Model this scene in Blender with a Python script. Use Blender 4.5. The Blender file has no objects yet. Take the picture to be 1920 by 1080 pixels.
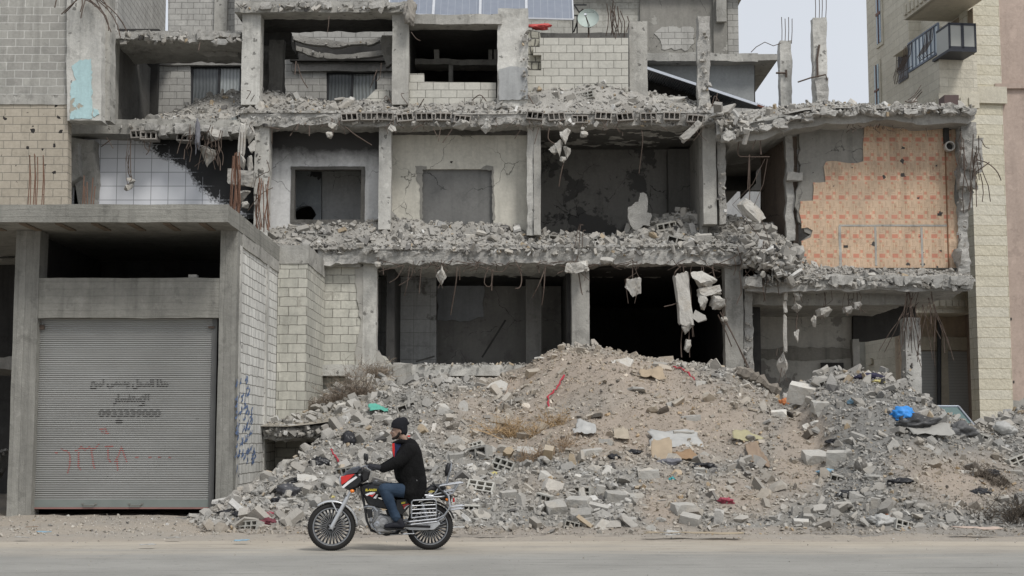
import bpy, bmesh, math, random
import numpy as np
from mathutils import Vector, Matrix, Euler, noise
from mathutils.geometry import tessellate_polygon

# ---------------------------------------------------------------- camera, sky, sun, exposure
scene = bpy.context.scene
COL = scene.collection
FPX, HOR, CAMZ = 2700.0, 818.0, 1.55
PITCH = math.atan((HOR - 540.0) / FPX)
cam_data = bpy.data.cameras.new("camera")
cam = bpy.data.objects.new("camera", cam_data)
COL.objects.link(cam)
cam.location = (0, 0, CAMZ)
cam.rotation_euler = (math.pi / 2 + PITCH, 0, 0)
cam_data.lens = FPX / 1920 * 36
cam_data.sensor_width = 36
cam_data.clip_start = 0.1
cam_data.clip_end = 3000
scene.camera = cam

world = bpy.data.worlds.new("World")
scene.world = world
world.use_nodes = True
wn = world.node_tree
for n in list(wn.nodes): wn.nodes.remove(n)
w_out = wn.nodes.new("ShaderNodeOutputWorld")
w_bg = wn.nodes.new("ShaderNodeBackground")
w_sky = wn.nodes.new("ShaderNodeTexSky")
w_sky.sky_type = 'NISHITA'
w_sky.sun_disc = False
SUN_EL, SUN_AZ = math.radians(52), math.radians(146)
w_sky.sun_elevation = SUN_EL
w_sky.sun_rotation = SUN_AZ
w_sky.air_density = 1.0
w_sky.dust_density = 3.0
w_sky.ozone_density = 1.0
w_hsv = wn.nodes.new("ShaderNodeHueSaturation")
w_hsv.inputs['Saturation'].default_value = 0.22
w_mix = wn.nodes.new("ShaderNodeMix"); w_mix.data_type = 'RGBA'
w_mix.inputs[0].default_value = 0.72            # cloud layer evens the sky out
w_mix.inputs[7].default_value = (6.8, 7.2, 7.85, 1)
wn.links.new(w_sky.outputs[0], w_hsv.inputs['Color'])
wn.links.new(w_hsv.outputs[0], w_mix.inputs[6])
w_tc = wn.nodes.new("ShaderNodeTexCoord"); w_ns = wn.nodes.new("ShaderNodeTexNoise"); w_ns.inputs['Scale'].default_value = 2.2; w_ns.inputs['Detail'].default_value = 5
w_mr = wn.nodes.new("ShaderNodeMapRange"); w_mr.inputs[3].default_value = .93; w_mr.inputs[4].default_value = 1.05; w_mr.inputs[1].default_value = .3; w_mr.inputs[2].default_value = .7
w_vm = wn.nodes.new("ShaderNodeVectorMath"); w_vm.operation = 'SCALE'
wn.links.new(w_tc.outputs['Generated'], w_ns.inputs['Vector']); wn.links.new(w_ns.outputs[0], w_mr.inputs[0]); wn.links.new(w_mix.outputs[2], w_vm.inputs[0]); wn.links.new(w_mr.outputs[0], w_vm.inputs['Scale'])
wn.links.new(w_vm.outputs[0], w_bg.inputs['Color'])
wn.links.new(w_bg.outputs[0], w_out.inputs['Surface'])
w_bg.inputs['Strength'].default_value = 0.079

sun_data = bpy.data.lights.new("sun", 'SUN')
sun_data.energy = 1.5
sun_data.angle = math.radians(14)
sun_data.color = (1.0, 0.97, 0.93)
sun = bpy.data.objects.new("sun", sun_data)
COL.objects.link(sun)
sd = Vector((math.sin(SUN_AZ) * math.cos(SUN_EL), math.cos(SUN_AZ) * math.cos(SUN_EL), math.sin(SUN_EL)))
sun.rotation_euler = (-sd).to_track_quat('-Z', 'Y').to_euler()

vs = scene.view_settings
vs.view_transform = 'Standard'; vs.look = 'None'; vs.gamma = 1.0; vs.use_curve_mapping = False
vs.exposure = 0.60
scene.cycles.max_bounces = 6
scene.cycles.diffuse_bounces = 5
scene.cycles.use_denoising = True

# ---------------------------------------------------------------- projection helpers (photo pixel -> point on a real plane)
_c, _s = math.cos(PITCH), math.sin(PITCH)
def ray(px, py):
    x = (px - 960) / FPX; u = (540 - py) / FPX
    return Vector((x, _c - u * _s, _s + u * _c))
def P(px, py, Y):
    d = ray(px, py); t = Y / d.y
    return Vector((t * d.x, Y, CAMZ + t * d.z))
def XZ(px, py, Y):
    p = P(px, py, Y); return (p.x, p.z)
def G(px, py, z=0.0):
    d = ray(px, py); t = (z - CAMZ) / d.z
    return Vector((t * d.x, t * d.y, z))
def rayplane(px, py, pt, nrm):
    d = ray(px, py); o = Vector((0, 0, CAMZ))
    return o + d * ((pt - o).dot(nrm) / d.dot(nrm))
def sm(t):
    t = 0.0 if t < 0 else 1.0 if t > 1 else t
    return t * t * (3 - 2 * t)

# ---------------------------------------------------------------- mesh collector
class MB:
    def __init__(s): s.v = []; s.f = []; s.t = []
    def add(s, vs_, fs, tint=(1, 1, 1)):
        o = len(s.v); s.v.extend(tuple(v) for v in vs_)
        s.f.extend([tuple(i + o for i in f) for f in fs])
        s.t.extend([tint] * len(vs_))
        return s
    def box(s, x0, x1, y0, y1, z0, z1, tint=(1, 1, 1)):
        return s.add([(x0, y0, z0), (x1, y0, z0), (x1, y1, z0), (x0, y1, z0), (x0, y0, z1), (x1, y0, z1), (x1, y1, z1), (x0, y1, z1)],
                     [(0, 3, 2, 1), (4, 5, 6, 7), (0, 1, 5, 4), (1, 2, 6, 5), (2, 3, 7, 6), (3, 0, 4, 7)], tint)
    def obox(s, c, ax, ay, az, tint=(1, 1, 1)):
        """oriented box: centre and three half-axis vectors"""
        c = Vector(c); ax = Vector(ax); ay = Vector(ay); az = Vector(az)
        vv = [c + sx * ax + sy * ay + sz * az for sz in (-1, 1) for sx, sy in ((-1, -1), (1, -1), (1, 1), (-1, 1))]
        return s.add(vv, [(0, 3, 2, 1), (4, 5, 6, 7), (0, 1, 5, 4), (1, 2, 6, 5), (2, 3, 7, 6), (3, 0, 4, 7)], tint)
    def bar(s, a, b, w, h=None, up=(0, 0, 1), tint=(1, 1, 1)):
        a = Vector(a); b = Vector(b); d = b - a; L = d.length
        if L < 1e-6: return s
        d.normalize(); up = Vector(up)
        if abs(d.dot(up)) > .98: up = Vector((1, 0, 0))
        sdv = d.cross(up).normalized(); u2 = sdv.cross(d)
        return s.obox((a + b) / 2, d * L / 2, sdv * w / 2, u2 * (h or w) / 2, tint)
    def tube(s, pts, r, n=6, tint=(1, 1, 1), closed=False, cap=True):
        pts = [Vector(p) for p in pts]; m = len(pts); rs = r if isinstance(r, (list, tuple)) else [r] * m
        if m < 2: return s
        vv = []; prev = None
        for i, p in enumerate(pts):
            if closed: d = pts[(i + 1) % m] - pts[i - 1]
            else: d = pts[min(i + 1, m - 1)] - pts[max(i - 1, 0)]
            if d.length < 1e-9: d = Vector((0, 0, 1))
            d.normalize()
            if prev is None:
                a = Vector((0, 0, 1)) if abs(d.z) < .9 else Vector((1, 0, 0))
                prev = d.cross(a).normalized()
            e = (prev - d * prev.dot(d))
            e = e.normalized() if e.length > 1e-6 else d.orthogonal().normalized()
            prev = e; g = d.cross(e)
            for k in range(n):
                an = 2 * math.pi * k / n
                vv.append(p + (e * math.cos(an) + g * math.sin(an)) * rs[i])
        ff = []
        for i in range(m if closed else m - 1):
            j = (i + 1) % m
            for k in range(n):
                k2 = (k + 1) % n
                ff.append((i * n + k, i * n + k2, j * n + k2, j * n + k))
        if cap and not closed:
            ff.append(tuple(reversed(range(n)))); ff.append(tuple((m - 1) * n + k for k in range(n)))
        return s.add(vv, ff, tint)
    def lathe(s, prof, c, axis=(0, 1, 0), n=24, tint=(1, 1, 1), close=False):
        """prof: (offset along axis, radius)"""
        ax = Vector(axis).normalized(); e = ax.orthogonal().normalized(); g = ax.cross(e); c = Vector(c)
        vv = [c + ax * a + (e * math.cos(2 * math.pi * k / n) + g * math.sin(2 * math.pi * k / n)) * r for a, r in prof for k in range(n)]
        m = len(prof); ff = []
        for i in range(m if close else m - 1):
            j = (i + 1) % m
            for k in range(n):
                k2 = (k + 1) % n; ff.append((i * n + k, i * n + k2, j * n + k2, j * n + k))
        if not close:
            ff.append(tuple(range(n))); ff.append(tuple((m - 1) * n + k for k in range(n)))
        return s.add(vv, ff, tint)
    def rbox(s, x0, x1, y0, y1, z0, z1, res=.12, amp=.03, tint=(1, 1, 1), freq=2.2, taper=None):
        """box with rough, broken faces: every face is a grid pushed about by noise of its position"""
        def disp(p):
            p = Vector(p)
            n1 = noise.noise_vector(p * freq + Vector((7.3, 1.1, 4.2))) * amp
            n2 = noise.noise_vector(p * freq * 3.7) * amp * .55
            q = p + n1 + n2
            if taper: q = taper(q)
            return q
        def grid(o, a, b):
            o = Vector(o); a = Vector(a); b = Vector(b)
            na = max(1, min(160, int(a.length / res))); nb = max(1, min(60, int(b.length / res)))
            vv = [disp(o + a * i / na + b * j / nb) for j in range(nb + 1) for i in range(na + 1)]
            ff = [(j * (na + 1) + i, j * (na + 1) + i + 1, (j + 1) * (na + 1) + i + 1, (j + 1) * (na + 1) + i) for j in range(nb) for i in range(na)]
            s.add(vv, ff, tint)
        dx, dy, dz = (x1 - x0, 0, 0), (0, y1 - y0, 0), (0, 0, z1 - z0)
        grid((x0, y0, z0), dx, dz); grid((x1, y1, z0), (x0 - x1, 0, 0), dz)
        grid((x0, y1, z0), (0, y0 - y1, 0), dz); grid((x1, y0, z0), dy, dz)
        grid((x0, y0, z1), dx, dy); grid((x0, y1, z0), dx, (0, y0 - y1, 0))
        return s
    def poly(s, loops, to3, back, tint=(1, 1, 1)):
        """loops: outline then holes, 2-D; to3(a,b)->Vector; back: offset vector to the rear face"""
        vec = [[Vector((a, b, 0)) for a, b in l] for l in loops]
        tris = tessellate_polygon(vec)
        flat = [p for l in loops for p in l]; N = len(flat); back = Vector(back)
        fr = [to3(a, b) for a, b in flat]
        ff = []
        nb = back.normalized()
        for t in tris:
            a, b, c = (fr[i] for i in t)
            nn = (b - a).cross(c - a)
            if nn.length < 1e-10: continue
            if nn.dot(nb) > 0: t = (t[0], t[2], t[1])
            ff.append(tuple(t)); ff.append(tuple(N + i for i in reversed(t)))
        st = 0
        for l in loops:
            m = len(l)
            for i in range(m):
                j = (i + 1) % m; ff.append((st + i, st + j, N + st + j, N + st + i))
            st += m
        return s.add(fr + [p + back for p in fr], ff, tint)
    def build(s, name, mats, parent=None, smooth=False, origin=None, bevel=0):
        me = bpy.data.meshes.new(name)
        org = Vector(parent_loc(parent)) if parent is not None else Vector(origin or (0, 0, 0))
        V = np.array(s.v, dtype=np.float64).reshape(-1, 3) - np.array(org)
        me.from_pydata(V.tolist(), [], s.f)
        if len(s.t):
            at = me.color_attributes.new('tint', 'FLOAT_COLOR', 'POINT')
            T = np.ones((len(s.t), 4), dtype=np.float32); T[:, :3] = np.array(s.t, dtype=np.float32)
            at.data.foreach_set('color', T.ravel())
        me.materials.append(mats)
        me.update()
        ob = bpy.data.objects.new(name, me); COL.objects.link(ob)
        if parent is not None: ob.parent = parent
        else: ob.location = org
        bm = bmesh.new(); bm.from_mesh(me)
        bmesh.ops.recalc_face_normals(bm, faces=bm.faces); bm.to_mesh(me); bm.free()
        if smooth: me.polygons.foreach_set('use_smooth', [True] * len(me.polygons))
        if bevel:
            md = ob.modifiers.new('bevel', 'BEVEL'); md.width = bevel; md.segments = 2; md.limit_method = 'ANGLE'; md.angle_limit = math.radians(40)
        return ob

def parent_loc(o):
    v = Vector((0, 0, 0))
    while o is not None:
        v += Vector(o.location); o = o.parent
    return v
def tag(o, label=None, cat=None, group=None, kind=None):
    if label: o['label'] = label
    if cat: o['category'] = cat
    if group: o['group'] = group
    if kind: o['kind'] = kind
    return o
def empty(name, loc, label=None, cat=None, group=None):
    o = bpy.data.objects.new(name, None); COL.objects.link(o); o.location = loc; o.empty_display_size = .2
    return tag(o, label, cat, group)

def jag(pts, amp=.06, step=.13, seed=0, closed=True):
    """subdivide an outline and roughen it. A point may carry a third item: amplitude factor of the edge that starts there."""
    out = []; n = len(pts)
    for i in range(n if closed else n - 1):
        a = pts[i]; b = pts[(i + 1) % n]; k = a[2] if len(a) > 2 else 1
        ax, az = a[0], a[1]; bx, bz = b[0], b[1]
        out.append((ax, az))
        L = math.hypot(bx - ax, bz - az)
        if k <= 0 or L < step: continue
        m = int(L / step)
        nx, nz = -(bz - az) / L, (bx - ax) / L
        for j in range(1, m):
            t = j / m; x = ax + (bx - ax) * t; z = az + (bz - az) * t
            d = noise.noise(Vector((x * 1.7 + seed, z * 1.7, seed * 3.1))) * amp * k * 1.3 + noise.noise(Vector((x * 6 + seed, z * 6, 5))) * amp * k * .8
            out.append((x + nx * d, z + nz * d))
    return out
def circ(cx, cz, r, n=9, seed=0, amp=.3):
    rd = random.Random(seed)
    return [(cx + r * math.cos(2 * math.pi * i / n) * (1 + rd.uniform(-amp, amp)), cz + r * math.sin(2 * math.pi * i / n) * (1 + rd.uniform(-amp, amp))) for i in range(n)]
def plate(mb, pxpts, Y, th, holes=(), amp=0, seed=0, step=.13, tint=(1, 1, 1)):
    """wall or slab facing the road: outline traced at distance Y, thickness th away from the road"""
    def cv(pts): return [XZ(p[0], p[1], Y) + tuple(p[2:]) for p in pts]
    loops = [cv(pxpts)] + [cv(h) for h in holes]
    if amp: loops = [jag(l, amp, step, seed + i) for i, l in enumerate(loops)]
    else: loops = [[q[:2] for q in l] for l in loops]
    return mb.poly(loops, lambda a, b: Vector((a, Y, b)), (0, th, 0), tint)
def R4(x0, y0, x1, y1): return [(x0, y0), (x1, y0), (x1, y1), (x0, y1)]
def pbox(mb, x0, x1, ytop, ybot, Y, th, tint=(1, 1, 1), rough=0, res=.12, **k):
    """box whose front face covers photo pixels x0..x1, ytop..ybot at distance Y"""
    cy = (ytop + ybot) / 2
    X0 = P(x0, cy, Y).x; X1 = P(x1, cy, Y).x; Z1 = P(x0, ytop, Y).z; Z0 = P(x0, ybot, Y).z
    if rough: return mb.rbox(X0, X1, Y, Y + th, Z0, Z1, res, rough, tint, **k)
    return mb.box(X0, X1, Y, Y + th, Z0, Z1, tint)

# ---------------------------------------------------------------- materials
class NT:
    def __init__(s, name):
        s.m = bpy.data.materials.new(name); s.m.use_nodes = True; s.t = s.m.node_tree
        s.b = s.t.nodes['Principled BSDF']; s.b.inputs['Specular IOR Level'].default_value = .25
        s._pos = None
    def n(s, typ, ins=None, **props):
        nd = s.t.nodes.new('ShaderNode' + typ)
        for k, v in props.items(): setattr(nd, k, v)
        for k, v in (ins or {}).items(): s.set(nd.inputs[k], v)
        return nd
    def set(s, sock, v):
        if isinstance(v, bpy.types.NodeSocket): s.t.links.new(v, sock)
        elif isinstance(v, (tuple, list)) and len(v) == 3 and sock.type == 'RGBA': sock.default_value = (*v, 1)
        else: sock.default_value = v
    def math(s, op, a, b=None, c=None, clamp=False):
        nd = s.n('Math', operation=op, use_clamp=clamp); s.set(nd.inputs[0], a)
        if b is not None: s.set(nd.inputs[1], b)
        if c is not None: s.set(nd.inputs[2], c)
        return nd.outputs[0]
    def pos(s):
        if s._pos is None: s._pos = s.n('NewGeometry').outputs['Position']
        return s._pos
    def sep(s):
        if not hasattr(s, '_sep'): s._sep = s.n('SeparateXYZ', {0: s.pos()}).outputs
        return s._sep
    def noise(s, scale, detail=4, rough=.6, vec=None, stretch=None):
        v = vec or s.pos()
        if stretch: v = s.n('Mapping', {'Vector': v, 'Scale': stretch}).outputs[0]
        return s.n('TexNoise', {'Vector': v, 'Scale': scale, 'Detail': detail, 'Roughness': rough}).outputs[0]
    def ramp(s, f, a, b):
        return s.n('MapRange', {'Value': f, 'From Min': a, 'From Max': b}, clamp=True).outputs[0]
    def mix(s, f, a, b, mode='MIX'):
        nd = s.n('Mix', data_type='RGBA', blend_type=mode); s.set(nd.inputs[0], f); s.set(nd.inputs[6], a); s.set(nd.inputs[7], b)
        return nd.outputs[2]
    def mulv(s, col, f):   # colour times scalar
        return s.n('VectorMath', {0: col, 1: s.n('CombineXYZ', {0: f, 1: f, 2: f}).outputs[0]}, operation='MULTIPLY').outputs[0]
    def facing(s):
        """u along the wall, z up, for walls facing x or y"""
        nx = s.math('GREATER_THAN', s.math('ABSOLUTE', s.n('SeparateXYZ', {0: s.n('NewGeometry').outputs['True Normal']}).outputs[0]), .75)
        x, y, z = s.sep()[0], s.sep()[1], s.sep()[2]
        u = s.math('ADD', s.math('MULTIPLY', x, s.math('SUBTRACT', 1, nx)), s.math('MULTIPLY', y, nx))
        return u, z
    def bump(s, h, strength=.5, dist=.02, chain=None):
        nd = s.n('Bump', {'Height': h, 'Strength': strength, 'Distance': dist})
        if chain: s.set(nd.inputs['Normal'], chain)
        s.t.links.new(nd.outputs[0], s.b.inputs['Normal']); return nd.outputs[0]
    def holes(s, density=.25, scale=2.0, rad=.09):
        """small shot marks: mask"""
        u, z = s.facing()
        v = s.n('CombineXYZ', {0: u, 1: z}).outputs[0]
        v = s.n('VectorMath', {0: v, 1: s.n('VectorMath', {0: s.n('TexNoise', {'Vector': s.pos(), 'Scale': 13.0, 'Detail': 4}).outputs['Color'], 1: (.16, .16, 0)}, operation='MULTIPLY').outputs[0]}, operation='ADD').outputs[0]
        vo = s.n('TexVoronoi', {'Vector': v, 'Scale': scale}, voronoi_dimensions='2D')
        r = s.n('SeparateColor', {0: vo.outputs['Color']}).outputs
        rr = s.math('MULTIPLY', s.ramp(r[1], 0, 1), rad)
        return s.math('MULTIPLY', s.math('LESS_THAN', vo.outputs['Distance'], rr), s.math('LESS_THAN', r[0], density))
    def out(s, col, rough=.9):
        s.set(s.b.inputs['Base Color'], col); s.set(s.b.inputs['Roughness'], rough); return s.m

def stains(nt, col, amt=.35, streak=.3, seed=0):
    big = nt.ramp(nt.noise(.55, 5, .65), .3, .72)
    col = nt.mulv(col, nt.math('MULTIPLY_ADD', big, amt, 1 - amt * .55))
    st = nt.ramp(nt.noise(1.0, 5, .6, stretch=(5, 5, .45)), .5, .75)
    col = nt.mulv(col, nt.math('SUBTRACT', 1, nt.math('MULTIPLY', st, streak)))
    bl = nt.ramp(nt.noise(1.9, 7, .72), .56, .60)      # old patches and leached areas with an edge
    col = nt.mulv(col, nt.math('SUBTRACT', 1, nt.math('MULTIPLY', bl, amt * .42)))
    b2 = nt.ramp(nt.noise(2.7, 6, .7, stretch=(1, 1, .7)), .60, .635)
    col = nt.mulv(col, nt.math('ADD', 1, nt.math('MULTIPLY', b2, amt * .35)))
    fine = nt.ramp(nt.noise(14, 4, .7), .25, .75)
    return nt.mulv(col, nt.math('MULTIPLY_ADD', fine, .22, .89))
def soot(nt, col, ax, az, c, amp=.8, dark=(.018, .017, .016), scale=.9):
    """smoke stain with a shape of its own: 0 clean .. 1 black along ax*x+az*z+c"""
    lin = nt.math('ADD', nt.math('MULTIPLY_ADD', nt.sep()[0], ax, c), nt.math('MULTIPLY', nt.sep()[2], az))
    f = nt.math('ADD', lin, nt.math('MULTIPLY', nt.math('SUBTRACT', nt.noise(scale, 7, .68), .5), amp))
    return nt.mix(nt.ramp(f, 0, 1), col, dark)

def m_concrete(name, c=(.3, .29, .265), amt=.45, streak=.3, board=0, bumps=.45, sootp=None, pit=0):
    nt = NT(name); col = stains(nt, nt.mix(nt.noise(3.1, 5), tuple(v * .82 for v in c), tuple(min(1, v * 1.15) for v in c)), amt, streak)
    h = nt.math('ADD', nt.math('MULTIPLY', nt.noise(7, 6, .65), .6), nt.math('MULTIPLY', nt.noise(38, 3, .6), .35))
    if board:
        z = nt.sep()[2 if board == 1 else 0]
        zz = nt.math('MULTIPLY_ADD', z, 7.2, nt.math('MULTIPLY', nt.noise(1.2, 2), .6))
        fr = nt.math('FRACT', zz)
        ln = nt.math('LESS_THAN', fr, .09)
        cell = nt.n('TexWhiteNoise', {'W': nt.math('FLOOR', zz)}, noise_dimensions='1D').outputs[0]
        col = nt.mulv(col, nt.math('SUBTRACT', nt.math('MULTIPLY_ADD', cell, .16, .92), nt.math('MULTIPLY', ln, .16)))
        h = nt.math('SUBTRACT', h, nt.math('MULTIPLY', ln, .6))
        h = nt.math('MULTIPLY_ADD', nt.noise(2.2, 5, .7, stretch=(.6, .6, 12) if board == 1 else (12, 12, .6)), .8, h)
    if pit:
        vo = nt.n('TexVoronoi', {'Vector': nt.n('VectorMath', {0: nt.pos(), 1: nt.n('VectorMath', {0: nt.n('TexNoise', {'Vector': nt.pos(), 'Scale': 12.0}).outputs['Color'], 1: (.15, .15, .15)}, operation='MULTIPLY').outputs[0]}, operation='ADD').outputs[0], 'Scale': 4.5}).outputs['Distance']
        p = nt.math('MULTIPLY', nt.math('LESS_THAN', vo, .19), nt.ramp(nt.noise(1.1, 3), .46, .54))
        col = nt.mulv(col, nt.math('SUBTRACT', 1, nt.math('MULTIPLY', p, .55)))
        h = nt.math('SUBTRACT', h, p)
    if sootp: col = soot(nt, col, *sootp)
    nt.bump(h, bumps, .05)
    return nt.out(col, .93)

def m_block(name, c1, c2, mortar=(.12, .115, .105), bw=.41, bh=.2, ms=.012, off=.5, amt=.3, streak=.25, smear=.0, smcol=None, rock=0, holes=None, x0=0, z0=0, wob=.02, sootp=None, vgroove=0):
    nt = NT(name); u, z = nt.facing()
    v = nt.n('CombineXYZ', {0: nt.math('ADD', u, x0), 1: nt.math('ADD', z, z0)}).outputs[0]
    dn = nt.n('TexNoise', {'Vector': nt.pos(), 'Scale': 3.5, 'Detail': 4}).outputs['Color']
    v = nt.n('VectorMath', {0: v, 1: nt.n('VectorMath', {0: nt.n('VectorMath', {0: dn, 1: (.5, .5, .5)}, operation='SUBTRACT').outputs[0], 1: (wob, wob, 0)}, operation='MULTIPLY').outputs[0]}, operation='ADD').outputs[0]
    br = nt.n('TexBrick', {'Vector': v, 'Color1': c1, 'Color2': c2, 'Mortar': mortar, 'Scale': 1.0, 'Mortar Size': ms, 'Mortar Smooth': .25, 'Bias': 0.0, 'Brick Width': bw, 'Row Height': bh}, offset=off)
    col = br.outputs['Color']; fac = br.outputs['Fac']
    if smear:
        mk = nt.ramp(nt.noise(1.1, 6, .7), 1 - smear, 1 - smear + .06)
        col = nt.mix(mk, col, smcol or (.3, .29, .27)); fac = nt.math('MULTIPLY', fac, nt.math('SUBTRACT', 1, mk))
    col = stains(nt, col, amt, streak)
    h = nt.math('SUBTRACT', nt.math('MULTIPLY', nt.noise(12, 5, .6), .35 + rock), fac)
    if rock: h = nt.math('MULTIPLY_ADD', nt.noise(5.5, 5, .6), rock * 2.2, h)
    if vgroove:
        g = nt.ramp(nt.noise(1.0, 3, .5, stretch=(14, 14, .5)), .52, .6)
        h = nt.math('SUBTRACT', h, nt.math('MULTIPLY', g, vgroove)); col = nt.mulv(col, nt.math('SUBTRACT', 1, nt.math('MULTIPLY', g, .2)))
    if holes:
        hm = nt.holes(*holes); col = nt.mix(hm, col, (.035, .032, .03)); h = nt.math('SUBTRACT', h, nt.math('MULTIPLY', hm, 2))
    if sootp: col = soot(nt, col, *sootp)
    nt.bump(h, .55, .03)
    return nt.out(col, .92)

def m_plaster(name, c=(.5, .48, .42), amt=.25, streak=.2, holes=None, patch=0, pcol=(.25, .245, .23), sootp=None, sootq=None, pscale=.8, crack=.6):
    nt = NT(name); col = stains(nt, nt.mix(nt.noise(1.6, 5), tuple(v * .88 for v in c), tuple(v * 1.06 for v in c)), amt, streak)
    h = nt.math('MULTIPLY', nt.noise(6, 6, .6), .3)
    if patch:
        pm = nt.ramp(nt.noise(pscale, 6, .62), 1 - patch, 1 - patch + .02)
        col = nt.mix(pm, col, pcol); h = nt.math('SUBTRACT', h, nt.math('MULTIPLY', pm, .7))
    # hairline cracks
    vo = nt.n('TexVoronoi', {'Vector': nt.n('VectorMath', {0: nt.pos(), 1: nt.n('VectorMath', {0: nt.n('TexNoise', {'Vector': nt.pos(), 'Scale': 2.5, 'Detail': 5}).outputs['Color'], 1: (.5, .5, .5)}, operation='MULTIPLY').outputs[0]}, operation='ADD').outputs[0], 'Scale': .8}, feature='DISTANCE_TO_EDGE').outputs['Distance']
    ck = nt.math('MULTIPLY', nt.math('LESS_THAN', vo, .006), nt.ramp(nt.noise(.9, 2), .45, .55))
    col = nt.mulv(col, nt.math('SUBTRACT', 1, nt.math('MULTIPLY', ck, crack)))
    if holes:
        hm = nt.holes(*holes); col = nt.mix(hm, col, (.05, .045, .04)); h = nt.math('SUBTRACT', h, nt.math('MULTIPLY', hm, 2))
    if sootp: col = soot(nt, col, *sootp)
    if sootq: col = soot(nt, col, *sootq)
    nt.bump(h, .4, .04)
    return nt.out(col, .9)

def m_plain(name, c, rough=.6, metal=0, var=.15, scale=8, spec=.3, trans=0):
    nt = NT(name); col = nt.mulv(nt.mix(0.0, c, c), nt.math('MULTIPLY_ADD', nt.noise(scale, 4), var * 2, 1 - var))
    nt.b.inputs['Metallic'].default_value = metal; nt.b.inputs['Specular IOR Level'].default_value = spec
    if trans: nt.b.inputs['Transmission Weight'].default_value = trans
    return nt.out(col, nt.math('MULTIPLY_ADD', nt.noise(scale * 2, 3), .15, rough - .07))
def m_tint(name, c=(1, 1, 1), rough=.92, var=.25, scale=9, bumps=.5, dust=None):
    """colour from the mesh's own 'tint' (a different stone, a different shade)"""
    nt = NT(name); a = nt.n('Attribute', attribute_name='tint').outputs['Color']
    col = nt.mix(1.0, a, c, 'MULTIPLY')
    col = nt.mulv(col, nt.math('MULTIPLY_ADD', nt.noise(scale, 5, .65), var * 2, 1 - var))
    col = nt.mulv(col, nt.math('MULTIPLY_ADD', nt.noise(.8, 3), .3, .85))
    if dust:
        nz = nt.n('SeparateXYZ', {0: nt.n('NewGeometry').outputs['Normal']}).outputs[2]
        col = nt.mix(nt.math('MULTIPLY', nt.ramp(nz, .1, .9), nt.math('MULTIPLY_ADD', nt.noise(5, 4), .6, .2)), col, dust)
    nt.bump(nt.noise(scale * 2, 5, .7), bumps, .03)
    return nt.out(col, rough)

M = {}
M['conc'] = m_concrete('weathered_concrete', (.38, .368, .335), amt=.5, pit=1, bumps=.5)
M['conc_light'] = m_concrete('pale_concrete', (.50, .488, .45), streak=.35, amt=.45, pit=1, bumps=.5)
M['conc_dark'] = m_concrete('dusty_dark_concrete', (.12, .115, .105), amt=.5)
M['conc_board_h'] = m_concrete('board_marked_concrete', (.265, .258, .23), board=1, amt=.4)
M['conc_board_v'] = m_concrete('board_marked_column', (.25, .244, .22), board=2, amt=.4)
M['broken'] = m_concrete('broken_concrete', (.38, .368, .34), bumps=.9, amt=.45, streak=.1)
M['sooty_shade'] = m_concrete('sooty_shaded_concrete', (.05, .048, .045), amt=.5, bumps=.3)  # soot, with the dimness of closed rooms also put into the colour
M['black'] = m_concrete('room_darkness', (.062, .06, .057), amt=.5, bumps=.2)  # near black: darkness of unlit rooms and openings put into the colour
M['steel'] = m_plain('rusty_rebar', (.1, .075, .06), .8, 0, .35, 20)
M['steel_red'] = m_plain('orange_rusty_rebar', (.17, .095, .065), .85, 0, .3, 20)
# ---------------------------------------------------------------- ground and road
def ground_mat():
    nt = NT('packed_dirt')
    col = nt.mix(nt.ramp(nt.noise(.5, 6, .65), .3, .7), (.36, .31, .25), (.3, .275, .24))
    col = nt.mulv(col, nt.math('MULTIPLY_ADD', nt.noise(9, 5, .7), .5, .75))
    nt.bump(nt.noise(16, 6, .7), .6, .04)
    return nt.out(col, .95)
def road_mat():
    nt = NT('dusty_asphalt')
    x, y, z = nt.sep()[0], nt.sep()[1], nt.sep()[2]
    base = nt.mix(nt.noise(45, 4, .75), (.20, .193, .175), (.35, .34, .31))
    dust = nt.math('ADD', nt.ramp(y, 17.6, 21.3), nt.math('MULTIPLY', nt.math('SUBTRACT', nt.noise(1.2, 6, .65, stretch=(.2, 1.6, 1)), .5), 1.3))
    col = nt.mix(nt.ramp(dust, .3, .95), base, (.40, .355, .29))
    mk = nt.ramp(nt.noise(1, 5, .7, stretch=(.3, 5.5, 1)), .58, .70)      # long dark tyre tracks
    col = nt.mulv(col, nt.math('SUBTRACT', 1, nt.math('MULTIPLY', mk, .48)))
    sk = nt.ramp(nt.noise(1, 8, .8, stretch=(2.2, 9, 1)), .56, .64)
    col = nt.mulv(col, nt.math('SUBTRACT', 1, nt.math('MULTIPLY', sk, .30)))
    col = nt.mulv(col, nt.math('MULTIPLY_ADD', nt.ramp(nt.noise(.5, 4, .6), .35, .65), .2, .88))
    sp = nt.math('LESS_THAN', nt.n('TexVoronoi', {'Vector': nt.pos(), 'Scale': 5.0}).outputs['Distance'], .11)
    col = nt.mulv(col, nt.math('SUBTRACT', 1, nt.math('MULTIPLY', sp, .25)))
    nt.bump(nt.math('ADD', nt.noise(30, 4, .7), nt.math('MULTIPLY', nt.noise(1.5, 3), 1.5)), .35, .02)
    return nt.out(col, .92)
M['dirt'] = ground_mat()
M['road'] = road_mat()
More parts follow.
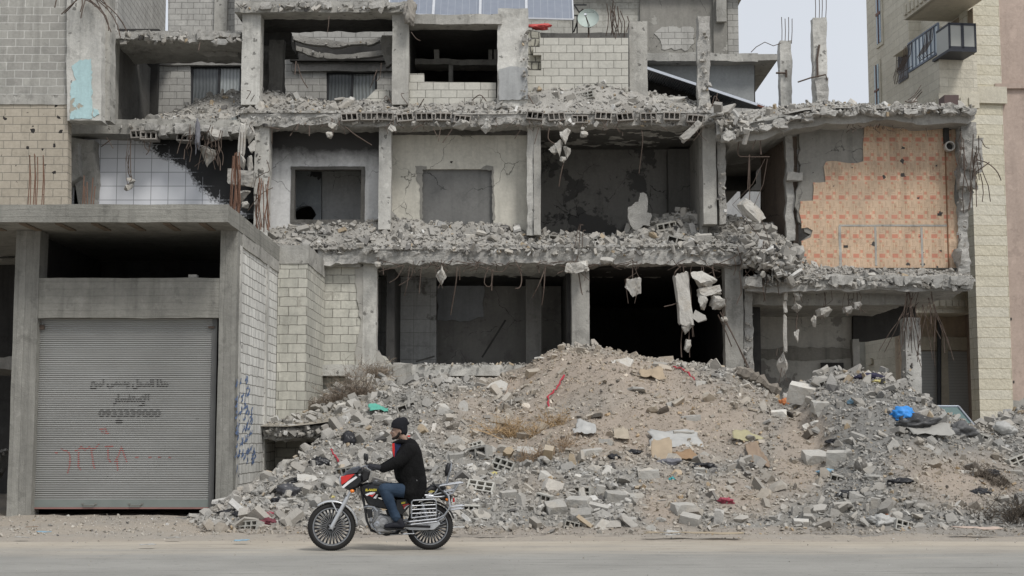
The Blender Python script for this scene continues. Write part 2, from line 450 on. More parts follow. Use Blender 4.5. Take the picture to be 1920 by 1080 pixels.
def grid_sheet(name, x0, x1, y0, y1, nx, ny, fz, mat, kind='structure', ys=None):
    ys = ys if ys is not None else [y0 + (y1 - y0) * j / ny for j in range(ny + 1)]
    ny = len(ys) - 1
    b = MB()
    vv = []
    for j in range(ny + 1):
        for i in range(nx + 1):
            x = x0 + (x1 - x0) * i / nx; vv.append((x, ys[j], fz(x, ys[j])))
    ff = [(j * (nx + 1) + i, j * (nx + 1) + i + 1, (j + 1) * (nx + 1) + i + 1, (j + 1) * (nx + 1) + i) for j in range(ny) for i in range(nx)]
    b.add(vv, ff)
    o = b.build(name, mat, smooth=True)
    if kind: o['kind'] = kind
    return o
g = MB(); g.box(-400, 400, -100, 700, -.5, -.03); go = g.build('ground', M['dirt']); go['kind'] = 'structure'
def road_edge(x): return 21.6 + .22 * noise.noise(Vector((x * .35, 3, 0))) + .12 * noise.noise(Vector((x * 1.7, 9, 0)))
b = MB(); N_ = 240
for i in range(N_ + 1):
    x = -60 + 120 * i / N_
    b.v += [(x, -30, 0), (x, 17, 0), (x, 19.4, 0.0), (x, road_edge(x), 0.0)]; b.t += [(1, 1, 1)] * 4
for i in range(N_):
    for k in range(3): b.f.append((4 * i + k, 4 * i + 4 + k, 4 * i + 5 + k, 4 * i + 1 + k))
o = b.build('road', M['road']); o['kind'] = 'structure'
def verge_z(x, y):
    t = sm((y - 21.1) / 1.6)
    return -.02 + t * (.035 + .03 * noise.noise(Vector((x * .9, y * .9, 1))) + .03 * noise.noise(Vector((x * 4, y * 4, 1)))) + .012 * sm((y - 22.5) / 6)
grid_sheet('verge', -24, 24, 20.9, 44, 400, 1, verge_z, M['dirt'], ys=[20.9 + i * .12 for i in range(60)] + [28.2, 30, 34, 44])

# ---------------------------------------------------------------- materials of the walls
M['block_white'] = m_block('pale_block', (.72, .71, .665), (.64, .63, .585), mortar=(.26, .25, .225), ms=.011, amt=.25, streak=.2, smear=.40, smcol=(.55, .54, .50), wob=.05, holes=(.08, 1.6, .16), vgroove=.3)
M['block_yellow'] = m_block('yellowed_block', (.55, .535, .47), (.46, .45, .395), mortar=(.20, .19, .165), ms=.009, amt=.28, streak=.22, smear=.38, smcol=(.36, .345, .30), wob=.05, bh=.215, holes=(.08, 2, .1))
M['block_grey'] = m_block('grey_block', (.36, .35, .318), (.30, .29, .265), mortar=(.50, .49, .455), ms=.013, amt=.3, streak=.3, wob=.03, bh=.197, smear=.30, smcol=(.26, .255, .235), z0=.03)
M['block_tan'] = m_block('shot_marked_tan_block', (.43, .382, .31), (.385, .342, .275), mortar=(.25, .23, .19), ms=.010, amt=.22, streak=.12, wob=.02, bh=.197, holes=(.45, 3.0, .15), smear=.33, smcol=(.36, .33, .27))
M['block_rear'] = m_block('rear_pale_block', (.42, .41, .38), (.36, .35, .325), mortar=(.19, .185, .17), ms=.009, amt=.3, streak=.25, wob=.03)
M['block_new'] = m_block('clean_pale_block', (.52, .505, .45), (.465, .45, .40), mortar=(.15, .145, .125), ms=.0075, amt=.18, streak=.14, wob=.022, bh=.204, bw=.405)
M['plaster_cream'] = m_plaster('cream_plaster', (.55, .525, .455), holes=(.22, 1.3, .13), patch=.34, pcol=(.47, .455, .41))
M['plaster_grey'] = m_plaster('grey_plaster', (.25, .24, .215), holes=(.2, 2.2, .1), patch=.33, pcol=(.33, .32, .29))
M['infill'] = m_plaster('smooth_grey_infill', (.17, .168, .16), amt=.2, holes=(.1, 2, .06))
M['pink'] = m_plaster('pink_render', (.45, .36, .305), amt=.3, streak=.12, crack=.1)
M['blue_paint'] = m_plaster('peeling_blue_paint', (.40, .55, .56), amt=.2, patch=.36, pcol=(.36, .33, .27), pscale=2.5)
M['stone'] = m_block('rough_cream_stone', (.52, .485, .40), (.58, .545, .455), mortar=(.38, .355, .29), bw=.75, bh=.26, ms=.006, amt=.15, streak=.06, rock=.7, wob=.01)
M['stone_y'] = m_block('yellow_rough_stone', (.55, .51, .40), (.58, .55, .46), mortar=(.32, .27, .17), bw=2.9, bh=.3, ms=.007, amt=.15, streak=.05, rock=.9, wob=.01, z0=.1)
M['stone_s'] = m_concrete('smooth_cream_stone', (.54, .505, .415), amt=.2, streak=.1)

# ---------------------------------------------------------------- garage
GY = 27.9
gx0 = P(31, 430, GY).x; gx1 = P(446, 430, GY).x
gar = empty('garage', ((gx0 + gx1) / 2, GY, 0), 'unpainted concrete garage with a corrugated roller shutter and a flat canopy', 'garage')
zc_b = 5.56; zc_t = 5.90
def gz(py, Y=GY): return P(200, py, Y).z
xcl = P(76, 480, GY).x; xcr = P(410, 480, GY).x
MB().rbox(gx0, xcl - .02, GY, GY + .5, -.1, zc_b - .003, .25, .008, freq=1.2).build('column', M['conc_board_v'], gar)
MB().rbox(xcr + .03, gx1, GY, GY + .5, -.1, zc_b - .003, .25, .008, freq=1.2).build('column', M['conc_board_v'], gar)
MB().rbox(xcl - .02, xcr + .03, GY + .015, GY + .32, gz(596), gz(521), .2, .01).build('beam', M['conc_board_h'], gar)
b = MB(); b.rbox(-14.2, gx1 + .01, 26.85, 33.6, zc_b, zc_t, .3, .012, freq=1.5); can = b.build('canopy', M['conc_board_h'], gar)
# board marks under the canopy
b = MB()
for i in range(12):
    x = -13.4 + i * .68
    b.box(x, x + .13, 26.95, GY - .02, zc_b - .022, zc_b + .01)
b.build('formwork_mark', m_concrete('rusty_formwork_strip', (.17, .135, .10)), can)
for x_, y0_, z0_, z1_ in ((gx0 + .02, GY + .5, 0, zc_b), ):
    MB().box(x_, x_ + .2, y0_, 33, z0_, z1_).build('side_wall', M['sooty_shade'], gar)
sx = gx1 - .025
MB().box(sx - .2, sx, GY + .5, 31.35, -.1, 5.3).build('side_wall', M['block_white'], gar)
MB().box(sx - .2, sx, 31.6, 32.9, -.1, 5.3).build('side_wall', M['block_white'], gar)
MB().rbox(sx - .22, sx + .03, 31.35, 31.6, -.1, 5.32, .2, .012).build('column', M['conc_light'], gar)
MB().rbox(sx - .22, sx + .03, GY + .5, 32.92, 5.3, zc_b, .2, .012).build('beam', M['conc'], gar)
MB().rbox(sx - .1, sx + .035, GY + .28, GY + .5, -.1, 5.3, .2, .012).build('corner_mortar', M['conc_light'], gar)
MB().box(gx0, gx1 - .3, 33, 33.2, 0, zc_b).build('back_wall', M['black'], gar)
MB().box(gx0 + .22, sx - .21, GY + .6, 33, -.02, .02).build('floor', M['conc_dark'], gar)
# stones on the beam
b = MB(); b.rbox(P(352, 517, GY).x, P(368, 517, GY).x, GY + .05, GY + .22, gz(521), gz(515), .05, .02); 
tag(b.build('concrete_lump', M['broken']), 'small pale lump of concrete lying on the garage beam', 'rubble')
# roller shutter
SY = GY + .22
sx0 = P(64, 780, SY).x; sx1 = P(400, 780, SY).x; sz1 = gz(592, SY); sz0 = gz(953, SY)
def shutter_mat():
    nt = NT('galvanised_shutter')
    col = nt.mix(nt.ramp(nt.noise(.7, 5, .6), .3, .7), (.33, .33, .315), (.39, .39, .375))
    x, z = nt.sep()[0], nt.sep()[2]
    # rust and grime at the lower right
    d = nt.math('ADD', nt.math('MULTIPLY_ADD', x, 1.5, 8.0), nt.math('MULTIPLY', nt.math('SUBTRACT', nt.noise(1.6, 5, .65, stretch=(.6, 1, 1.6)), .55), 3.2))
    zz = nt.math('SUBTRACT', 1, nt.math('ABSOLUTE', nt.math('MULTIPLY_ADD', z, .9, -.95)), clamp=True)
    col = nt.mix(nt.math('MULTIPLY', nt.ramp(d, -.7, .9), nt.math('MULTIPLY', zz, .6)), col, (.14, .115, .08))
    col = nt.mulv(col, nt.math('MULTIPLY_ADD', nt.noise(1, 5, .6, stretch=(1, 1, 24)), .3, .85))
    col = nt.mulv(col, nt.math('SUBTRACT', 1, nt.math('MULTIPLY', nt.holes(.1, 1.8, .05), .8)))
    nt.b.inputs['Metallic'].default_value = .35; nt.b.inputs['Specular IOR Level'].default_value = .3
    return nt.out(col, .6)
M['shutter'] = shutter_mat()
def sagf(x, z): return .012 * noise.noise(Vector((x * .8, z * .8, 2))) + .016 * max(0, noise.noise(Vector((x * 1.9, z * 2.3, 7))) - .25)
b = MB(); pitch = .0415; nr = int((sz1 - sz0 - .16) / pitch); zb = sz0 + .16
prof = []
for i in range(nr):
    z = zb + i * pitch
    prof += [(z, 0.006), (z + pitch * .06, -.012), (z + pitch * .22, -.019), (z + pitch * .42, -.019), (z + pitch * .58, -.012), (z + pitch * .64, 0.008)]
prof.append((zb + nr * pitch, 0))
nxs = 14; vv = []
for z, dy in prof:
    for i in range(nxs + 1):
        x = sx0 + (sx1 - sx0) * i / nxs
        sag = sagf(x, z)
        vv.append((x, SY + dy + sag, z))
ff = [(j * (nxs + 1) + i, j * (nxs + 1) + i + 1, (j + 1) * (nxs + 1) + i + 1, (j + 1) * (nxs + 1) + i) for j in range(len(prof) - 1) for i in range(nxs)]
b.add(vv, ff)
sh = b.build('roller_shutter', M['shutter'], gar)
b = MB(); b.box(sx0, sx1, SY - .02, SY + .02, sz0 + .02, zb + .004); b.build('bottom_rail', m_plain('painted_green_rail', (.2, .22, .205), .6, .2, .2, 3), sh)
b = MB(); b.box(sx0, sx1, SY - .026, SY + .02, sz0 - .012, sz0 + .018); b.build('rubber_seal', m_plain('faded_red_seal', (.26, .14, .125), .7, 0, .4, 2), sh)
for px in (168, 255):
    x = P(px, 945, SY).x
    b = MB(); b.tube([(x - .12, SY - .02, zb - .075), (x - .10, SY - .06, zb - .1), (x + .10, SY - .06, zb - .1), (x + .12, SY - .02, zb - .075)], .011, 6)
    b.box(x - .15, x - .10, SY - .03, SY - .01, zb - .09, zb - .06); b.box(x + .10, x + .15, SY - .03, SY - .01, zb - .09, zb - .06)
    b.build('handle', m_plain('worn_handle', (.22, .22, .2), .5, .5), sh)
for x0_, x1_ in ((sx0 - .07, sx0 + .045), (sx1 - .045, sx1 + .05)):
    b = MB(); b.box(x0_, x1_, SY - .05, SY + .05, .0, sz1 + .03); b.build('guide_rail', m_plain('dull_steel_rail', (.13, .13, .125), .6, .4, .3, 3), sh)
b = MB(); b.box(sx1 - .12, sx1 + .0, SY - .075, SY - .04, gz(616, SY), gz(612, SY)); b.build('bracket', M['steel'], sh)
b = MB(); b.box(sx0 - .03, sx0 + .16, SY - .075, SY - .04, gz(618, SY), gz(610, SY)); b.build('bracket', M['steel'], sh)

# stencilled writing: black paint sits in the troughs of the corrugation, the crests stand through it
M['ink'] = m_plain('black_stencil_paint', (.018, .017, .016), .8, 0, .2, 20)
M['ink_red'] = m_plain('faded_red_spray', (.23, .07, .062), .8, 0, .3, 14)
M['ink_blue'] = m_plain('blue_spray', (.13, .19, .33), .8, 0, .4, 14)
PF = {'hdha': '\ufeeb\ufeac\ufe8d', 'almhl': '\ufe8d\ufedf\ufee4\ufea4\ufede', 'wsmy': '\ufeed\ufeb3\ufee4\ufef0', 'lbya': '\ufedf\ufe92\ufef4\ufecA', 'istfsar': '\ufedf\ufefa\ufeb3\ufe98\ufed4\ufeb4\ufe8e\ufead'}
def text_mesh(name, s, cx, zc, w, h, Y, mat, parent, bold=.02, normal_x=None, axis='y'):
    cu = bpy.data.curves.new(name, 'FONT'); cu.body = s; cu.align_x = 'CENTER'; cu.align_y = 'CENTER'; cu.size = 1; cu.offset = bold; cu.resolution_u = 3
    t = bpy.data.objects.new(name, cu); COL.objects.link(t)
    dg = bpy.context.evaluated_depsgraph_get()
    me = bpy.data.meshes.new_from_object(t.evaluated_get(dg))
    bpy.data.objects.remove(t)
    V = np.array([v.co[:] for v in me.vertices]) if len(me.vertices) else np.zeros((0, 3))
    if not len(V): return None
    mn, mx = V.min(0), V.max(0); sz = mx - mn; c = (mn + mx) / 2
    a = (V[:, 0] - c[0]) / sz[0] * w; bz = (V[:, 1] - c[1]) / sz[1] * h
    pl = Vector(parent_loc(parent))
    if axis == 'y': W = np.stack([cx + a, np.array([Y + (sagf(cx + p, zc + q) if parent.name.startswith('roller') else 0) for p, q in zip(a, bz)]), zc + bz], 1)
    else: W = np.stack([np.full(len(a), Y), cx + a, zc + bz], 1)
    W -= np.array(pl)
    me.vertices.foreach_set('co', W.astype(np.float32).ravel()); me.update()
    me.materials.clear(); me.materials.append(mat)
    o = bpy.data.objects.new(name, me); COL.objects.link(o); o.parent = parent
    return o
def sxz(px, py): return XZ(px, py, SY)
def ptext(s, x0, x1, y0, y1, mat=None, bold=.02):
    a = sxz(x0, y0); c = sxz(x1, y1)
    return text_mesh('stencilled_text', s, (a[0] + c[0]) / 2, (a[1] + c[1]) / 2, c[0] - a[0], a[1] - c[1], SY - .0155, mat or M['ink'], sh, bold)
def vis(*w): return ' '.join(''.join(reversed(x)) for x in reversed(w))
ptext(vis(PF['hdha'], PF['almhl']), 248, 316, 710, 730, bold=.055)
ptext(vis(PF['wsmy'], PF['lbya']), 170, 244, 710, 731, bold=.055)
ptext(vis(PF['istfsar']), 213, 280, 738, 762, bold=.055)
ptext('0933339000', 185, 302, 768, 783, bold=.05)
ptext('9', 217, 229, 785, 802, bold=.06)
def strokes(name, lines, r, Y, mat, parent, conv):
    b = MB(); rd = random.Random(4)
    for ln in lines:
        pts = [conv(*p) for p in ln]
        fine = []
        for a, c in zip(pts, pts[1:]):
            for k in range(4): fine.append(a.lerp(c, k / 4) + Vector((rd.uniform(-1, 1), 0, rd.uniform(-1, 1))) * .004)
        fine.append(pts[-1])
        for a, c in zip(fine, fine[1:]):
            d = (c - a)
            if d.length < 1e-5: continue
            s_ = d.cross(Vector((0, -1, 0)) if Y else Vector((1, 0, 0))).normalized() * r * rd.uniform(.7, 1.1)
            e = d.normalized() * r * .3
            b.add([a - s_ - e, c - s_ + e, c + s_ + e, a + s_ - e], [(0, 1, 2, 3)])
    o = b.build(name, mat, parent); return o
cv = lambda x, y: Vector((sxz(x, y)[0], SY - .0165 + sagf(*sxz(x, y)), sxz(x, y)[1]))
strokes('sprayed_mark', [[(104, 848), (108, 850)], [(115, 842), (128, 847), (132, 855), (131, 872), (127, 888)], [(141, 845), (150, 842), (152, 838), (160, 844), (168, 838), (176, 843), (186, 833)],
    [(172, 845), (175, 870), (178, 878)], [(148, 848), (147, 875), (152, 881)], [(197, 838), (212, 837)], [(203, 842), (203, 860), (208, 866)], [(228, 838), (222, 855), (215, 868)], [(228, 838), (234, 855), (238, 866)],
    [(220, 862), (221, 882)], [(254, 858), (260, 858)], [(279, 858), (284, 858)], [(297, 858), (302, 858)], [(317, 858), (321, 859)], [(187, 806), (198, 803), (200, 810)], [(190, 810), (204, 812)]], .017, 1, M['ink_red'], sh, cv)
# blue graffiti on the garage's side wall: (y along wall, z)
rd = random.Random(11); L = []
for (px0, px1, py0, py1, n) in ((440, 446, 700, 880, 20), (448, 474, 700, 738, 9), (448, 474, 745, 788, 15), (450, 470, 790, 802, 6), (448, 474, 805, 822, 7), (448, 480, 835, 866, 16)):
    for k in range(n):
        x = rd.uniform(px0, px1); y = rd.uniform(py0, py1); h_ = rd.uniform(5, 15)
        L.append([(x, y), (x + rd.uniform(-1, 2), y + h_ * .4), (x - rd.uniform(0, 2), y + h_ * .8), (x - rd.uniform(1, 4), y + h_)])
def cvs(x, y):
    q = rayplane(x, y, Vector((sx + .012, 30, 0)), Vector((1, 0, 0)))
    if q.y < GY + .52: q.x = sx + .05
    return q
strokes('sprayed_writing', L, .022, 0, M['ink_blue'], gar, cvs)

# ---------------------------------------------------------------- left block building (behind the garage)
lb = empty('block_building', (P(60, 400, 34.3).x, 34.3, 0), 'tall grey block building with shot marked tan blocks below its concrete band', 'building')
b = MB(); plate(b, [(-160, -80), (127, -80), (127, 178), (-160, 178)], 34.3, .3); b.build('wall', M['block_grey'], lb)
b = MB(); plate(b, [(-160, 195), (127, 195), (127, 470), (-160, 470)], 34.3, .3); tag(b.build('wall', M['block_tan'], lb), 'tan block wall pitted with shot marks')
b = MB(); pbox(b, -160, 128, 178, 195.5, 34.27, .4, rough=.01); b.build('band', M['conc'], lb)
b = MB(); plate(b, [(125, -80), (190, -80), (190, 226), (126, 226)], 34.15, .55, amp=.02); b.build('column', M['conc_light'], lb)
b = MB(); plate(b, jag([(134, 124), (150, 112), (171, 110), (173, 222), (131, 223), (132, 160), (143, 150)], 3, 5, 2), 34.135, .03); b.build('paint_patch', M['blue_paint'], lb)
b = MB(); plate(b, jag([(175, 203), (184, 206), (186, 214), (178, 219), (174, 218)], 1.5, 4, 2), 34.13, .03); b.build('paint_patch', M['blue_paint'], lb)
b = MB(); plate(b, [(190, -80), (206, -80), (206, 226), (190, 226)], 34.5, .5, amp=.03); b.build('column', M['conc'], lb)
b = MB(); plate(b, [(-200, 430), (34, 430), (34, 475), (-200, 470)], 33.6, .4, amp=.05); b.build('beam', M['broken'], lb)
b = MB(); plate(b, [(-200, 668), (40, 668), (40, 694), (-200, 694)], 33.6, 3, amp=.05); b.build('floor_slab', M['broken'], lb)
b = MB(); b.box(-20, -9, 39, 39.3, -.5, 7.5); b.box(-9.0, -8.8, 35, 39, -.5, 7.0); b.box(-20, -8.9, 34.5, 39.2, 6.2, 6.4); b.build('inner_wall', M['black'], lb)
b = MB()
for px in (52, 57, 62, 66, 68, 78, 82):
    a = P(px, 378, 33.2); t = P(px + random.Random(px).uniform(-2, 4), 285 + (px % 5) * 3, 33.2); b.tube([a - Vector((0, 0, .3)), a.lerp(t, .5) + Vector((.02, 0, 0)), t], .012, 5)
for px in (155, 160, 165, 170, 174):
    a = P(px, 378, 33.4); t = P(px + random.Random(px).uniform(-2, 6), 325 + (px % 7) * 4, 33.4); b.tube([a - Vector((0, 0, .3)), t], .012, 5)
tag(b.build('starter_bars', M['steel_red'], gar))
b = MB(); rd = random.Random(5)
for i in range(13):
    a = P(rd.uniform(125, 185), rd.uniform(-12, 0), 34.0); c = a + Vector((rd.uniform(-.5, 1.0), -rd.uniform(.1, .5), -rd.uniform(.2, 1.2)))
    m_ = (a + c) / 2 + Vector((rd.uniform(-.1, .4), -.2, rd.uniform(0, .4)))
    pts = [(1 - t) ** 2 * a + 2 * t * (1 - t) * m_ + t * t * c for t in (0, .2, .4, .6, .8, 1)]
    b.tube(pts, .014, 5)
b.build('bent_rebar', M['steel'], lb)
# ---------------------------------------------------------------- ruined building
FY = 36.0
rb = empty('ruined_building', (0, FY, 0), 'long bombed out three storey concrete building with open rooms and broken floor slabs', 'building')
def part(name, mb, mat, label=None, parent=None, **k):
    o = mb.build(name, M[mat] if isinstance(mat, str) else mat, parent or rb, **k)
    if label: o['label'] = label
    return o
def wallp(name, pts, Y, th, mat, holes=(), amp=.0, seed=0, label=None):
    b = MB(); plate(b, pts, Y, th, holes, amp, seed); return part(name, b, mat, label)
zt = lambda py, Y=FY: P(960, py, Y).z
xt = lambda px, py=500, Y=FY: P(px, py, Y).x
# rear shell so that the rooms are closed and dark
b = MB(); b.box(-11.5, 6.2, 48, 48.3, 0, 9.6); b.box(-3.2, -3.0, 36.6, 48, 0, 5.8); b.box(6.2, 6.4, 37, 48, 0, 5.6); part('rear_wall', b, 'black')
b = MB(); b.box(-11.2, -11.0, 36.4, 48, 5.8, 9.5); part('side_wall', b, 'sooty_shade')
# --- floor slabs
b = MB(); b.rbox(xt(600), xt(1398), FY - .25, 38.6, zt(497), zt(462), .055, .09, freq=2.1); part('floor_slab', b, 'broken')
b = MB(); b.box(xt(600), xt(1500), 38.5, 48, zt(498), zt(466)); part('ceiling', b, 'sooty_shade')
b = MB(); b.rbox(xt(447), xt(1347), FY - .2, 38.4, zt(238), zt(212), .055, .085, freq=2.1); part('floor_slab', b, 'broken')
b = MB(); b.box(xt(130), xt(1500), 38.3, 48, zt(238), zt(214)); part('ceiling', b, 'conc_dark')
b = MB(); b.rbox(xt(123), xt(450), FY - .3, 38.6, zt(256), zt(229), .12, .03, freq=1.6); part('floor_slab', b, 'conc')
b = MB(); b.rbox(P(600, 700, FY).x, P(1075, 700, FY).x, FY - .25, 47, zt(705), zt(685), .12, .03); part('floor_slab', b, 'conc_light')
# right part of the middle slab: sags to the right, seen from below
b = MB(); b.rbox(xt(1392), xt(1818, 530, 35.6), 35.4, 40.2, zt(546, 35.6), zt(518, 35.6), .1, .07, freq=1.7); part('floor_slab', b, 'broken')
b = MB(); b.rbox(xt(1410), xt(1700), 36.3, 40.4, zt(572, 36.3), zt(546, 36.3), .2, .03); part('beam', b, 'conc')
# upper right slab rising to the right
b = MB(); plate(b, [(1355, 252, 1), (1385, 240), (1440, 226), (1500, 212), (1560, 204), (1620, 206), (1700, 203), (1780, 202), (1824, 206), (1829, 222), (1815, 232), (1740, 234), (1680, 226), (1600, 232), (1540, 234), (1480, 244), (1430, 262), (1375, 268)], 35.6, 3.2, amp=.07, seed=3); part('floor_slab', b, 'broken')
b = MB()
_rs = random.Random(8)
pl = [(1355, 258), (1400, 250), (1450, 238), (1500, 222), (1560, 214), (1640, 214), (1730, 213), (1822, 214)]
for (xa, ya), (xb, yb) in zip(pl, pl[1:]):
    n = max(1, int((xb - xa) / 17))
    for i in range(n):
        x = xa + (xb - xa) * i / n; y = ya + (yb - ya) * i / n
        b.rbox(xt(x, y, 35.5) - .02, xt(x, y, 35.5) + .3, 35.25 + _rs.uniform(0, .15), 35.8, zt(y + 3 + _rs.uniform(-8, 5), 35.5), zt(y - 9 + _rs.uniform(-2, 5), 35.5), .05, .09, freq=3)
part('broken_edge', b, 'broken')
# --- columns: name, px x0,x1, y0,y1, Y, depth, mat, roughness
cols = [
 (680, 706, 480, 700, 36.02, .4, 'conc_light', .012), (1072, 1105, 492, 665, 35.92, .45, 'conc', .012), (1360, 1394, 488, 720, 35.9, .45, 'conc', .02),
 (1396, 1412, 520, 720, 36.0, .3, 'broken', .05), (1699, 1727, 596, 770, 36.1, .45, 'conc_light', .03),
 (476, 503, 236, 500, 35.95, .4, 'conc_light', .02), (710, 733, 232, 430, 36.02, .4, 'conc_light', .012), (988, 1001, 232, 440, 36.1, .3, 'conc_light', .05),
 (1001, 1014, 232, 440, 36.05, .35, 'conc', .012), (1318, 1343, 232, 420, 36.0, .5, 'conc', .01), (1347, 1361, 262, 420, 36.15, .4, 'broken', .06),
 (453, 488, 15, 196, 36.0, .45, 'conc_light', .012), (735, 766, 15, 196, 36.0, .45, 'conc', .012), (933, 990, 15, 204, 36.05, .5, 'conc_light', .025),
 (1180, 1214, 40, 186, 36.6, .45, 'conc', .012), (1309, 1331, 30, 210, 36.4, .35, 'broken', .05)]
for x0_, x1_, y0_, y1_, Y, dep, mt, ro in cols:
    b = MB(); pbox(b, x0_, x1_, y0_, y1_, Y, dep, rough=ro, res=.12 if ro < .03 else .08, freq=1.6); part('column', b, mt)
# the cracked left column under the left slab
wallp('column', [(124, 256), (176, 262), (176, 400), (150, 400), (140, 330), (124, 300)], 35.9, .5, 'conc', amp=.04, seed=5)
wallp('column', [(146, 268), (150, 330), (128, 345), (122, 385), (98, 392), (110, 345), (134, 290)], 35.6, .45, 'broken', amp=.05, seed=6)
# --- first floor rooms
def tile_white():
    nt = NT('white_glazed_tile'); x, z = nt.sep()[0], nt.sep()[2]
    v = nt.n('CombineXYZ', {0: x, 1: z}).outputs[0]
    br = nt.n('TexBrick', {'Vector': v, 'Color1': (.70, .71, .73), 'Color2': (.64, .65, .68), 'Mortar': (.28, .285, .30), 'Scale': 1.0, 'Mortar Size': .009, 'Brick Width': .44, 'Row Height': .36}, offset=0.0)
    col = nt.mulv(br.outputs['Color'], nt.math('MULTIPLY_ADD', nt.noise(2, 5), .2, .9))
    cx = xt(330, 310, 36.4); cz = zt(310, 36.4)
    # burnt to the right and along the ceiling
    f = nt.math('ADD', nt.math('MULTIPLY', nt.math('SUBTRACT', x, cx), 1.5), nt.math('MULTIPLY', nt.math('SUBTRACT', z, cz), 1.9))
    f = nt.math('ADD', f, nt.math('MULTIPLY', nt.math('SUBTRACT', nt.noise(1.1, 3, .6), .5), 1.8))
    f = nt.math('ADD', f, nt.math('MULTIPLY', nt.math('SUBTRACT', nt.noise(17, 6, .75), .5), 1.9))
    f = nt.math('ADD', f, nt.math('MULTIPLY', br.outputs['Fac'], -.5))
    col = nt.mix(nt.ramp(f, -.15, .2), col, (.016, .016, .016))
    return nt.out(col, .45)
M['tile_white'] = tile_white()
wallp('tiled_wall', [(120, 252), (480, 252), (480, 410), (120, 410)], 36.4, .2, 'tile_white', label='white tiled wall with a black soot stain')
_x, _z = xt(607, 275, 37.2), zt(292, 36.65)
M['plaster_soot'] = m_plaster('smoke_stained_plaster', (.60, .595, .58), sootp=(0, 1.9, -1.9 * (_z - .28), 1.7, (.05, .048, .046), 1.3), patch=.33, pcol=(.36, .35, .33))
wallp('wall', [(495, 240), (718, 240), (718, 450), (495, 450)], 36.65, .22, 'plaster_soot', holes=[[(546, 314), (683, 314), (683, 416), (546, 416)]], label='smoke blackened plaster wall with a door sized opening')
b = MB()
for x0_, x1_, y0_, y1_ in ((545, 552, 313, 417), (677, 684, 313, 417), (545, 684, 312, 318), (545, 684, 412, 420)):
    pbox(b, x0_, x1_, y0_, y1_, 36.62 if x1_ - x0_ < 20 else 36.622, .26, rough=.01)
part('opening_frame', b, 'conc_dark')
wallp('inner_wall', [(520, 230), (602, 230), (602, 460), (520, 460)], 38.2, .2, m_plaster('scorched_blue_wall', (.30, .32, .33), patch=.4, pcol=(.06, .06, .06)), holes=[circ(572, 403, 19, 14, 2, .12)])
wallp('inner_wall', [(600, 230), (720, 230), (720, 460), (600, 460)], 38.4, .2, m_plaster('dim_grey_wall', (.50, .50, .49)))
_x, _z = xt(800), zt(262, 36.9)
wallp('wall', [(725, 236), (996, 236), (996, 450), (725, 450)], 36.6, .22, 'plaster_cream', holes=[[(790, 317), (925, 317), (925, 450.5 - 22), (790, 450.5 - 22)]], label='cream plaster wall with a grey blocked up window')
wallp('wall', [(786, 312), (930, 312), (930, 440), (786, 440)], 36.7, .3, 'infill', label='grey blocked up window')
wallp('chipped_surround', jag([(778, 311), (800, 312), (800, 318), (792, 318), (792, 410), (788, 410), (786, 345), (781, 340)], 2.5, 5, 4), 36.585, .02, 'plaster_grey')
wallp('chipped_surround', jag([(900, 318), (912, 310), (925, 312), (926, 350), (928, 412), (923, 412), (922, 319)], 1.5, 5, 4), 36.585, .02, 'plaster_grey')
b = MB(); pbox(b, 733, 990, 238, 252, 36.5, .09, rough=.02); part('beam', b, 'conc_dark')
M['peel_dark'] = m_plaster('peeling_dark_wall', (.20, .192, .175), patch=.47, pcol=(.085, .082, .077), pscale=.75)
wallp('wall', [(1005, 230), (1330, 230), (1330, 470), (1005, 470)], 38.8, .2, 'peel_dark', label='dark inner wall with peeling plaster')
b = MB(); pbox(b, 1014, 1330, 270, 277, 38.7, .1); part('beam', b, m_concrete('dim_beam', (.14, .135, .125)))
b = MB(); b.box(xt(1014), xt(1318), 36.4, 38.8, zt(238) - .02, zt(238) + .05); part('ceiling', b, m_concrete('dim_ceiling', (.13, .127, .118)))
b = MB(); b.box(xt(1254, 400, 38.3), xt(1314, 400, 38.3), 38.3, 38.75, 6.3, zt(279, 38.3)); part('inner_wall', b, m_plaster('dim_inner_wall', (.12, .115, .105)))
for xx in (480, 722, 996, 1325): # party walls
    b = MB(); b.box(xt(xx) - .1, xt(xx) + .1, 36.4, 42, 6.28, 9.3); part('party_wall', b, 'plaster_grey' if xx != 480 else 'sooty_shade')
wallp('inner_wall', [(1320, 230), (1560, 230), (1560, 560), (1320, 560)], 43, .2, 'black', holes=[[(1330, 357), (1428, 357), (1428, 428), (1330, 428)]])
wallp('inner_wall', [(1300, 330), (1500, 330), (1500, 450), (1300, 450)], 50, .2, m_plaster('pale_far_wall', (.72, .73, .74)))
b = MB(); p0 = P(1442, 350, 37.4); p1 = P(1486, 350, 36.6)
b.add([(p0.x, 38.6, 6.2), (p1.x, 36.6, 6.2), (p1.x, 36.6, zt(238, 36.6)), (p0.x, 38.6, zt(238, 36.6)), (p0.x + .25, 38.7, 6.2), (p1.x + .15, 36.7, 6.2), (p1.x + .15, 36.7, 9.3), (p0.x + .25, 38.7, 9.3)],
      [(0, 1, 2, 3), (4, 7, 6, 5), (0, 4, 5, 1), (3, 2, 6, 7), (1, 5, 6, 2), (0, 3, 7, 4)])
part('inner_wall', b, m_plaster('brown_painted_wall', (.23, .185, .15), patch=.4, pcol=(.16, .14, .12)))
b = MB(); pbox(b, 1473, 1488, 238, 450, 36.45, .2, rough=.05); part('wall_end', b, 'broken')
b = MB(); pbox(b, 1477, 1505, 322, 336, 36.2, .3, rough=.06); part('wall_end', b, 'broken')
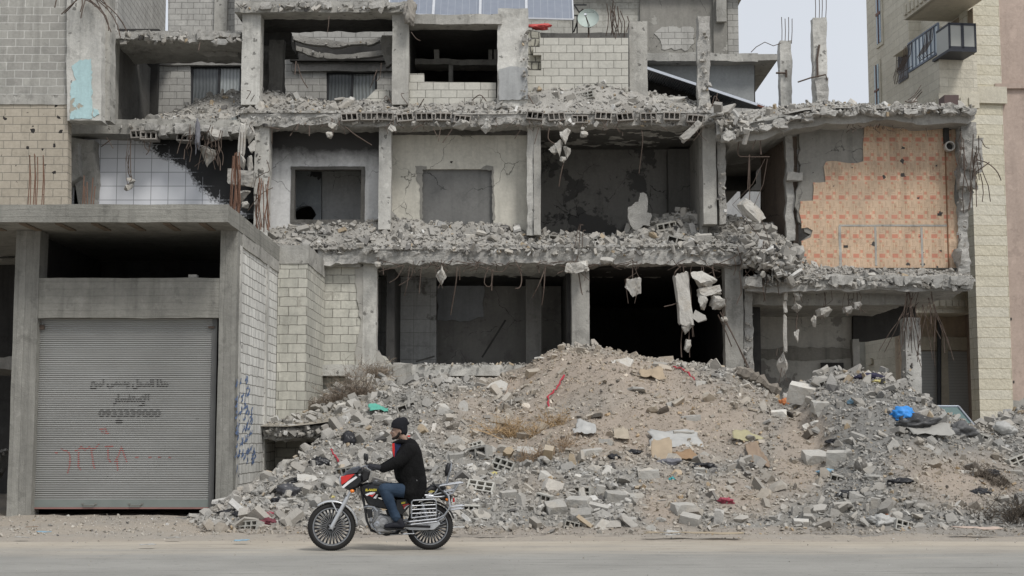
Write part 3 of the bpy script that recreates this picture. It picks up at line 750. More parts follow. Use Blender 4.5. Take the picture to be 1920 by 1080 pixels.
# --- patterned tile wall
def tile_orange():
    nt = NT('orange_patterned_tile'); x, z = nt.sep()[0], nt.sep()[2]
    W_, H_ = .333, .50
    ox = -(xt(1619, 300, 36.3)); oz = -zt(303, 36.3)
    U = nt.math('DIVIDE', nt.math('ADD', x, ox), W_); V = nt.math('DIVIDE', nt.math('ADD', z, oz), H_)
    u = nt.math('FRACT', U); v = nt.math('FRACT', V)
    def rect(a, b_, c, d):
        m = nt.math('MULTIPLY', nt.math('GREATER_THAN', u, a), nt.math('LESS_THAN', u, b_))
        return nt.math('MULTIPLY', m, nt.math('MULTIPLY', nt.math('GREATER_THAN', v, c), nt.math('LESS_THAN', v, d)))
    base = nt.mix(nt.noise(2.3, 4), (.54, .395, .27), (.60, .45, .32))
    # paler plates
    col = nt.mix(nt.math('MULTIPLY', rect(.5, .95, .08, .5), .75), base, (.62, .455, .31))
    col = nt.mix(nt.math('MULTIPLY', rect(.05, .45, .55, .9), .7), col, (.58, .42, .28))
    for a, b_, c, d, k in ((.05, .50, .05, .26, .62), (.60, .80, .30, .45, .55), (.08, .26, .84, .95, .5), (.55, .72, .02, .1, .4), (.30, .42, .62, .72, .35)):
        col = nt.mix(nt.math('MULTIPLY', rect(a, b_, c, d), k), col, (.52, .13, .08))
    for a, b_, c, d, k in ((.54, .575, .1, .5, .5), (.80, .835, .15, .6, .55), (.88, .91, .1, .45, .35), (.08, .4, .34, .36, .45), (.30, .33, .42, .8, .5), (.12, .15, .45, .78, .4), (.5, .92, .62, .64, .4), (.6, .63, .68, .95, .5), (.7, .73, .7, .92, .4), (.08, .42, .82, .84, .4), (.40, .43, .5, .8, .35)):
        col = nt.mix(nt.math('MULTIPLY', rect(a, b_, c, d), k), col, (.19, .08, .045))
    edge = nt.math('MAXIMUM', nt.math('GREATER_THAN', u, .985), nt.math('GREATER_THAN', v, .99))
    col = nt.mix(nt.math('MULTIPLY', edge, .35), col, (.35, .27, .19))
    r = nt.n('TexWhiteNoise', {'Vector': nt.n('CombineXYZ', {0: nt.math('FLOOR', U), 1: nt.math('FLOOR', V)}).outputs[0]}, noise_dimensions='2D').outputs[0]
    col = nt.mulv(col, nt.math('MULTIPLY_ADD', r, .12, .92))
    col = stains(nt, col, .42, .25)
    dr = nt.ramp(nt.noise(.7, 5, .6), .5, .7); col = nt.mix(nt.math('MULTIPLY', dr, .3), col, (.33, .27, .21))
    hm = nt.holes(.34, 2.3, .13); col = nt.mix(hm, col, (.06, .055, .05))
    nt.bump(nt.math('SUBTRACT', nt.noise(4, 3), nt.math('ADD', nt.math('MULTIPLY', edge, .6), hm)), .35, .02)
    return nt.out(col, .6)
M['tile_orange'] = tile_orange()
wallp('wall', [(1497, 228, 1), (1515, 222, 0), (1806, 222, 0), (1806, 505, 0), (1500, 505, .4), (1502, 452, .6), (1520, 440), (1497, 415, 1), (1497, 300, 1)], 36.35, .22, 'plaster_grey', amp=.09, seed=9)
wallp('tile_panel', [(1619, 222, 0), (1802, 222, 0), (1802, 320, .5), (1792, 330, .5), (1790, 380, .5), (1797, 395, 0), (1797, 502, 0), (1503, 502, 0), (1503, 452, .6), (1520, 445, .8), (1524, 432, .8), (1503, 428, .8), (1501, 377, .25), (1524, 376, .3), (1525, 342, .6), (1548, 341, .6), (1549, 303, .7), (1619, 302, 0.3)], 36.32, .028, 'tile_orange', amp=.085, seed=12, label='orange patterned tiles with shot holes')
b = MB()   # chased grooves and a waste pipe
for x0_, x1_, y0_, y1_ in ((1573, 1578, 424, 500), (1573, 1776, 421, 424.5), (1640, 1644, 425, 498), (1727, 1731, 426, 500)):
    pbox(b, x0_, x1_, y0_, y1_, 36.312, .02, rough=.006, res=.06)
part('pipe_groove', b, 'conc')
b = MB(); pbox(b, 1774, 1776, 226, 502, 36.3, .03); part('pipe_groove', b, m_plain('rust_brown_groove', (.2, .11, .06), .9))
c_ = P(1778, 276, 36.25); b = MB(); b.lathe([(0, .1), (0, .13), (-.16, .13), (-.16, .095), (0, .095)], c_, (0, 1, 0), 18); part('waste_pipe', b, m_plain('grey_pvc', (.42, .40, .36), .5))
b = MB(); b.lathe([(-.02, .095), (-.03, .095)], c_, (0, 1, 0), 14); part('pipe_mouth', b, 'black')
b = MB(); pbox(b, 1771, 1780, 228, 268, 36.2, .12, rough=.02); part('pipe_bracket', b, 'sooty_shade')
for px, py in ((1762, 402), (1586, 462)):
    b = MB(); pbox(b, px - 4, px + 4, py - 2.2, py + 2.2, 36.31, .02); part('socket', b, 'black')
# right broken wall end with dangling mesh
b = MB()
for (x0_, x1_, y0_, y1_, Y) in ((1803, 1828, 232, 262, 35.9), (1803, 1843, 258, 322, 35.8), (1800, 1832, 318, 352, 35.9), (1799, 1822, 350, 392, 36.1), (1798, 1815, 388, 470, 36.2), (1800, 1816, 465, 520, 35.9)):
    pbox(b, x0_, x1_, y0_, y1_, Y, .5, rough=.1, res=.07)
part('wall_end', b, 'broken')
# --- ground floor rooms
M['ga'] = m_plaster('dark_room_wall', (.38, .365, .34), amt=.5, patch=.32, pcol=(.22, .21, .2))
wallp('wall', [(600, 490), (818, 490), (818, 710), (600, 710)], 38.6, .2, m_block('dim_tiled_wall', (.34, .34, .33), (.30, .30, .29), mortar=(.2, .2, .19), bw=.44, bh=.36, off=0, ms=.006, smear=.42, smcol=(.13, .125, .12)))
wallp('wall', [(800, 480), (1085, 480), (1085, 710), (800, 710)], 41, .2, 'ga')
wallp('wall', jag([(820, 525), (908, 525), (909, 545), (905, 572), (907, 594), (880, 602), (820, 600)], 3, 8, 3), 40.9, .06, m_plaster('pale_patch', (.48, .49, .50)))
b = MB(); pbox(b, 986, 1015, 505, 700, 39.2, .4); part('column', b, m_concrete('dim_column', (.30, .29, .27)))
b = MB(); b.bar(P(948, 600, 39), P(904, 670, 39), .05); b.bar(P(780, 678, 37.6), P(815, 668, 37.6), .04); part('fallen_bar', b, 'black')
b = MB(); b.box(xt(1072) - .1, xt(1072) + .2, 36.5, 47, 2.5, 5.8); part('party_wall', b, 'black')
b = MB(); b.box(xt(1110), xt(1370), 36.4, 38.2, zt(499) - .03, zt(499) + .02); part('ceiling', b, 'sooty_shade')
b = MB(); b.box(xt(1386) - .15, xt(1386), 36.4, 47, 0, 5.8); part('party_wall', b, 'sooty_shade')
b = MB(); b.box(xt(640), xt(1075), 36.7, 36.9, 0, 3.0); part('basement_wall', b, 'black')  # black back plane, darkness under the ledge put into its colour
b = MB(); pbox(b, 736, 772, 682, 770, 35.5, .5, rough=.05); part('column', b, 'conc')
b = MB(); pbox(b, 772, 985, 685, 706, 35.62, .2, rough=.035); part('sill_beam', b, 'conc_light')
# right ground floor room, open to the tower behind
M['gc'] = m_plaster('bare_room_wall', (.52, .50, .45), patch=.42, pcol=(.28, .265, .24), holes=(.1, 1.5, .1))
wallp('wall', [(1400, 560), (1612, 560), (1612, 800), (1400, 800)], 39.8, .2, 'gc')
wallp('wall', jag([(1405, 650), (1440, 655), (1480, 648), (1510, 652), (1560, 650), (1605, 655), (1605, 672), (1520, 676), (1450, 672), (1405, 674)], 4, 8, 2), 39.77, .05, m_concrete('exposed_rough_band', (.30, .285, .25)))
b = MB(); pbox(b, 1540, 1582, 680, 700, 39.7, .08); part('small_window', b, 'black')
wallp('wall', [(1600, 560, 0), (1718, 560, 0), (1718, 622, .8), (1630, 640, .8), (1612, 640, 0), (1600, 640, 0)], 39.6, .25, 'sooty_shade', amp=.04)
b = MB(); pbox(b, 1600, 1612, 636, 740, 39.5, .3, rough=.02); part('column', b, 'conc')
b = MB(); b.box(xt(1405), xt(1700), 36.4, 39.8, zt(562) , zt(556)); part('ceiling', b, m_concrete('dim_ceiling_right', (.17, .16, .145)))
# --- walls beside the garage
zcap = 5.93
b = MB(); b.box(sx + .01, xt(575, 600, 32.9), 32.9, 33.1, -.1, 5.5); part('wall', b, 'block_yellow')
xs_ = xt(575, 600, 32.9)
b = MB(); b.box(xs_ - .2, xs_, 33.1, 36.0, -.1, 5.5); part('wall', b, 'block_yellow')
b = MB(); b.rbox(sx + .01, xs_ + .02, 32.88, 33.12, 5.5, zcap, .1, .02); part('beam', b, 'conc')
b = MB(); b.rbox(xs_ - .22, xs_ + .02, 33.12, 36.0, 5.5, zcap, .1, .02); part('beam', b, 'conc')
wallp('wall', [(597, 496, .0), (676, 496, 0), (682, 500, 0), (690, 560, .4), (676, 640, .8), (700, 655, 1), (722, 668, 1), (738, 690, 1), (740, 790, 0), (560, 790, 0), (560, 496, 0)], 36.06, .25, 'block_yellow', amp=.08, seed=4)
wallp('chipped_surround', [(664, 500, 0), (700, 500, 0), (700, 655, .9), (722, 675, 1), (735, 700, 1), (735, 740, 0), (700, 738, .8), (672, 700, 1), (668, 650, 1), (676, 610, .8), (668, 560, .8)], 36.03, .03, m_plaster('chipped_pale_render', (.40, .385, .35)), amp=.09, seed=8)
b = MB(); pbox(b, 603, 676, 470, 500, 35.9, .4, rough=.02); part('beam', b, 'conc')
# broken ledge over the dark hole beside the garage
b = MB(); b.rbox(P(500, 800, 31.6).x, P(604, 800, 31.6).x, 31.2, 35.6, P(560, 824, 31.6).z, P(560, 797, 31.6).z, .06, .09, freq=2.5); part('ledge', b, 'broken')
b = MB(); b.box(-5.3, -3.3, 33.4, 33.6, -.2, 1.5); part('basement_wall', b, 'black')
# --- second floor
M['rear_lintel'] = m_concrete('rear_lintel', (.27, .26, .24))
rear = empty('rear_house', (P(520, 400, 40.6).x, 40.6, 0), 'pale block house behind the open top floor, with two curtained windows', 'house')
b = MB(); plate(b, [(286, 60), (760, 60), (760, 300), (286, 300)], 40.6, .25, holes=[[(357, 123), (453, 123), (453, 230), (357, 230)], [(612, 134), (707, 134), (707, 240), (612, 240)]]); b.build('wall', M['block_rear'], rear)
b = MB(); pbox(b, 288, 455, 108, 122, 40.5, .2, rough=.01); b.build('lintel', M['rear_lintel'], rear)
b = MB(); pbox(b, 548, 770, 117, 133, 40.5, .2, rough=.02); b.build('lintel', M['rear_lintel'], rear)
def glass_mat(name, c=(.16, .19, .2)):
    nt = NT(name); nt.b.inputs['Specular IOR Level'].default_value = .6
    w = nt.n('TexWave', {'Vector': nt.pos(), 'Scale': 3.2, 'Distortion': 2.5, 'Detail': 2}, bands_direction='X').outputs[0]
    return nt.out(nt.mulv(nt.mix(nt.noise(2, 3), tuple(v * .7 for v in c), tuple(v * 1.2 for v in c)), nt.math('MULTIPLY_ADD', w, .5, .7)), .18)
M['curtain'] = glass_mat('curtained_glass', (.30, .32, .315)); M['dark_frame'] = m_plain('dark_window_frame', (.03, .03, .032), .5)
for (x0_, y0_, x1_, y1_, mid) in ((357, 123, 453, 230, 410), (612, 134, 707, 240, 660)):
    b = MB()
    for r_ in ((x0_, x0_ + 4, y0_, y1_), (x1_ - 4, x1_, y0_, y1_), (mid - 2, mid + 2, y0_, y1_)): pbox(b, *r_, 40.68, .08)
    pbox(b, x0_ + 4, x1_ - 4, y0_, y0_ + 4, 40.683, .08); fr = b.build('window', M['dark_frame'], rear)
    b = MB(); plate(b, [(x0_ + 2, y0_ + 2), (mid, y0_ + 2), (mid, y1_), (x0_ + 2, y1_)], 40.74, .02); b.build('pane', glass_mat('dim_glass', (.12, .13, .132)), fr)
    b = MB(); plate(b, [(mid, y0_ + 2), (x1_ - 2, y0_ + 2), (x1_ - 2, y1_), (mid, y1_)], 40.75, .02); b.build('pane', M['curtain'], fr)
# dark stairwell at the left of the top floor
b = MB(); p = lambda px, py, Y: P(px, py, Y)
x1s, x2s = xt(215, 150, 36.6), xt(292, 150, 40.4)
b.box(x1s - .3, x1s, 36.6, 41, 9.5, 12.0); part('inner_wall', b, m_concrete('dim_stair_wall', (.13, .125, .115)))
b = MB(); b.box(xt(232, 150, 40), xt(292, 150, 40), 40.2, 40.4, 9.0, 13); part('inner_wall', b, 'sooty_shade')
b = MB(); pbox(b, 200, 216, 66, 226, 36.5, .35, rough=.01); part('column', b, 'conc')
b = MB(); pbox(b, 236, 290, 132, 150, 37.2, .9, rough=.05); 
b = MB(); b.rbox(xt(200, 70, 36.3), xt(452, 70, 36.3), 36.2, 38.6, zt(76, 36.3), zt(60, 36.3), .1, .06); part('roof_slab', b, 'broken')
wallp('broken_edge', [(255, 78), (300, 66), (330, 80), (380, 84), (420, 78), (446, 90), (446, 106), (380, 102), (345, 92), (310, 90), (275, 84)], 37.4, .5, 'broken', amp=.09, seed=2)
b = MB(); b.box(xt(190, 60, 38.5), xt(300, 60, 38.5), 38.4, 41, zt(62, 38.4), zt(54, 38.4)); part('roof_slab', b, 'sooty_shade')
# roof beam and torn roof slab over the middle bays
b = MB(); b.rbox(xt(443, 15), xt(772, 15), 35.85, 36.5, zt(26), zt(6), .1, .035); part('beam', b, 'conc')
b = MB(); b.rbox(xt(440, 15), xt(772, 15), 36.4, 37.9, zt(22), zt(8), .15, .04); part('roof_slab', b, 'sooty_shade')
b = MB(); b.rbox(xt(764, 30), xt(940, 30), 35.95, 36.5, zt(46), zt(28), .1, .025); part('beam', b, 'conc')
b = MB(); b.box(xt(764, 30), xt(940, 30), 36.4, 41.5, zt(40), zt(30)); b.box(xt(764), xt(950), 41.2, 41.4, 9, 13); part('roof_slab', b, 'black')
b = MB(); b.box(xt(744, 100), xt(765, 100), 36.46, 41, 9.6, 12.6); part('party_wall', b, 'sooty_shade')
b = MB(); b.box(xt(946, 100), xt(952, 100), 36.5, 41, 9.6, 12.6); part('party_wall', b, 'sooty_shade')
for k, (pts, Y) in enumerate((([(520, 64), (560, 66), (600, 74), (640, 78), (690, 74), (732, 66), (732, 73), (700, 82), (640, 88), (590, 84), (550, 74), (520, 71)], 38.4), ([(545, 83), (575, 90), (600, 100), (640, 102), (680, 98), (722, 94), (722, 101), (690, 107), (640, 111), (596, 108), (568, 98), (545, 90)], 38.9), ([(716, 66), (737, 66), (736, 118), (724, 126), (716, 100)], 37.7))):
    wallp('hanging_slab', pts, Y, .22, 'broken', amp=.05, seed=20 + k)
b = MB(); b.box(xt(545, 90, 40.45), xt(765, 90, 40.45), 40.3, 40.5, zt(116, 40.45), zt(82, 40.45)); part('rear_shadow_panel', b, 'sooty_shade')  # added dark panel, painted shadow behind the hanging slabs
b = MB(); pbox(b, 504, 530, 74, 196, 37.3, .4, rough=.03); pbox(b, 492, 504, 84, 196, 38.0, .3, rough=.02); part('column', b, m_concrete('stained_inner_column', (.12, .115, .105), amt=.6))
b = MB(); pbox(b, 492, 545, 60, 84, 37.9, 1.5, rough=.03); part('beam', b, 'sooty_shade')
# bay with the block parapet
b = MB(); plate(b, [(763, 138, 0), (795, 138, 0), (795, 153, 0), (930, 155, 0), (930, 212, 0), (763, 212, 0)], 36.3, .2); part('block_parapet', b, 'block_new')
b = MB(); plate(b, [(704, 168, 0), (730, 168, 0), (730, 200, 0), (670, 200, 0), (690, 182, 0)], 36.4, .2); part('block_parapet', b, 'block_new')
b = MB(); pbox(b, 764, 936, 111, 121, 38.6, .7, rough=.03); part('shelf_slab', b, 'conc')
for x0_, y0_, x1_, y1_ in ((814, 56, 823, 112), (841, 121, 849, 156), (916, 74, 923, 112), (926, 70, 933, 112)):
    b = MB(); pbox(b, x0_, x1_, y0_, y1_, 38.7, .3, rough=.02); part('hollow_block_pier', b, 'conc_light')
b = MB(); plate(b, [(990, 50, 0), (1176, 72, 0), (1176, 72, 0), (1178, 168, .2), (1178, 190, 0), (980, 190, 0), (984, 140, 1), (990, 100, 1), (982, 60, 1)], 36.5, .22, amp=.02); 
b = MB(); plate(b, [(1012, 71, 0), (1178, 71, 0), (1178, 190, 0), (988, 190, 0), (988, 132, 0), (1015, 132, 0), (1015, 103, 0), (1000, 103, 0), (1000, 88, 0), (1012, 88, 0)], 36.45, .2); part('block_panel', b, 'block_new')
b = MB(); plate(b, [(968, 50, 0), (1012, 60, 0), (1014, 72, 0), (1014, 190, 0), (968, 190, 0)], 36.6, .25, amp=.03); part('block_panel', b, m_block('ragged_hollow_block', (.42, .405, .34), (.34, .33, .28), mortar=(.13, .125, .11), ms=.02, bh=.204, bw=.2, smear=.42, smcol=(.33, .32, .28), rock=.6, wob=.12))
b = MB(); plate(b, jag([(935, 130), (958, 124), (988, 128), (990, 186), (936, 188)], 1.5, 6, 3), 36.0, .05); part('cement_sheet', b, m_concrete('smooth_grey_sheet', (.36, .365, .36), amt=.2, bumps=.05))
# hollow blocks showing in the broken slab edge
def hollow(mb, o, ax, ay, az, tint=(1, 1, 1), nh=3, two=False):
    """hollow block: face in the ax/az plane with nh openings, ay is its depth"""
    o = Vector(o); ax = Vector(ax); ay = Vector(ay); az = Vector(az)
    outer = [(0, 0), (1, 0), (1, 1), (0, 1)]; hs = []
    for r in range(2 if two else 1):
        z0_, z1_ = (.14, .86) if not two else ((.1, .44) if r == 0 else (.56, .9))
        for i in range(nh):
            a0 = .06 + i * (.94 / nh); a1 = a0 + .94 / nh - .06
            hs.append([(a0, z0_), (a1, z0_), (a1, z1_), (a0, z1_)])
    mb.poly([outer] + hs, lambda a, c: o + ax * a + az * c, ay, tint)
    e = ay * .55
    mb.add([o + e + ax * .03, o + e + ax * .97, o + e + ax * .97 + az, o + e + ax * .03 + az], [(0, 1, 2, 3)], tuple(t * .12 for t in tint))  # dark back plane: shade of the cavities put into its tint
M['slab_block'] = m_tint('slab_hollow_block', (1, 1, 1))
for i, px in enumerate(list(range(986, 1300, 43)) + [640, 676, 705, 745, 780, 815, 850, 245, 262, 330]):
    yy = 209 + (i % 3) * 2 if px > 600 else 246
    yy += (i * 7 % 5) - 2; Yh = 35.56 + (i * 3 % 4) * .03; a = P(px, yy + 15, Yh); w = P(px + 31, yy + 15, Yh).x - a.x; b = MB(); tl = ((i * 5) % 7 - 3) * .012; k_ = .22 + (i * 3 % 5) * .02
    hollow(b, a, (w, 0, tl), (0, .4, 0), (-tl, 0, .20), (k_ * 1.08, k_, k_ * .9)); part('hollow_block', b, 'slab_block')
# stubs of pots, plus short rough lips along every slab edge
b = MB(); rd = random.Random(21)
def lip(x0, x1, yfun, Y, h, seed, mb):
    r = random.Random(seed); x = x0
    while x < x1:
        w = r.uniform(.18, .55); px = x; y = yfun(px)
        X = xt(px, y, Y); z = P(px, y, Y).z
        mb.rbox(X, X + w, Y - r.uniform(-.05, .2), Y + .35, z - h * r.uniform(.3, 1.1), z + h * r.uniform(.2, 1), .07, .06, freq=3)
        x += w * 2700 / Y * r.uniform(.55, 1.0)
lip(1395, 1815, lambda x: 530, 35.36, .13, 5, b)
lip(200, 450, lambda x: 68, 36.2, .12, 6, b)
lip(445, 770, lambda x: 10, 35.85, .1, 7, b)
lip(260, 450, lambda x: 244, 35.7, .18, 9, b)
part('broken_edge', b, 'broken')

# ---------------------------------------------------------------- house on the top right, its annexe, lean-to
rh = empty('plastered_house', (xt(1230, 400, 44.5), 44.5, 0), 'upper house of grey plaster and pale block rising behind the ruin', 'house')
b = MB(); plate(b, [(1060, -100), (1210, -100), (1210, 230), (900, 230), (900, -100)], 44.4, .3); b.build('wall', m_block('patched_pale_block', (.44, .43, .385), (.38, .37, .33), mortar=(.26, .25, .225), ms=.008, smear=.47, smcol=(.3, .29, .255), holes=(.2, 2.2, .15)), rh)
b = MB(); plate(b, [(1200, -100), (1342, -100), (1342, 240), (1200, 240)], 44.3, .3); b.build('wall', M['plaster_grey'], rh)
b = MB(); plate(b, jag([(1226, 62), (1242, 50), (1300, 52), (1303, 80), (1290, 94), (1240, 92), (1238, 75)], 4, 6, 5), 44.28, .04); b.build('bare_block_patch', M['block_rear'], rh)
b = MB(); pbox(b, 1338, 1364, -100, 240, 44.2, .35); b.build('column', M['plaster_grey'], rh)
b = MB(); pbox(b, 1364, 1384, -100, 130, 44.35, .3); b.build('wall', M['block_rear'], rh)
b = MB(); pbox(b, 1343, 1362, -4, 40, 44.0, .15, rough=.02); b.build('ledge', M['conc'], rh)
b = MB(); pbox(b, 900, 1400, -60, -20, 44.0, 6); b.build('roof_slab', M['conc'], rh)
b = MB(); pbox(b, 985, 1180, 62, 72, 42.5, 1.5, rough=.03); b.build('terrace', M['conc_dark'], rh)
an = empty('annexe', (xt(1320, 400, 42), 42, 0), 'flat roofed grey cement annexe with a thick overhanging slab', 'annexe')
b = MB(); plate(b, [(1205, 112), (1414, 112), (1414, 230), (1205, 230)], 42, .3); b.build('wall', m_plaster('smooth_grey_cement', (.30, .31, .305), amt=.2, streak=.1, crack=.0), an)
b = MB(); X0, X1 = xt(1205, 100, 41.6), xt(1420, 100, 41.6); b.rbox(X0, X1, 41.5, 44.2, P(0, 116, 41.6).z, P(0, 101, 41.6).z, .15, .04)
X2 = xt(1457, 105, 41.6); za, zb_ = P(0, 115, 41.6).z, P(0, 103, 41.6).z
b.add([(X1, 41.5, za), (X2, 41.5, za + .02), (X2, 41.5, zb_), (X1, 41.5, zb_), (X1, 45.5, za), (X2, 45.5, za), (X2, 45.5, zb_), (X1, 45.5, zb_)], [(0, 1, 2, 3), (4, 7, 6, 5), (0, 4, 5, 1), (1, 5, 6, 2), (3, 2, 6, 7)])
b.build('roof_slab', M['conc'], an)
b = MB(); b.box(xt(1414, 120, 42), xt(1414, 120, 42) + .02, 42.02, 45, 9, za); b.build('side_wall', M['conc_dark'], an)
lt = empty('lean_to_roof', (xt(1330, 200, 40), 39.6, P(1330, 165, 39.6).z), 'sloping corrugated metal lean-to roof with a bright edge', 'roof')
a0, a1 = P(1196, 120, 39.4), P(1452, 205, 39.4)
d_ = (a1 - a0); nrm = Vector((-d_.z, 0, d_.x)).normalized(); b = MB(); n_ = 60
for i in range(n_):
    s0 = a0 + d_ * (i / n_); s1 = a0 + d_ * ((i + .5) / n_); s2 = a0 + d_ * ((i + 1) / n_)
    for (u0, u1, o0, o1) in ((s0, s1, 0, .03), (s1, s2, .03, 0)):
        b.add([u0 + nrm * o0, u1 + nrm * o1, u1 + nrm * o1 + Vector((0, 2.3, .25)), u0 + nrm * o0 + Vector((0, 2.3, .25))], [(0, 1, 2, 3)])
b.build('corrugated_sheet', m_plain('dull_zinc_sheet', (.16, .17, .19), .5, .3), lt)
b = MB(); b.bar(a0 - nrm * .03, a1 - nrm * .03, .07, .07, up=(0, 1, 0)); b.build('edge_flashing', m_plain('bright_metal_edge', (.55, .58, .63), .4, .3), lt)
b = MB(); b.bar(P(1420, 197, 39.3), P(1458, 211, 39.3), .05); b.build('rafter', m_plain('rusty_red_rafter', (.16, .07, .05), .8), lt)
b = MB(); plate(b, [(1205, 122), (1345, 178), (1345, 215), (1205, 215)], 41.6, .1); b.build('shade_panel', M['sooty_shade'], lt)  # added dark sheet, painted shade under the lean-to
b = MB(); plate(b, [(1330, 198), (1420, 205), (1500, 206), (1500, 235), (1330, 235)], 39.2, .2); part('block_parapet', b, 'block_rear')
# roof posts
for (x0_, x1_, y0_, Y, lab, bars) in ((1463, 1485, 76, 39.5, 'shorter bare concrete post with four rebars, beside the annexe', (1466, 1472, 1478, 1484)), (1526, 1551, 32, 38.6, 'taller bare concrete post with rebars, nearer the cream tower', (1529, 1536, 1541, 1548))):
    e = empty('concrete_post', (xt((x0_ + x1_) / 2, 200, Y), Y, P(0, 210, Y).z), lab, 'post', 'concrete posts left standing on the roof')
    b = MB(); pbox(b, x0_, x1_, y0_, 216, Y, .33, rough=.03, res=.08); b.build('shaft', M['conc_light'], e)
    for k, px in enumerate(bars):
        b = MB(); a = P(px, y0_ + 6, Y + .15); c = P(px + (k - 1) * .6, y0_ - 44 + (k % 2) * 3, Y + .15); b.tube([a, (a + c) / 2 + Vector((.01, 0, 0)), c], .011, 5); b.build('rebar', M['steel'], e)
    if x0_ > 1500:
        b = MB(); b.tube([P(1536, 84, Y - .05), P(1532, 110, Y - .05), P(1533, 145, Y - .05)], .03, 5); b.tube([P(1496, 154, Y - .1), P(1520, 146, Y - .1), P(1548, 140, Y - .1), P(1551, 150, Y - .1)], .022, 5); b.build('bent_bar', M['steel'], e)
        b = MB(); pbox(b, 1530, 1554, 148, 216, Y - .08, .2, rough=.05, res=.06); b.build('patch', M['broken'], e)
    else:
        b = MB(); b.tube([P(1455, 137, Y - .05), P(1474, 137, Y - .05), P(1474, 131, Y - .05), P(1474, 145, Y - .05)], .03, 5)
        b.tube([P(1408, 98, Y), P(1418, 88, Y), P(1434, 79, Y), P(1450, 86, Y), P(1468, 80, Y)], .012, 5); b.build('bent_bar', M['steel'], e)
# left high block house and far one between
fh = empty('side_house', (xt(250, 400, 44), 44, 0), 'pale block house receding behind the left columns', 'house')
def quad3(b, pts, th):
    pts = [Vector(p) for p in pts]; n = (pts[1] - pts[0]).cross(pts[2] - pts[0]).normalized() * th
    b.add(pts + [p + n for p in pts], [(0, 1, 2, 3), (4, 7, 6, 5), (0, 4, 5, 1), (1, 5, 6, 2), (2, 6, 7, 3), (3, 7, 4, 0)])
b = MB(); zl, zh = 9.5, 16
xa, xb = xt(206, 30, 38.5), xt(299, 30, 46)
quad3(b, [(xa, 38.5, zl), (xb, 46, zl), (xb, 46, zh), (xa, 38.5, zh)], .2); b.build('wall', M['block_rear'], fh)
b = MB(); p_ = Vector((xa, 38.5, 0)).lerp(Vector((xb, 46, 0)), .62); b.box(p_.x - .02, p_.x + .12, p_.y - .16, p_.y + .1, zl, zh); b.build('column', M['conc'], fh)
fh2 = empty('far_house', (xt(380, 400, 47), 47, 0), 'distant pale block house with a concrete column, seen above the left roof slab', 'house')
b = MB(); plate(b, [(315, -90), (460, -90), (460, 120), (315, 120)], 47, .3); b.build('wall', M['block_rear'], fh2)
b = MB(); pbox(b, 402, 426, -90, 110, 46.9, .3); b.build('column', M['conc'], fh2)
b = MB(); plate(b, [(440, -90), (790, -90), (790, 60), (440, 60)], 46.2, .3, amp=0); b.build('rear_wall', M['block_rear'], fh2)
# ---------------------------------------------------------------- cream stone tower on the right
W0 = Vector((P(1822, 400, 42).x, 42, 0)); TU = Vector((-.112, .994, 0)); TV = Vector((-.994, -.112, 0))
tw = empty('stone_tower', (W0.x, W0.y, 0), 'tall cream stone apartment block with carved balconies and a glazed balcony screen', 'building')
def TW(t, s, z): return W0 + TU * t + TV * s + Vector((0, 0, z))
def tpx(px, py, s):   # pixel -> (t,z) on the wall plane at stand-off s
    q = rayplane(px, py, W0 + TV * s, TV) - W0
    return q.dot(TU), q.z
def fpx(px, py, t):   # pixel -> (s,z) on a front plane at depth t
    q = rayplane(px, py, W0 + TU * t, TU) - W0
    return q.dot(TV), q.z
def tprism(b, tz, s0, s1):   # polygon in (t,z) extruded from s0 to s1
    b.poly([tz], lambda a, c: TW(a, s1, c), TV * (s0 - s1))
def tbox(b, t0, t1, s0, s1, z0, z1):
    b.obox(TW((t0 + t1) / 2, (s0 + s1) / 2, (z0 + z1) / 2), TU * (t1 - t0) / 2, TV * (s1 - s0) / 2, (0, 0, (z1 - z0) / 2))
tf = tpx(1632, 300, 0)[0]
LT = 3.0
zlow = rayplane(1780, 545, W0 + TU * LT, TU).z
b = MB(); tbox(b, .3, tf, -7, 0, zlow, 24); b.build('wall', M['stone'], tw)
b = MB(); tbox(b, LT + .5, tf, -7, .3, -.2, zlow - .003); b.build('wall', M['stone'], tw)
b = MB(); tbox(b, -.25, .3, -.95, .06, -.2, 24); b.build('corner_pilaster', M['stone_y'], tw)
b = MB(); s_, z_ = fpx(1822, 165, -.3); tbox(b, -.36, .3, -1.05, .12, z_ - .45, z_ + .05); b.build('string_course', M['stone_s'], tw)
# narrow windows on the far edge
for (xa, ya, xb, yb, name, c) in ((1644, -40, 1655, 78, 'window', (.2, .27, .33)), (1642, 125, 1652, 205, 'window', (.22, .3, .33))):
    t1_, z1_ = tpx(xa, ya, 0); t0_, z0_ = tpx(xb, yb, 0)
    b = MB(); tbox(b, t0_ - .12, t1_ + .12, 0, .05, z0_ - .12, z1_ + .15); w = b.build(name, M['stone_s'], tw)
    b = MB(); tbox(b, t0_, t1_, .045, .065, z0_, z1_); b.build('pane', m_plain('sky_glass', c, .15, .2, .1, 2, .6), w)
    b = MB(); tbox(b, t0_ + (t1_ - t0_) * .45, t0_ + (t1_ - t0_) * .55, .06, .09, z0_, z1_); tbox(b, t0_, t1_, .06, .088, z0_ + (z1_ - z0_) * .42, z0_ + (z1_ - z0_) * .46); b.build('mullion', m_plain('brown_mullion', (.16, .08, .06), .6), w)
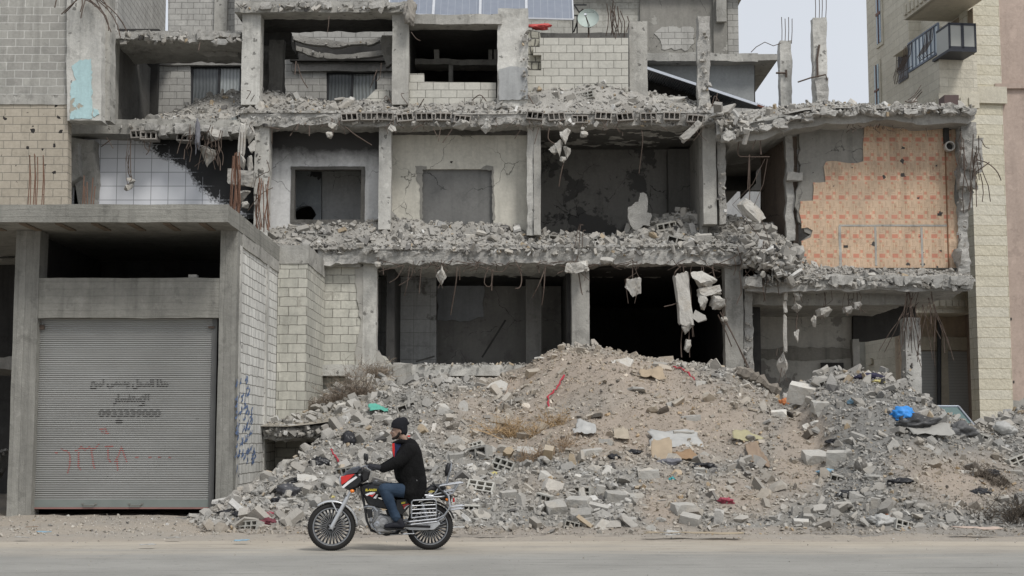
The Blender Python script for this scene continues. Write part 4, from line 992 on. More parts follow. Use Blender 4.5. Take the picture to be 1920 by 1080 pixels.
# moulding lines
# bay: sticks out by sb
SB = 1.15
tb, _ = tpx(1762, 150, SB)      # near corner of the bay
tfar, _ = tpx(1705, 150, SB)
b = MB()
zb0 = tpx(1762, 176, SB)[1]; zb1 = tpx(1762, 100, SB)[1]
tbox(b, tb, tfar, .0, SB, zb0, zb1); bay = b.build('balcony', M['stone'], tw)
b = MB(); tbox(b, tb - .08, tfar + .5, 0, SB + .08, zb0 - .42, zb0 - .001); b.build('carved_moulding', M['stone_s'], bay)
for k in range(9):
    b = MB() if k == 0 else b
    tt = tb + (tfar - tb) * (k + .3) / 9; tbox(b, tt, tt + .16, SB + .08, SB + .13, zb0 - .36, zb0 - .12)
for k in range(4): tbox(b, tb - .13, tb - .08, .15 + k * .26, .33 + k * .26, zb0 - .36, zb0 - .12)
b.build('carved_moulding', M['stone_s'], bay)
b = MB(); tbox(b, tb + .1, tfar + .3, .0, SB - .1, zb0 - .5, zb0 - .42); b.build('soffit', M['stone_s'], bay)
# loggia wall panel left of the bay, barred window
t1_, z1_ = tpx(1673, 60, .06); t0_, z0_ = tpx(1704, 98, .06)
b = MB(); tbox(b, tpx(1704, 60, .4)[0], tpx(1673, 60, .4)[0], 0, .4, tpx(1690, 95, .4)[1], tpx(1690, 45, .4)[1]); b.build('window_hood', M['stone'], tw)
t1_ = tpx(1684, 120, .02)[0]; t0_ = tpx(1702, 120, .02)[0]; za_, zb_ = tpx(1693, 152, .02)[1], tpx(1693, 92, .02)[1]
b = MB(); tbox(b, t0_, t1_, .0, .03, za_, zb_); w = b.build('window', m_plain('dark_glass', (.035, .035, .04), .3, 0, .1, 3, .5), tw)
b = MB(); rd = random.Random(3)
for k in range(7):
    tt = t0_ + (t1_ - t0_) * k / 6; b.tube([TW(tt, .06, zb_), TW(tt + .03, .08, (za_ + zb_) / 2), TW(tt + .06, .16, za_ + .25), TW(tt + .05, .14, za_), TW(tt, .08, za_)], .012, 4)
for k in range(3): b.tube([TW(t0_, .08, zb_ - .3 - k * .35), TW(t1_, .08, zb_ - .3 - k * .35)], .01, 4)
b.build('window_grille', M['steel'], w)
# glazed screen: side panes and front box
zg0 = zb1 + .03; zg1 = tpx(1762, 40, SB)[1]
scr = MB(); npn = 8
for k in range(npn + 1):
    tt = tb + (tfar - tb) * k / npn; tbox(scr, tt - .02, tt + .02, SB - .03, SB + .02, zg0, zg1)
tbox(scr, tb, tfar, SB - .035, SB + .025, zg1 - .05, zg1); tbox(scr, tb, tfar, SB - .035, SB + .025, zg0 - .02, zg0 + .04)
g_ = scr.build('glass_screen', m_plain('slate_blue_frame', (.16, .19, .24), .5), tw)
b = MB(); tbox(b, tb, tfar, SB - .02, SB - .005, zg0, zg1); b.build('pane', m_plain('pale_sky_glass', (.50, .57, .61), .2, 0, .2, 2, .6), g_)
s0_, zq1 = fpx(1778, 43, tb - .9); s1_, zq0 = fpx(1831, 92, tb - .9)
b = MB()
f_t = tb - .9
for (sa, sb_, z0q, z1q) in ((s0_ - .05, s0_, zq0, zq1), (s1_, s1_ + .05, zq0, zq1), ((s0_ + s1_) / 2 - .04, (s0_ + s1_) / 2 + .04, zq0, zq1), (s1_, s0_, zq1 - .06, zq1 + .01), (s1_, s0_, zq0 - .01, zq0 + .06)):
    tbox(b, f_t - .02, f_t + .03, sa, sb_, z0q, z1q)
tbox(b, f_t - .02, tb + .3, s1_, s0_, zq0 - .09, zq0 - .012)
for sa in (s0_ - .05,): tbox(b, f_t, tb + .0, sa, sa + .04, zq1 - .06, zq1 + .005)
b.build('glass_box_frame', m_plain('dark_slate_frame', (.03, .033, .042), .5), g_)
b = MB(); tbox(b, f_t + .0, f_t + .01, s1_ + .03, s0_ - .03, zq0 + .02, zq1 - .03); tbox(b, f_t + .05, tb, s0_ - .03, s0_ - .02, zq0, zq1 - .03); b.build('pane', m_plain('frosted_glass', (.33, .335, .31), .3, 0, .1, 1, .5), g_)
for tq in (tb + (tfar - tb) * .12, tb + (tfar - tb) * .85):
    b = MB()
    for k in range(6):
        a = tq + k * .12; b.tube([TW(a, SB + .03, zg1 - .05), TW(a - .05, SB + .1, (zg0 + zg1) / 2), TW(a + .1, SB + .25, zg0 + .12), TW(a + .05, SB + .2, zg0), TW(a - .05, SB + .05, zg0 + .1)], .011, 4)
    b.build('window_grille', M['steel'], g_)
# balcony above with soffit
tA, zA = tpx(1700, 38, SB + .25)
b = MB(); zs = tpx(1700, 38, SB + .25)[1]; tn = tpx(1762, 0, SB + .25)[0]
tbox(b, tn - 1.2, tA, 0, SB + .25, zs, zs + .08); b.build('soffit', M['stone_s'], tw)
b = MB(); tbox(b, tn - 1.2, tA, SB + .22, SB + .34, zs, zs + .55); 
for k in range(16): tt = tA - .3 - k * .3; tbox(b, tt, tt + .18, SB + .34, SB + .4, zs + .1, zs + .42)
b.build('carved_moulding', M['stone_s'], tw)
b = MB(); tbox(b, tb + .1, tb + 2.4, .02, .03, zg0 - .3, zs - .05); b.build('recess_wall', m_plaster('shaded_loggia', (.30, .24, .17)), tw)  # thin panel, shade of the loggia put into its colour
b = MB(); tbox(b, tfar - .02, tfar + .3, .05, SB * .35, zb0 + .8, zs); b.build('pier', M['stone_s'], tw)
# lower right: band, shop front, shutters, drainpipe
def fbox(b, x0, x1, y0, y1, t, dep):
    sa, za_ = fpx(x0, y1, t); sb_, zb_ = fpx(x1, y0, t); tbox(b, t, t + dep, sb_, sa, za_, zb_)
b = MB(); fbox(b, 1698, 1826, 543, 586, LT - 1.2, 4.0); lob = b.build('balcony', M['stone'], tw)
b = MB(); fbox(b, 1698, 1826, 560, 577, LT - 1.25, .1)
for k in range(9): fbox(b, 1715 + k * 12, 1724 + k * 12, 563, 574, LT - 1.32, .08)
b.build('carved_moulding', M['stone_s'], lob)
b = MB(); fbox(b, 1690, 1830, 590, 830, LT + .2, .3); b.build('shop_front', m_plaster('dim_tan_render', (.52, .43, .33), amt=.2, crack=.1), tw)
b = MB(); fbox(b, 1700, 1826, 632, 656, LT + .1, .12); fbox(b, 1763, 1777, 655, 830, LT + .1, .12); b.build('stone_trim', M['stone_s'], tw)
def shutter_grey():
    nt = NT('grey_steel_shutter'); z = nt.sep()[2]
    l = nt.math('LESS_THAN', nt.math('FRACT', nt.math('MULTIPLY', z, 11)), .2)
    return nt.out(nt.mulv(nt.mix(nt.noise(1, 3), (.36, .37, .36), (.41, .42, .41)), nt.math('SUBTRACT', 1, nt.math('MULTIPLY', l, .2))), .6)
M['sh2'] = shutter_grey()
for x0_, x1_ in ((1724, 1762), (1777, 1824)):
    b = MB(); fbox(b, x0_, x1_, 659, 830, LT + .14, .04); b.build('roller_shutter', M['sh2'], tw)
b = MB(); q0 = fpx(1761, 600, LT - .2); q1 = fpx(1761, 830, LT - .2); b.tube([TW(LT - .2, q0[0], q0[1]), TW(LT - .2, q1[0], q1[1])], .07, 8); b.build('drainpipe', m_plain('dark_pipe', (.05, .055, .06), .6), tw)
# lower left wing of the tower seen through the ruin
b = MB(); fbox(b, 1632, 1702, 618, 800, LT + 5, .3); lw = b.build('lower_wing', M['stone'], tw)
b = MB(); fbox(b, 1632, 1702, 672, 684, LT + 4.6, .4)
for k in range(6): fbox(b, 1634 + k * 11, 1641 + k * 11, 674, 682, LT + 4.5, .1)
b.build('carved_moulding', M['stone_s'], lw)
b = MB(); fbox(b, 1640, 1662, 690, 712, LT + 4.9, .08); fbox(b, 1674, 1690, 697, 735, LT + 4.9, .08); b.build('dark_doorway', M['black'], lw)
b = MB(); fbox(b, 1540, 1640, 600, 815, LT + 6, .3); b.build('wall', m_plaster('distant_pale_wall', (.42, .43, .42)), tw)
# small metal flue box on the roof slab
b = MB(); pbox(b, 1771, 1798, 178, 202, 37.0, .5); tag(b.build('flue_box', m_plain('rusty_brown_box', (.10, .07, .065), .7)), 'rusty brown metal box standing on the upper right slab', 'box')
# pink building
pk = empty('pink_building', (P(1895, 400, 41.9).x, 41.9, 0), 'windowless pink rendered building at the right edge', 'building')
b = MB(); b.box(P(1872, 400, 41.9).x, 24, 41.9, 50, -.2, 25); b.build('wall', M['pink'], pk)
b = MB(); b.box(P(1872, 400, 41.9).x, 24, 41.8, 41.95, P(1900, 167, 41.9).z, P(1900, 158, 41.9).z); b.build('string_course', M['pink'], pk)
b = MB(); plate(b, jag([(1873, 770), (1890, 745), (1912, 752), (1925, 740), (1990, 750), (1990, 850), (1873, 850)], 4, 8, 3), 41.88, .03); b.build('damp_patch', M['conc'], pk)
for px, py in ((1896, 598), (1901, 716)):
    b = MB(); pbox(b, px - 1.2, px + 1.2, py - 2.5, py + 2.5, 41.885, .02); b.build('hole', M['black'], pk)
# solar panels and dish
def solar_mat():
    nt = NT('dusty_solar_cells'); x, z = nt.sep()[0], nt.sep()[2]
    l = nt.math('LESS_THAN', nt.math('FRACT', nt.math('MULTIPLY', x, 5.2)), .05)
    col = nt.mix(nt.noise(5, 4), (.155, .175, .215), (.23, .25, .29)); col = nt.mix(nt.math('MULTIPLY', l, .5), col, (.4, .42, .45))
    nt.b.inputs['Specular IOR Level'].default_value = .5
    return nt.out(col, .35)
M['solar'] = solar_mat(); M['alu'] = m_plain('aluminium', (.55, .56, .58), .4, .4)
labs = ('leftmost dusty solar panel above the block parapet', 'second solar panel from the left on the roof edge', 'third solar panel from the left, above the broken pier', 'rightmost solar panel, beside the satellite dish')
for k, (xa, xb) in enumerate(((728, 811), (813, 899), (901, 986), (988, 1075))):
    yb = 26 + k * 2.8
    p0, p1 = P(xa, yb, 37.6), P(xb, yb + 2, 37.6)
    e = empty('solar_panel', (p0 + p1) / 2, labs[k], 'solar panel', 'row of solar panels on the roof')
    up = Vector((0, 1.0, 1.3))
    b = MB(); b.add([p0, p1, p1 + up, p0 + up], [(0, 1, 2, 3)]); b.add([p + Vector((0, .03, -.02)) for p in (p0, p1, p1 + up, p0 + up)], [(3, 2, 1, 0)]); b.build('cells', M['solar'], e)
    b = MB(); b.bar(p0, p1, .04); b.bar(p0 + up, p1 + up, .04); b.bar(p0, p0 + up, .04); b.bar(p1, p1 + up, .04); b.build('frame', M['alu'], e)
dc = P(1103, 34, 38.0)
e = empty('satellite_dish', dc - Vector((0, 0, .6)), 'round pale green satellite dish on a bent metal foot', 'satellite dish')
ax = Vector((-.12, -.95, .28)).normalized(); b = MB()
R_ = .29; prof = [(-.10 * (1 - (k / 8) ** 2), R_ * k / 8 + .001) for k in range(9)]
b.lathe([(a, r) for a, r in prof] + [(.012, R_), (-.02 - .0, R_ * .97)] , dc, ax, 32); b.build('reflector', m_plain('pale_dish_paint', (.42, .48, .44), .5, 0, .08, 4), e, smooth=True)
b = MB(); q = dc + ax * .35 + Vector((-.05, 0, -.12)); b.tube([dc + Vector((.02, 0, -.27)), q], .012, 5); b.tube([dc + Vector((.06, 0, -.27)), q], .008, 5); b.build('feed_arm', M['steel'], e)
b = MB(); b.lathe([(0, .02), (.0, .035), (.06, .035), (.06, .02)], q, ax, 10); b.build('receiver', M['alu'], e)
b = MB(); b.tube([dc - ax * .05, dc - ax * .15 + Vector((0, 0, -.35)), Vector((dc.x, dc.y, dc.z - .6))], .025, 6); b.build('foot', M['steel'], e)
for s__, w_, dz in (('MIRACLE', .25, .13), ('1K', .06, .095)):
    text_mesh('dish_lettering', s__, dc.x + (.02 if dz > .1 else -.075), dc.z + dz, w_, .022, dc.y - .115, M['ink'], e, .02)
b = MB()
for a, c in (((1074, 9), (1100, 9)), ((1077, 10), (1088, 26)), ((1076, 29), (1084, 29)), ((1074, 30), (1074, 62)), ((1082, 30), (1082, 62)), ((1076, 60), (1082, 42))): b.bar(P(*a, 38.3), P(*c, 38.3), .035)
tag(b.build('panel_stand', m_plain('black_stand', (.03, .03, .03), .6)), 'black steel angle stand between the solar panel and dish', 'stand')
# dark interior of far slab shading
# ---------------------------------------------------------------- rubble
class Heap:
    """bank of rubble: rows (px, Y of foot, z of foot, py of crest, Y of crest); falls gently behind the crest"""
    def __init__(s, rows, back=.12, amp=.1, freq=.7, seed=0, pw=.9):
        R = sorted((( r[0] - 960) * r[4] / FPX, r[1], r[2], P(r[0], r[3], r[4]).z, r[4]) for r in rows)
        A = np.array(R); s.x, s.yb, s.zb, s.zc, s.yc = A.T; s.back = back; s.amp = amp; s.fr = freq; s.seed = seed; s.pw = pw
        s.x0, s.x1 = s.x[0], s.x[-1]
    def h(s, x, y):
        yb = np.interp(x, s.x, s.yb); zb = np.interp(x, s.x, s.zb); zc = np.interp(x, s.x, s.zc); yc = np.interp(x, s.x, s.yc)
        t = (y - yb) / max(.01, yc - yb)
        if t < 0: return zb + t * .6
        n = s.amp * noise.noise(Vector((x * s.fr, y * s.fr, s.seed))) + s.amp * .55 * noise.noise(Vector((x * s.fr * 3.1, y * s.fr * 3.1, s.seed + 3))) + s.amp * .35 * noise.noise(Vector((x * s.fr * 9, y * s.fr * 9, s.seed + 5)))
        if t > 1: return zc - (y - yc) * s.back + n * .7
        f = t ** s.pw * (1 - .12 * math.sin(t * math.pi * 2))
        return zb + (zc - zb) * f + n * min(1, t * 5, .7 + (1 - t) * 3)
    def hit(s, px, py, y0=15, y1=45):
        d = ray(px, py); y = y0
        while y < y1:
            t = y / d.y; x = t * d.x; z = CAMZ + t * d.z
            if s.x0 <= x <= s.x1 and y >= np.interp(x, s.x, s.yb) and z <= s.h(x, y): return Vector((x, y, z))
            y += .04
        return None
def heap_mesh(name, H, ya, yb, dx, dy, mat, colf, kind):
    nx = int((H.x1 - H.x0) / dx); ny = int((yb - ya) / dy); b = MB()
    for j in range(ny + 1):
        y = ya + (yb - ya) * j / ny
        for i in range(nx + 1):
            x = H.x0 + (H.x1 - H.x0) * i / nx; z = H.h(x, y)
            if y < np.interp(x, H.x, H.yb): z = min(z, np.interp(x, H.x, H.zb) - .02)
            b.v.append((x, y, z)); b.t.append(colf(x, y))
    b.f = [(j * (nx + 1) + i, j * (nx + 1) + i + 1, (j + 1) * (nx + 1) + i + 1, (j + 1) * (nx + 1) + i) for j in range(ny) for i in range(nx)]
    o = b.build(name, mat, smooth=True); o['kind'] = kind; return o

A_ROWS = [(330, 27.0, .02, 972, 27.4), (385, 26.3, .02, 968, 27.2), (410, 25.4, .03, 955, 27.2), (440, 24.6, .03, 932, 27.4), (480, 23.9, .03, 912, 28), (520, 23.5, .03, 892, 28.4), (560, 23.2, .03, 868, 28.8), (600, 23.1, .03, 836, 29.6), (640, 23.0, .03, 790, 31),
    (690, 23, .03, 757, 32.4), (740, 23, .03, 727, 33.6), (800, 23, .03, 713, 34.2), (870, 23, .03, 709, 34.6), (930, 22.9, .03, 706, 34.8), (975, 22.9, .03, 692, 34.8), (1010, 22.9, .03, 673, 34.4), (1060, 22.9, .03, 655, 34.2), (1110, 22.9, .03, 648, 34), (1170, 22.9, .03, 660, 33.6),
    (1260, 22.9, .03, 680, 33.2), (1330, 22.9, .03, 690, 32.8), (1400, 22.9, .03, 714, 32.4), (1425, 22.9, .03, 734, 31.6), (1450, 22.9, .03, 750, 31), (1472, 22.9, .03, 750, 30.5), (1502, 22.9, .03, 722, 30), (1545, 22.8, .03, 702, 30), (1600, 22.8, .03, 701, 30), (1650, 22.9, .03, 705, 30),
    (1690, 22.9, .03, 730, 30), (1740, 22.9, .03, 768, 30), (1800, 22.9, .03, 799, 30), (1850, 22.9, .03, 806, 29.6), (1870, 22.9, .03, 795, 31), (1890, 22.9, .03, 778, 33), (1930, 22.9, .03, 760, 34), (2100, 22.9, .03, 745, 36)]
HA = Heap(A_ROWS, .16, .17, .55, 2, .92)
HL = Heap([(500, 31.3, 1.80, 798, 35.9), (520, 31.3, 1.80, 790, 35.9), (560, 31.3, 1.80, 775, 35.9), (600, 31.3, 1.8, 752, 35.9), (640, 31.3, 1.85, 728, 35.9), (690, 31.6, 2.0, 700, 35.6), (745, 32, 2.2, 712, 35.5)], 0, .08, .9, 4)
z1t = zt(464); z2t = zt(214)
HB = Heap([(505, 35.8, z1t, 428, 36.5), (560, 35.8, z1t, 430, 36.5), (620, 35.8, z1t, 424, 36.5), (700, 35.8, z1t, 414, 36.5), (745, 35.8, z1t, 404, 36.5), (790, 35.8, z1t, 415, 36.5), (850, 35.8, z1t, 424, 36.5), (930, 35.8, z1t, 421, 36.5), (980, 35.8, z1t, 432, 36.6), (1030, 35.8, z1t, 440, 37.4), (1150, 35.8, z1t, 444, 37.6),
    (1195, 35.8, z1t, 428, 37.6), (1240, 35.8, z1t, 412, 37.6), (1300, 35.8, z1t, 398, 37.6), (1345, 35.8, z1t, 404, 37.4), (1400, 35.6, z1t - .1, 412, 37.2), (1450, 35.5, z1t - .2, 430, 37.0), (1490, 35.4, z1t - .45, 462, 36.4), (1510, 35.4, z1t - .5, 486, 36.35)], .3, .1, 1.3, 6)
HB2 = Heap([(1490, 35.35, zt(522, 35.4), 492, 36.3), (1530, 35.35, zt(522, 35.4), 500, 36.3), (1600, 35.35, zt(524, 35.4), 505, 36.3), (1700, 35.35, zt(526, 35.4), 507, 36.3), (1812, 35.35, zt(526, 35.4), 510, 36.3)], .1, .07, 1.6, 8)
HC = Heap([(255, 35.9, zt(229), 228, 36.6), (300, 35.9, zt(229), 219, 37.0), (340, 35.8, zt(231), 204, 37.6), (380, 35.8, zt(231), 189, 37.8), (430, 35.8, zt(231), 173, 37.8), (446, 35.8, zt(228), 171, 37.7), (470, 35.8, z2t, 170, 37.5), (520, 35.8, z2t, 179, 37.4), (600, 35.8, z2t, 190, 37.2), (680, 35.8, z2t, 190, 36.5), (740, 35.8, z2t, 192, 36.4), (820, 35.8, z2t, 197, 36.3),
    (880, 35.8, z2t, 192, 36.3), (930, 35.8, z2t, 190, 36.3), (970, 35.8, z2t, 177, 36.4), (1000, 35.8, z2t, 172, 36.45), (1050, 35.8, z2t, 168, 36.45), (1100, 35.8, z2t, 164, 36.45), (1160, 35.8, z2t, 163, 36.6), (1215, 35.8, z2t, 174, 37.0), (1260, 35.8, z2t, 183, 37.2), (1330, 35.8, z2t, 200, 37.2), (1356, 35.8, z2t, 212, 37.2)], .25, .09, 1.3, 10)
HD = Heap([(1356, 35.5, zt(236, 35.6), 214, 37.2), (1400, 35.5, zt(230, 35.6), 210, 37.2), (1450, 35.5, zt(217, 35.6), 203, 37), (1500, 35.5, zt(207, 35.6), 200, 36.8), (1560, 35.5, zt(203, 35.6), 193, 36.6), (1620, 35.5, zt(204, 35.6), 199, 36.6), (1700, 35.5, zt(203, 35.6), 199, 36.6), (1822, 35.5, zt(206, 35.6), 204, 36.6)], .1, .05, 1.3, 12)
HG = Heap([(-60, 32.0, zt(482, 32), 448, 33.4), (-10, 32.0, zt(482, 32), 446, 33.4), (28, 32.0, zt(482, 32), 440, 33.4), (60, 32, zt(482, 32), 440, 33.4)], .1, .06, 1.5, 14)
HG2 = Heap([(-80, 24, 0, 850, 30), (0, 25.5, 0, 845, 30), (12, 27.2, 0, 850, 30.5), (40, 29, 0, 850, 31)], .1, .1, 1.0, 15)

def px_of(x, y): return 960 + FPX * x / y
def py_of(y, z): return HOR - (z - CAMZ) * FPX / y
BR = (.315, .266, .218); GR = (.235, .224, .202); DG = (.19, .184, .17)  # GR, DG: rubble soil, darkened to carry the shade between stones
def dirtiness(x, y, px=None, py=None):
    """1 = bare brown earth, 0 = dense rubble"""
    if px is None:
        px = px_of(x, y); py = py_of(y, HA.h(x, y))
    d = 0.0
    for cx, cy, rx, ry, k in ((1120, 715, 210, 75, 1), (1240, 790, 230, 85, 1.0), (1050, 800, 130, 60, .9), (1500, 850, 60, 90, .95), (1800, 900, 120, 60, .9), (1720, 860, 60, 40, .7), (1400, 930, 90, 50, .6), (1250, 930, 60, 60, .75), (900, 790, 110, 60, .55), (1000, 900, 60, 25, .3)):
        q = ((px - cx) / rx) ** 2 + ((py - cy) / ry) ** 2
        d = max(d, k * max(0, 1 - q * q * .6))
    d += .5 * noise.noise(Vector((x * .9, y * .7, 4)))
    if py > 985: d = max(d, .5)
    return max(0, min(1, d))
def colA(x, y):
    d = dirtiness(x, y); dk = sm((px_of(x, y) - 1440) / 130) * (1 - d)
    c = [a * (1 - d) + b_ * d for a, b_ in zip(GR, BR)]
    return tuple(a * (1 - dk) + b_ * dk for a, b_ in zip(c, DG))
M['soil'] = m_tint('loose_soil', (1, 1, 1), .96, .3, 7, 1.0)
M['rubble'] = m_tint('broken_masonry', (1, 1, 1), .93, .2, 10, .6, dust=(.36, .342, .308))
def chunk_obj_mat():
    nt = NT('chunk_concrete'); a = nt.n('Attribute', attribute_name='tint').outputs['Color']
    r = nt.n('ObjectInfo').outputs['Random']
    col = nt.mulv(a, nt.math('MULTIPLY_ADD', r, .42, .80))
    col = nt.mix(nt.math('MULTIPLY', nt.ramp(nt.noise(3, 5, .65), .5, .62), .35), col, (.40, .35, .28))
    col = nt.mulv(col, nt.math('MULTIPLY_ADD', nt.noise(16, 5, .7), .5, .75))
    nt.bump(nt.math('MULTIPLY_ADD', nt.noise(30, 4, .7), .5, nt.noise(8, 5, .6)), .7, .03)
    return nt.out(col, .94)
M['chunk'] = chunk_obj_mat()
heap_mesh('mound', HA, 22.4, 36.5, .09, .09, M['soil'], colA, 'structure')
grey = lambda x, y: tuple(g_ * (.95 + .25 * noise.noise(Vector((x * 2, y * 2, 3)))) for g_ in (.34, .325, .295))
brn = lambda x, y: tuple(g_ * (.95 + .25 * noise.noise(Vector((x * 2, y * 2, 3)))) for g_ in (.33, .30, .25))
for nm, H, a_, b_, c_ in (('bank', HL, 31.0, 36.1, brn), ('rubble_bank', HB, 35.7, 38.6, grey), ('rubble_bank', HB2, 35.3, 36.5, grey), ('rubble_bank', HC, 35.75, 38.6, grey), ('rubble_bank', HD, 35.45, 37.5, grey), ('rubble_bank', HG, 31.9, 34, grey), ('rubble_bank', HG2, 24, 32, grey)):
    heap_mesh(nm, H, a_, b_, .09, .09, M['soil'], c_, 'stuff' if 'rubble' in nm else 'structure')

# --- stone prototypes (real broken shapes), made once
def hull_proto(pts, sub=0, amp=.05, seed=0):
    bm = bmesh.new()
    for p in pts: bm.verts.new(p)
    r = bmesh.ops.convex_hull(bm, input=bm.verts)
    for v in [v for v in bm.verts if not v.link_faces]: bm.verts.remove(v)
    if sub:
        bmesh.ops.dissolve_limit(bm, angle_limit=.12, verts=bm.verts, edges=bm.edges)
        bmesh.ops.triangulate(bm, faces=bm.faces)
        bmesh.ops.subdivide_edges(bm, edges=bm.edges, cuts=sub, use_grid_fill=True)
        for v in bm.verts:
            q = v.co * 2.4 + Vector((seed * 3.7, 0, 1))
            v.co += noise.noise_vector(q) * amp + noise.noise_vector(q * 3) * amp * .6
    bmesh.ops.triangulate(bm, faces=bm.faces)
    bmesh.ops.recalc_face_normals(bm, faces=bm.faces)
    bm.verts.index_update()
    V = np.array([v.co[:] for v in bm.verts]); F = np.array([[v.index for v in f.verts] for f in bm.faces]); bm.free()
    return V, F
def pts_stone(rd):
    return [Vector((rd.gauss(0, 1), rd.gauss(0, 1), rd.gauss(0, 1))).normalized() * rd.uniform(.42, .55) * Vector((1, 1, 1)).length / 1.732 for _ in range(rd.randint(9, 13))]
def pts_shard(rd):
    n = rd.randint(4, 6); P_ = []
    th = rd.uniform(.08, .17)
    for i in range(n):
        a = 2 * math.pi * (i + rd.uniform(-.25, .25)) / n; r = rd.uniform(.35, .6)
        for z in (-th, th): P_.append(Vector((math.cos(a) * r + rd.uniform(-.04, .04), math.sin(a) * r * .8 + rd.uniform(-.04, .04), z + rd.uniform(-.03, .03))))
    return P_
def pts_block(rd):
    P_ = []
    sx_, sy_, sz_ = .5, rd.uniform(.22, .38), rd.uniform(.2, .3)
    for a in (-1, 1):
        for b_ in (-1, 1):
            for c in (-1, 1):
                if rd.random() < .3:
                    P_ += [Vector((a * sx_ * rd.uniform(.4, .7), b_ * sy_, c * sz_)), Vector((a * sx_, b_ * sy_ * rd.uniform(.2, .6), c * sz_)), Vector((a * sx_, b_ * sy_, c * sz_ * rd.uniform(.0, .5)))]
                else: P_.append(Vector((a * sx_ * rd.uniform(.88, 1), b_ * sy_ * rd.uniform(.88, 1), c * sz_ * rd.uniform(.88, 1))))
    return P_
rp = random.Random(42)
LO = [hull_proto(f(rp)) for f in (pts_stone, pts_shard, pts_block, pts_stone, pts_shard, pts_block) for _ in range(7)]
def tiny_proto(rd):
    return hull_proto([Vector((rd.gauss(0, 1), rd.gauss(0, 1), rd.gauss(0, 1))).normalized() * rd.uniform(.35, .55) for _ in range(7)])
TINY = [tiny_proto(rp) for _ in range(16)]

def rand_rots(rs, n, tilt=None):
    q = rs.normal(size=(n, 4)); 
    if tilt is not None:
        ang = rs.uniform(0, 2 * np.pi, n); q = np.stack([np.cos(ang / 2), rs.normal(0, tilt, n), rs.normal(0, tilt, n), np.sin(ang / 2)], 1)
    q /= np.linalg.norm(q, axis=1, keepdims=True); w, x, y, z = q.T
    return np.stack([np.stack([1 - 2 * (y * y + z * z), 2 * (x * y - w * z), 2 * (x * z + w * y)], 1), np.stack([2 * (x * y + w * z), 1 - 2 * (x * x + z * z), 2 * (y * z - w * x)], 1), np.stack([2 * (x * z - w * y), 2 * (y * z + w * x), 1 - 2 * (x * x + y * y)], 1)], 1)
def scatter_mesh(name, protos, pos, scl, tints, rots, mat, rs):
    """many stones baked into ONE mesh (nobody could count them)"""
    n = len(pos); pick = rs.integers(0, len(protos), n); VV, FF, TT = [], [], []; off = 0
    for k, (V, F) in enumerate(protos):
        idx = np.nonzero(pick == k)[0]
        if not len(idx): continue
        W = np.einsum('nij,nvj->nvi', rots[idx], V[None] * scl[idx][:, None, :]) + pos[idx][:, None, :]
        VV.append(W.reshape(-1, 3)); m = len(V)
        FF.append((F[None] + (np.arange(len(idx)) * m)[:, None, None] + off).reshape(-1, 3)); TT.append(np.repeat(tints[idx], m, 0)); off += m * len(idx)
    V = np.concatenate(VV).astype(np.float32); F = np.concatenate(FF).astype(np.int32); T = np.concatenate(TT)
    me = bpy.data.meshes.new(name); me.vertices.add(len(V)); me.vertices.foreach_set('co', V.ravel())
    me.loops.add(F.size); me.loops.foreach_set('vertex_index', F.ravel()); me.polygons.add(len(F))
    me.polygons.foreach_set('loop_start', np.arange(0, F.size, 3, dtype=np.int32)); me.polygons.foreach_set('loop_total', np.full(len(F), 3, dtype=np.int32))
    me.update(calc_edges=True); me.shade_flat()
    at = me.color_attributes.new('tint', 'FLOAT_COLOR', 'POINT'); C4 = np.ones((len(V), 4), dtype=np.float32); C4[:, :3] = T; at.data.foreach_set('color', C4.ravel())
    me.materials.append(mat); o = bpy.data.objects.new(name, me); COL.objects.link(o); o['kind'] = 'stuff'; return o
def tint_for(rs, n, base, spread=.17):
    k = rs.normal(1, spread, (n, 1)).clip(.55, 1.45); warm = rs.normal(.008, .012, (n, 1))
    t = np.array(base) * k * np.concatenate([1 + warm, np.ones((n, 1)), 1 - warm * 1.4], 1)
    wh = rs.random(n) < .035; t[wh] = np.array((.62, .61, .58)) * rs.uniform(.85, 1.1, (wh.sum(), 1))
    dk = rs.random(n) < .05; t[dk] = np.array((.12, .115, .11)) * rs.uniform(.7, 1.3, (dk.sum(), 1))
    bn = rs.random(n) < .03; t[bn] = np.array((.40, .32, .22))
    return t
def fill(H, n, smin, smax, protos, name, ylo, yhi, base, seed, xr=None, maskf=None, sink=.15, power=2.0, basef=None):
    rs = np.random.default_rng(seed); xr = xr or (H.x0, H.x1)
    xs = rs.uniform(xr[0], xr[1], n * 2); ys = rs.uniform(ylo, yhi, n * 2); pos = []; 
    for x, y in zip(xs, ys):
        yb = np.interp(x, H.x, H.yb)
        if y < yb - .15 or (maskf and rs.random() > maskf(x, y)): continue
        pos.append((x, y, H.h(x, max(y, yb))))
        if len(pos) >= n: break
    pos = np.array(pos); n = len(pos)
    s = smin + (smax - smin) * rs.random(n) ** power
    scl = np.stack([s * rs.uniform(.8, 1.25, n), s * rs.uniform(.7, 1.1, n), s * rs.uniform(.5, .95, n)], 1)
    pos[:, 2] += s * (.22 - sink * rs.random(n))
    tints = tint_for(rs, n, base)
    if basef:
        tints *= np.array([basef(p[0], p[1]) for p in pos])
    return scatter_mesh(name, protos, pos, scl, tints, rand_rots(rs, n), M['rubble'], rs)
RB = (.335, .322, .296)
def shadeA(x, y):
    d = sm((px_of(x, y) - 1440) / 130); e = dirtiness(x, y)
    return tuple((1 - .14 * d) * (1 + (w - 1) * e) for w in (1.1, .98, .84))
mA = lambda x, y: 1 - .90 * dirtiness(x, y)
mA2 = lambda x, y: 1 - .72 * dirtiness(x, y)
vis_y = lambda a, b: (a, b)
fill(HA, 3000, .10, .36, LO, 'rubble', 23.0, 34.4, RB, 1, xr=(-5.6, 13), maskf=mA, power=3.2, basef=shadeA)
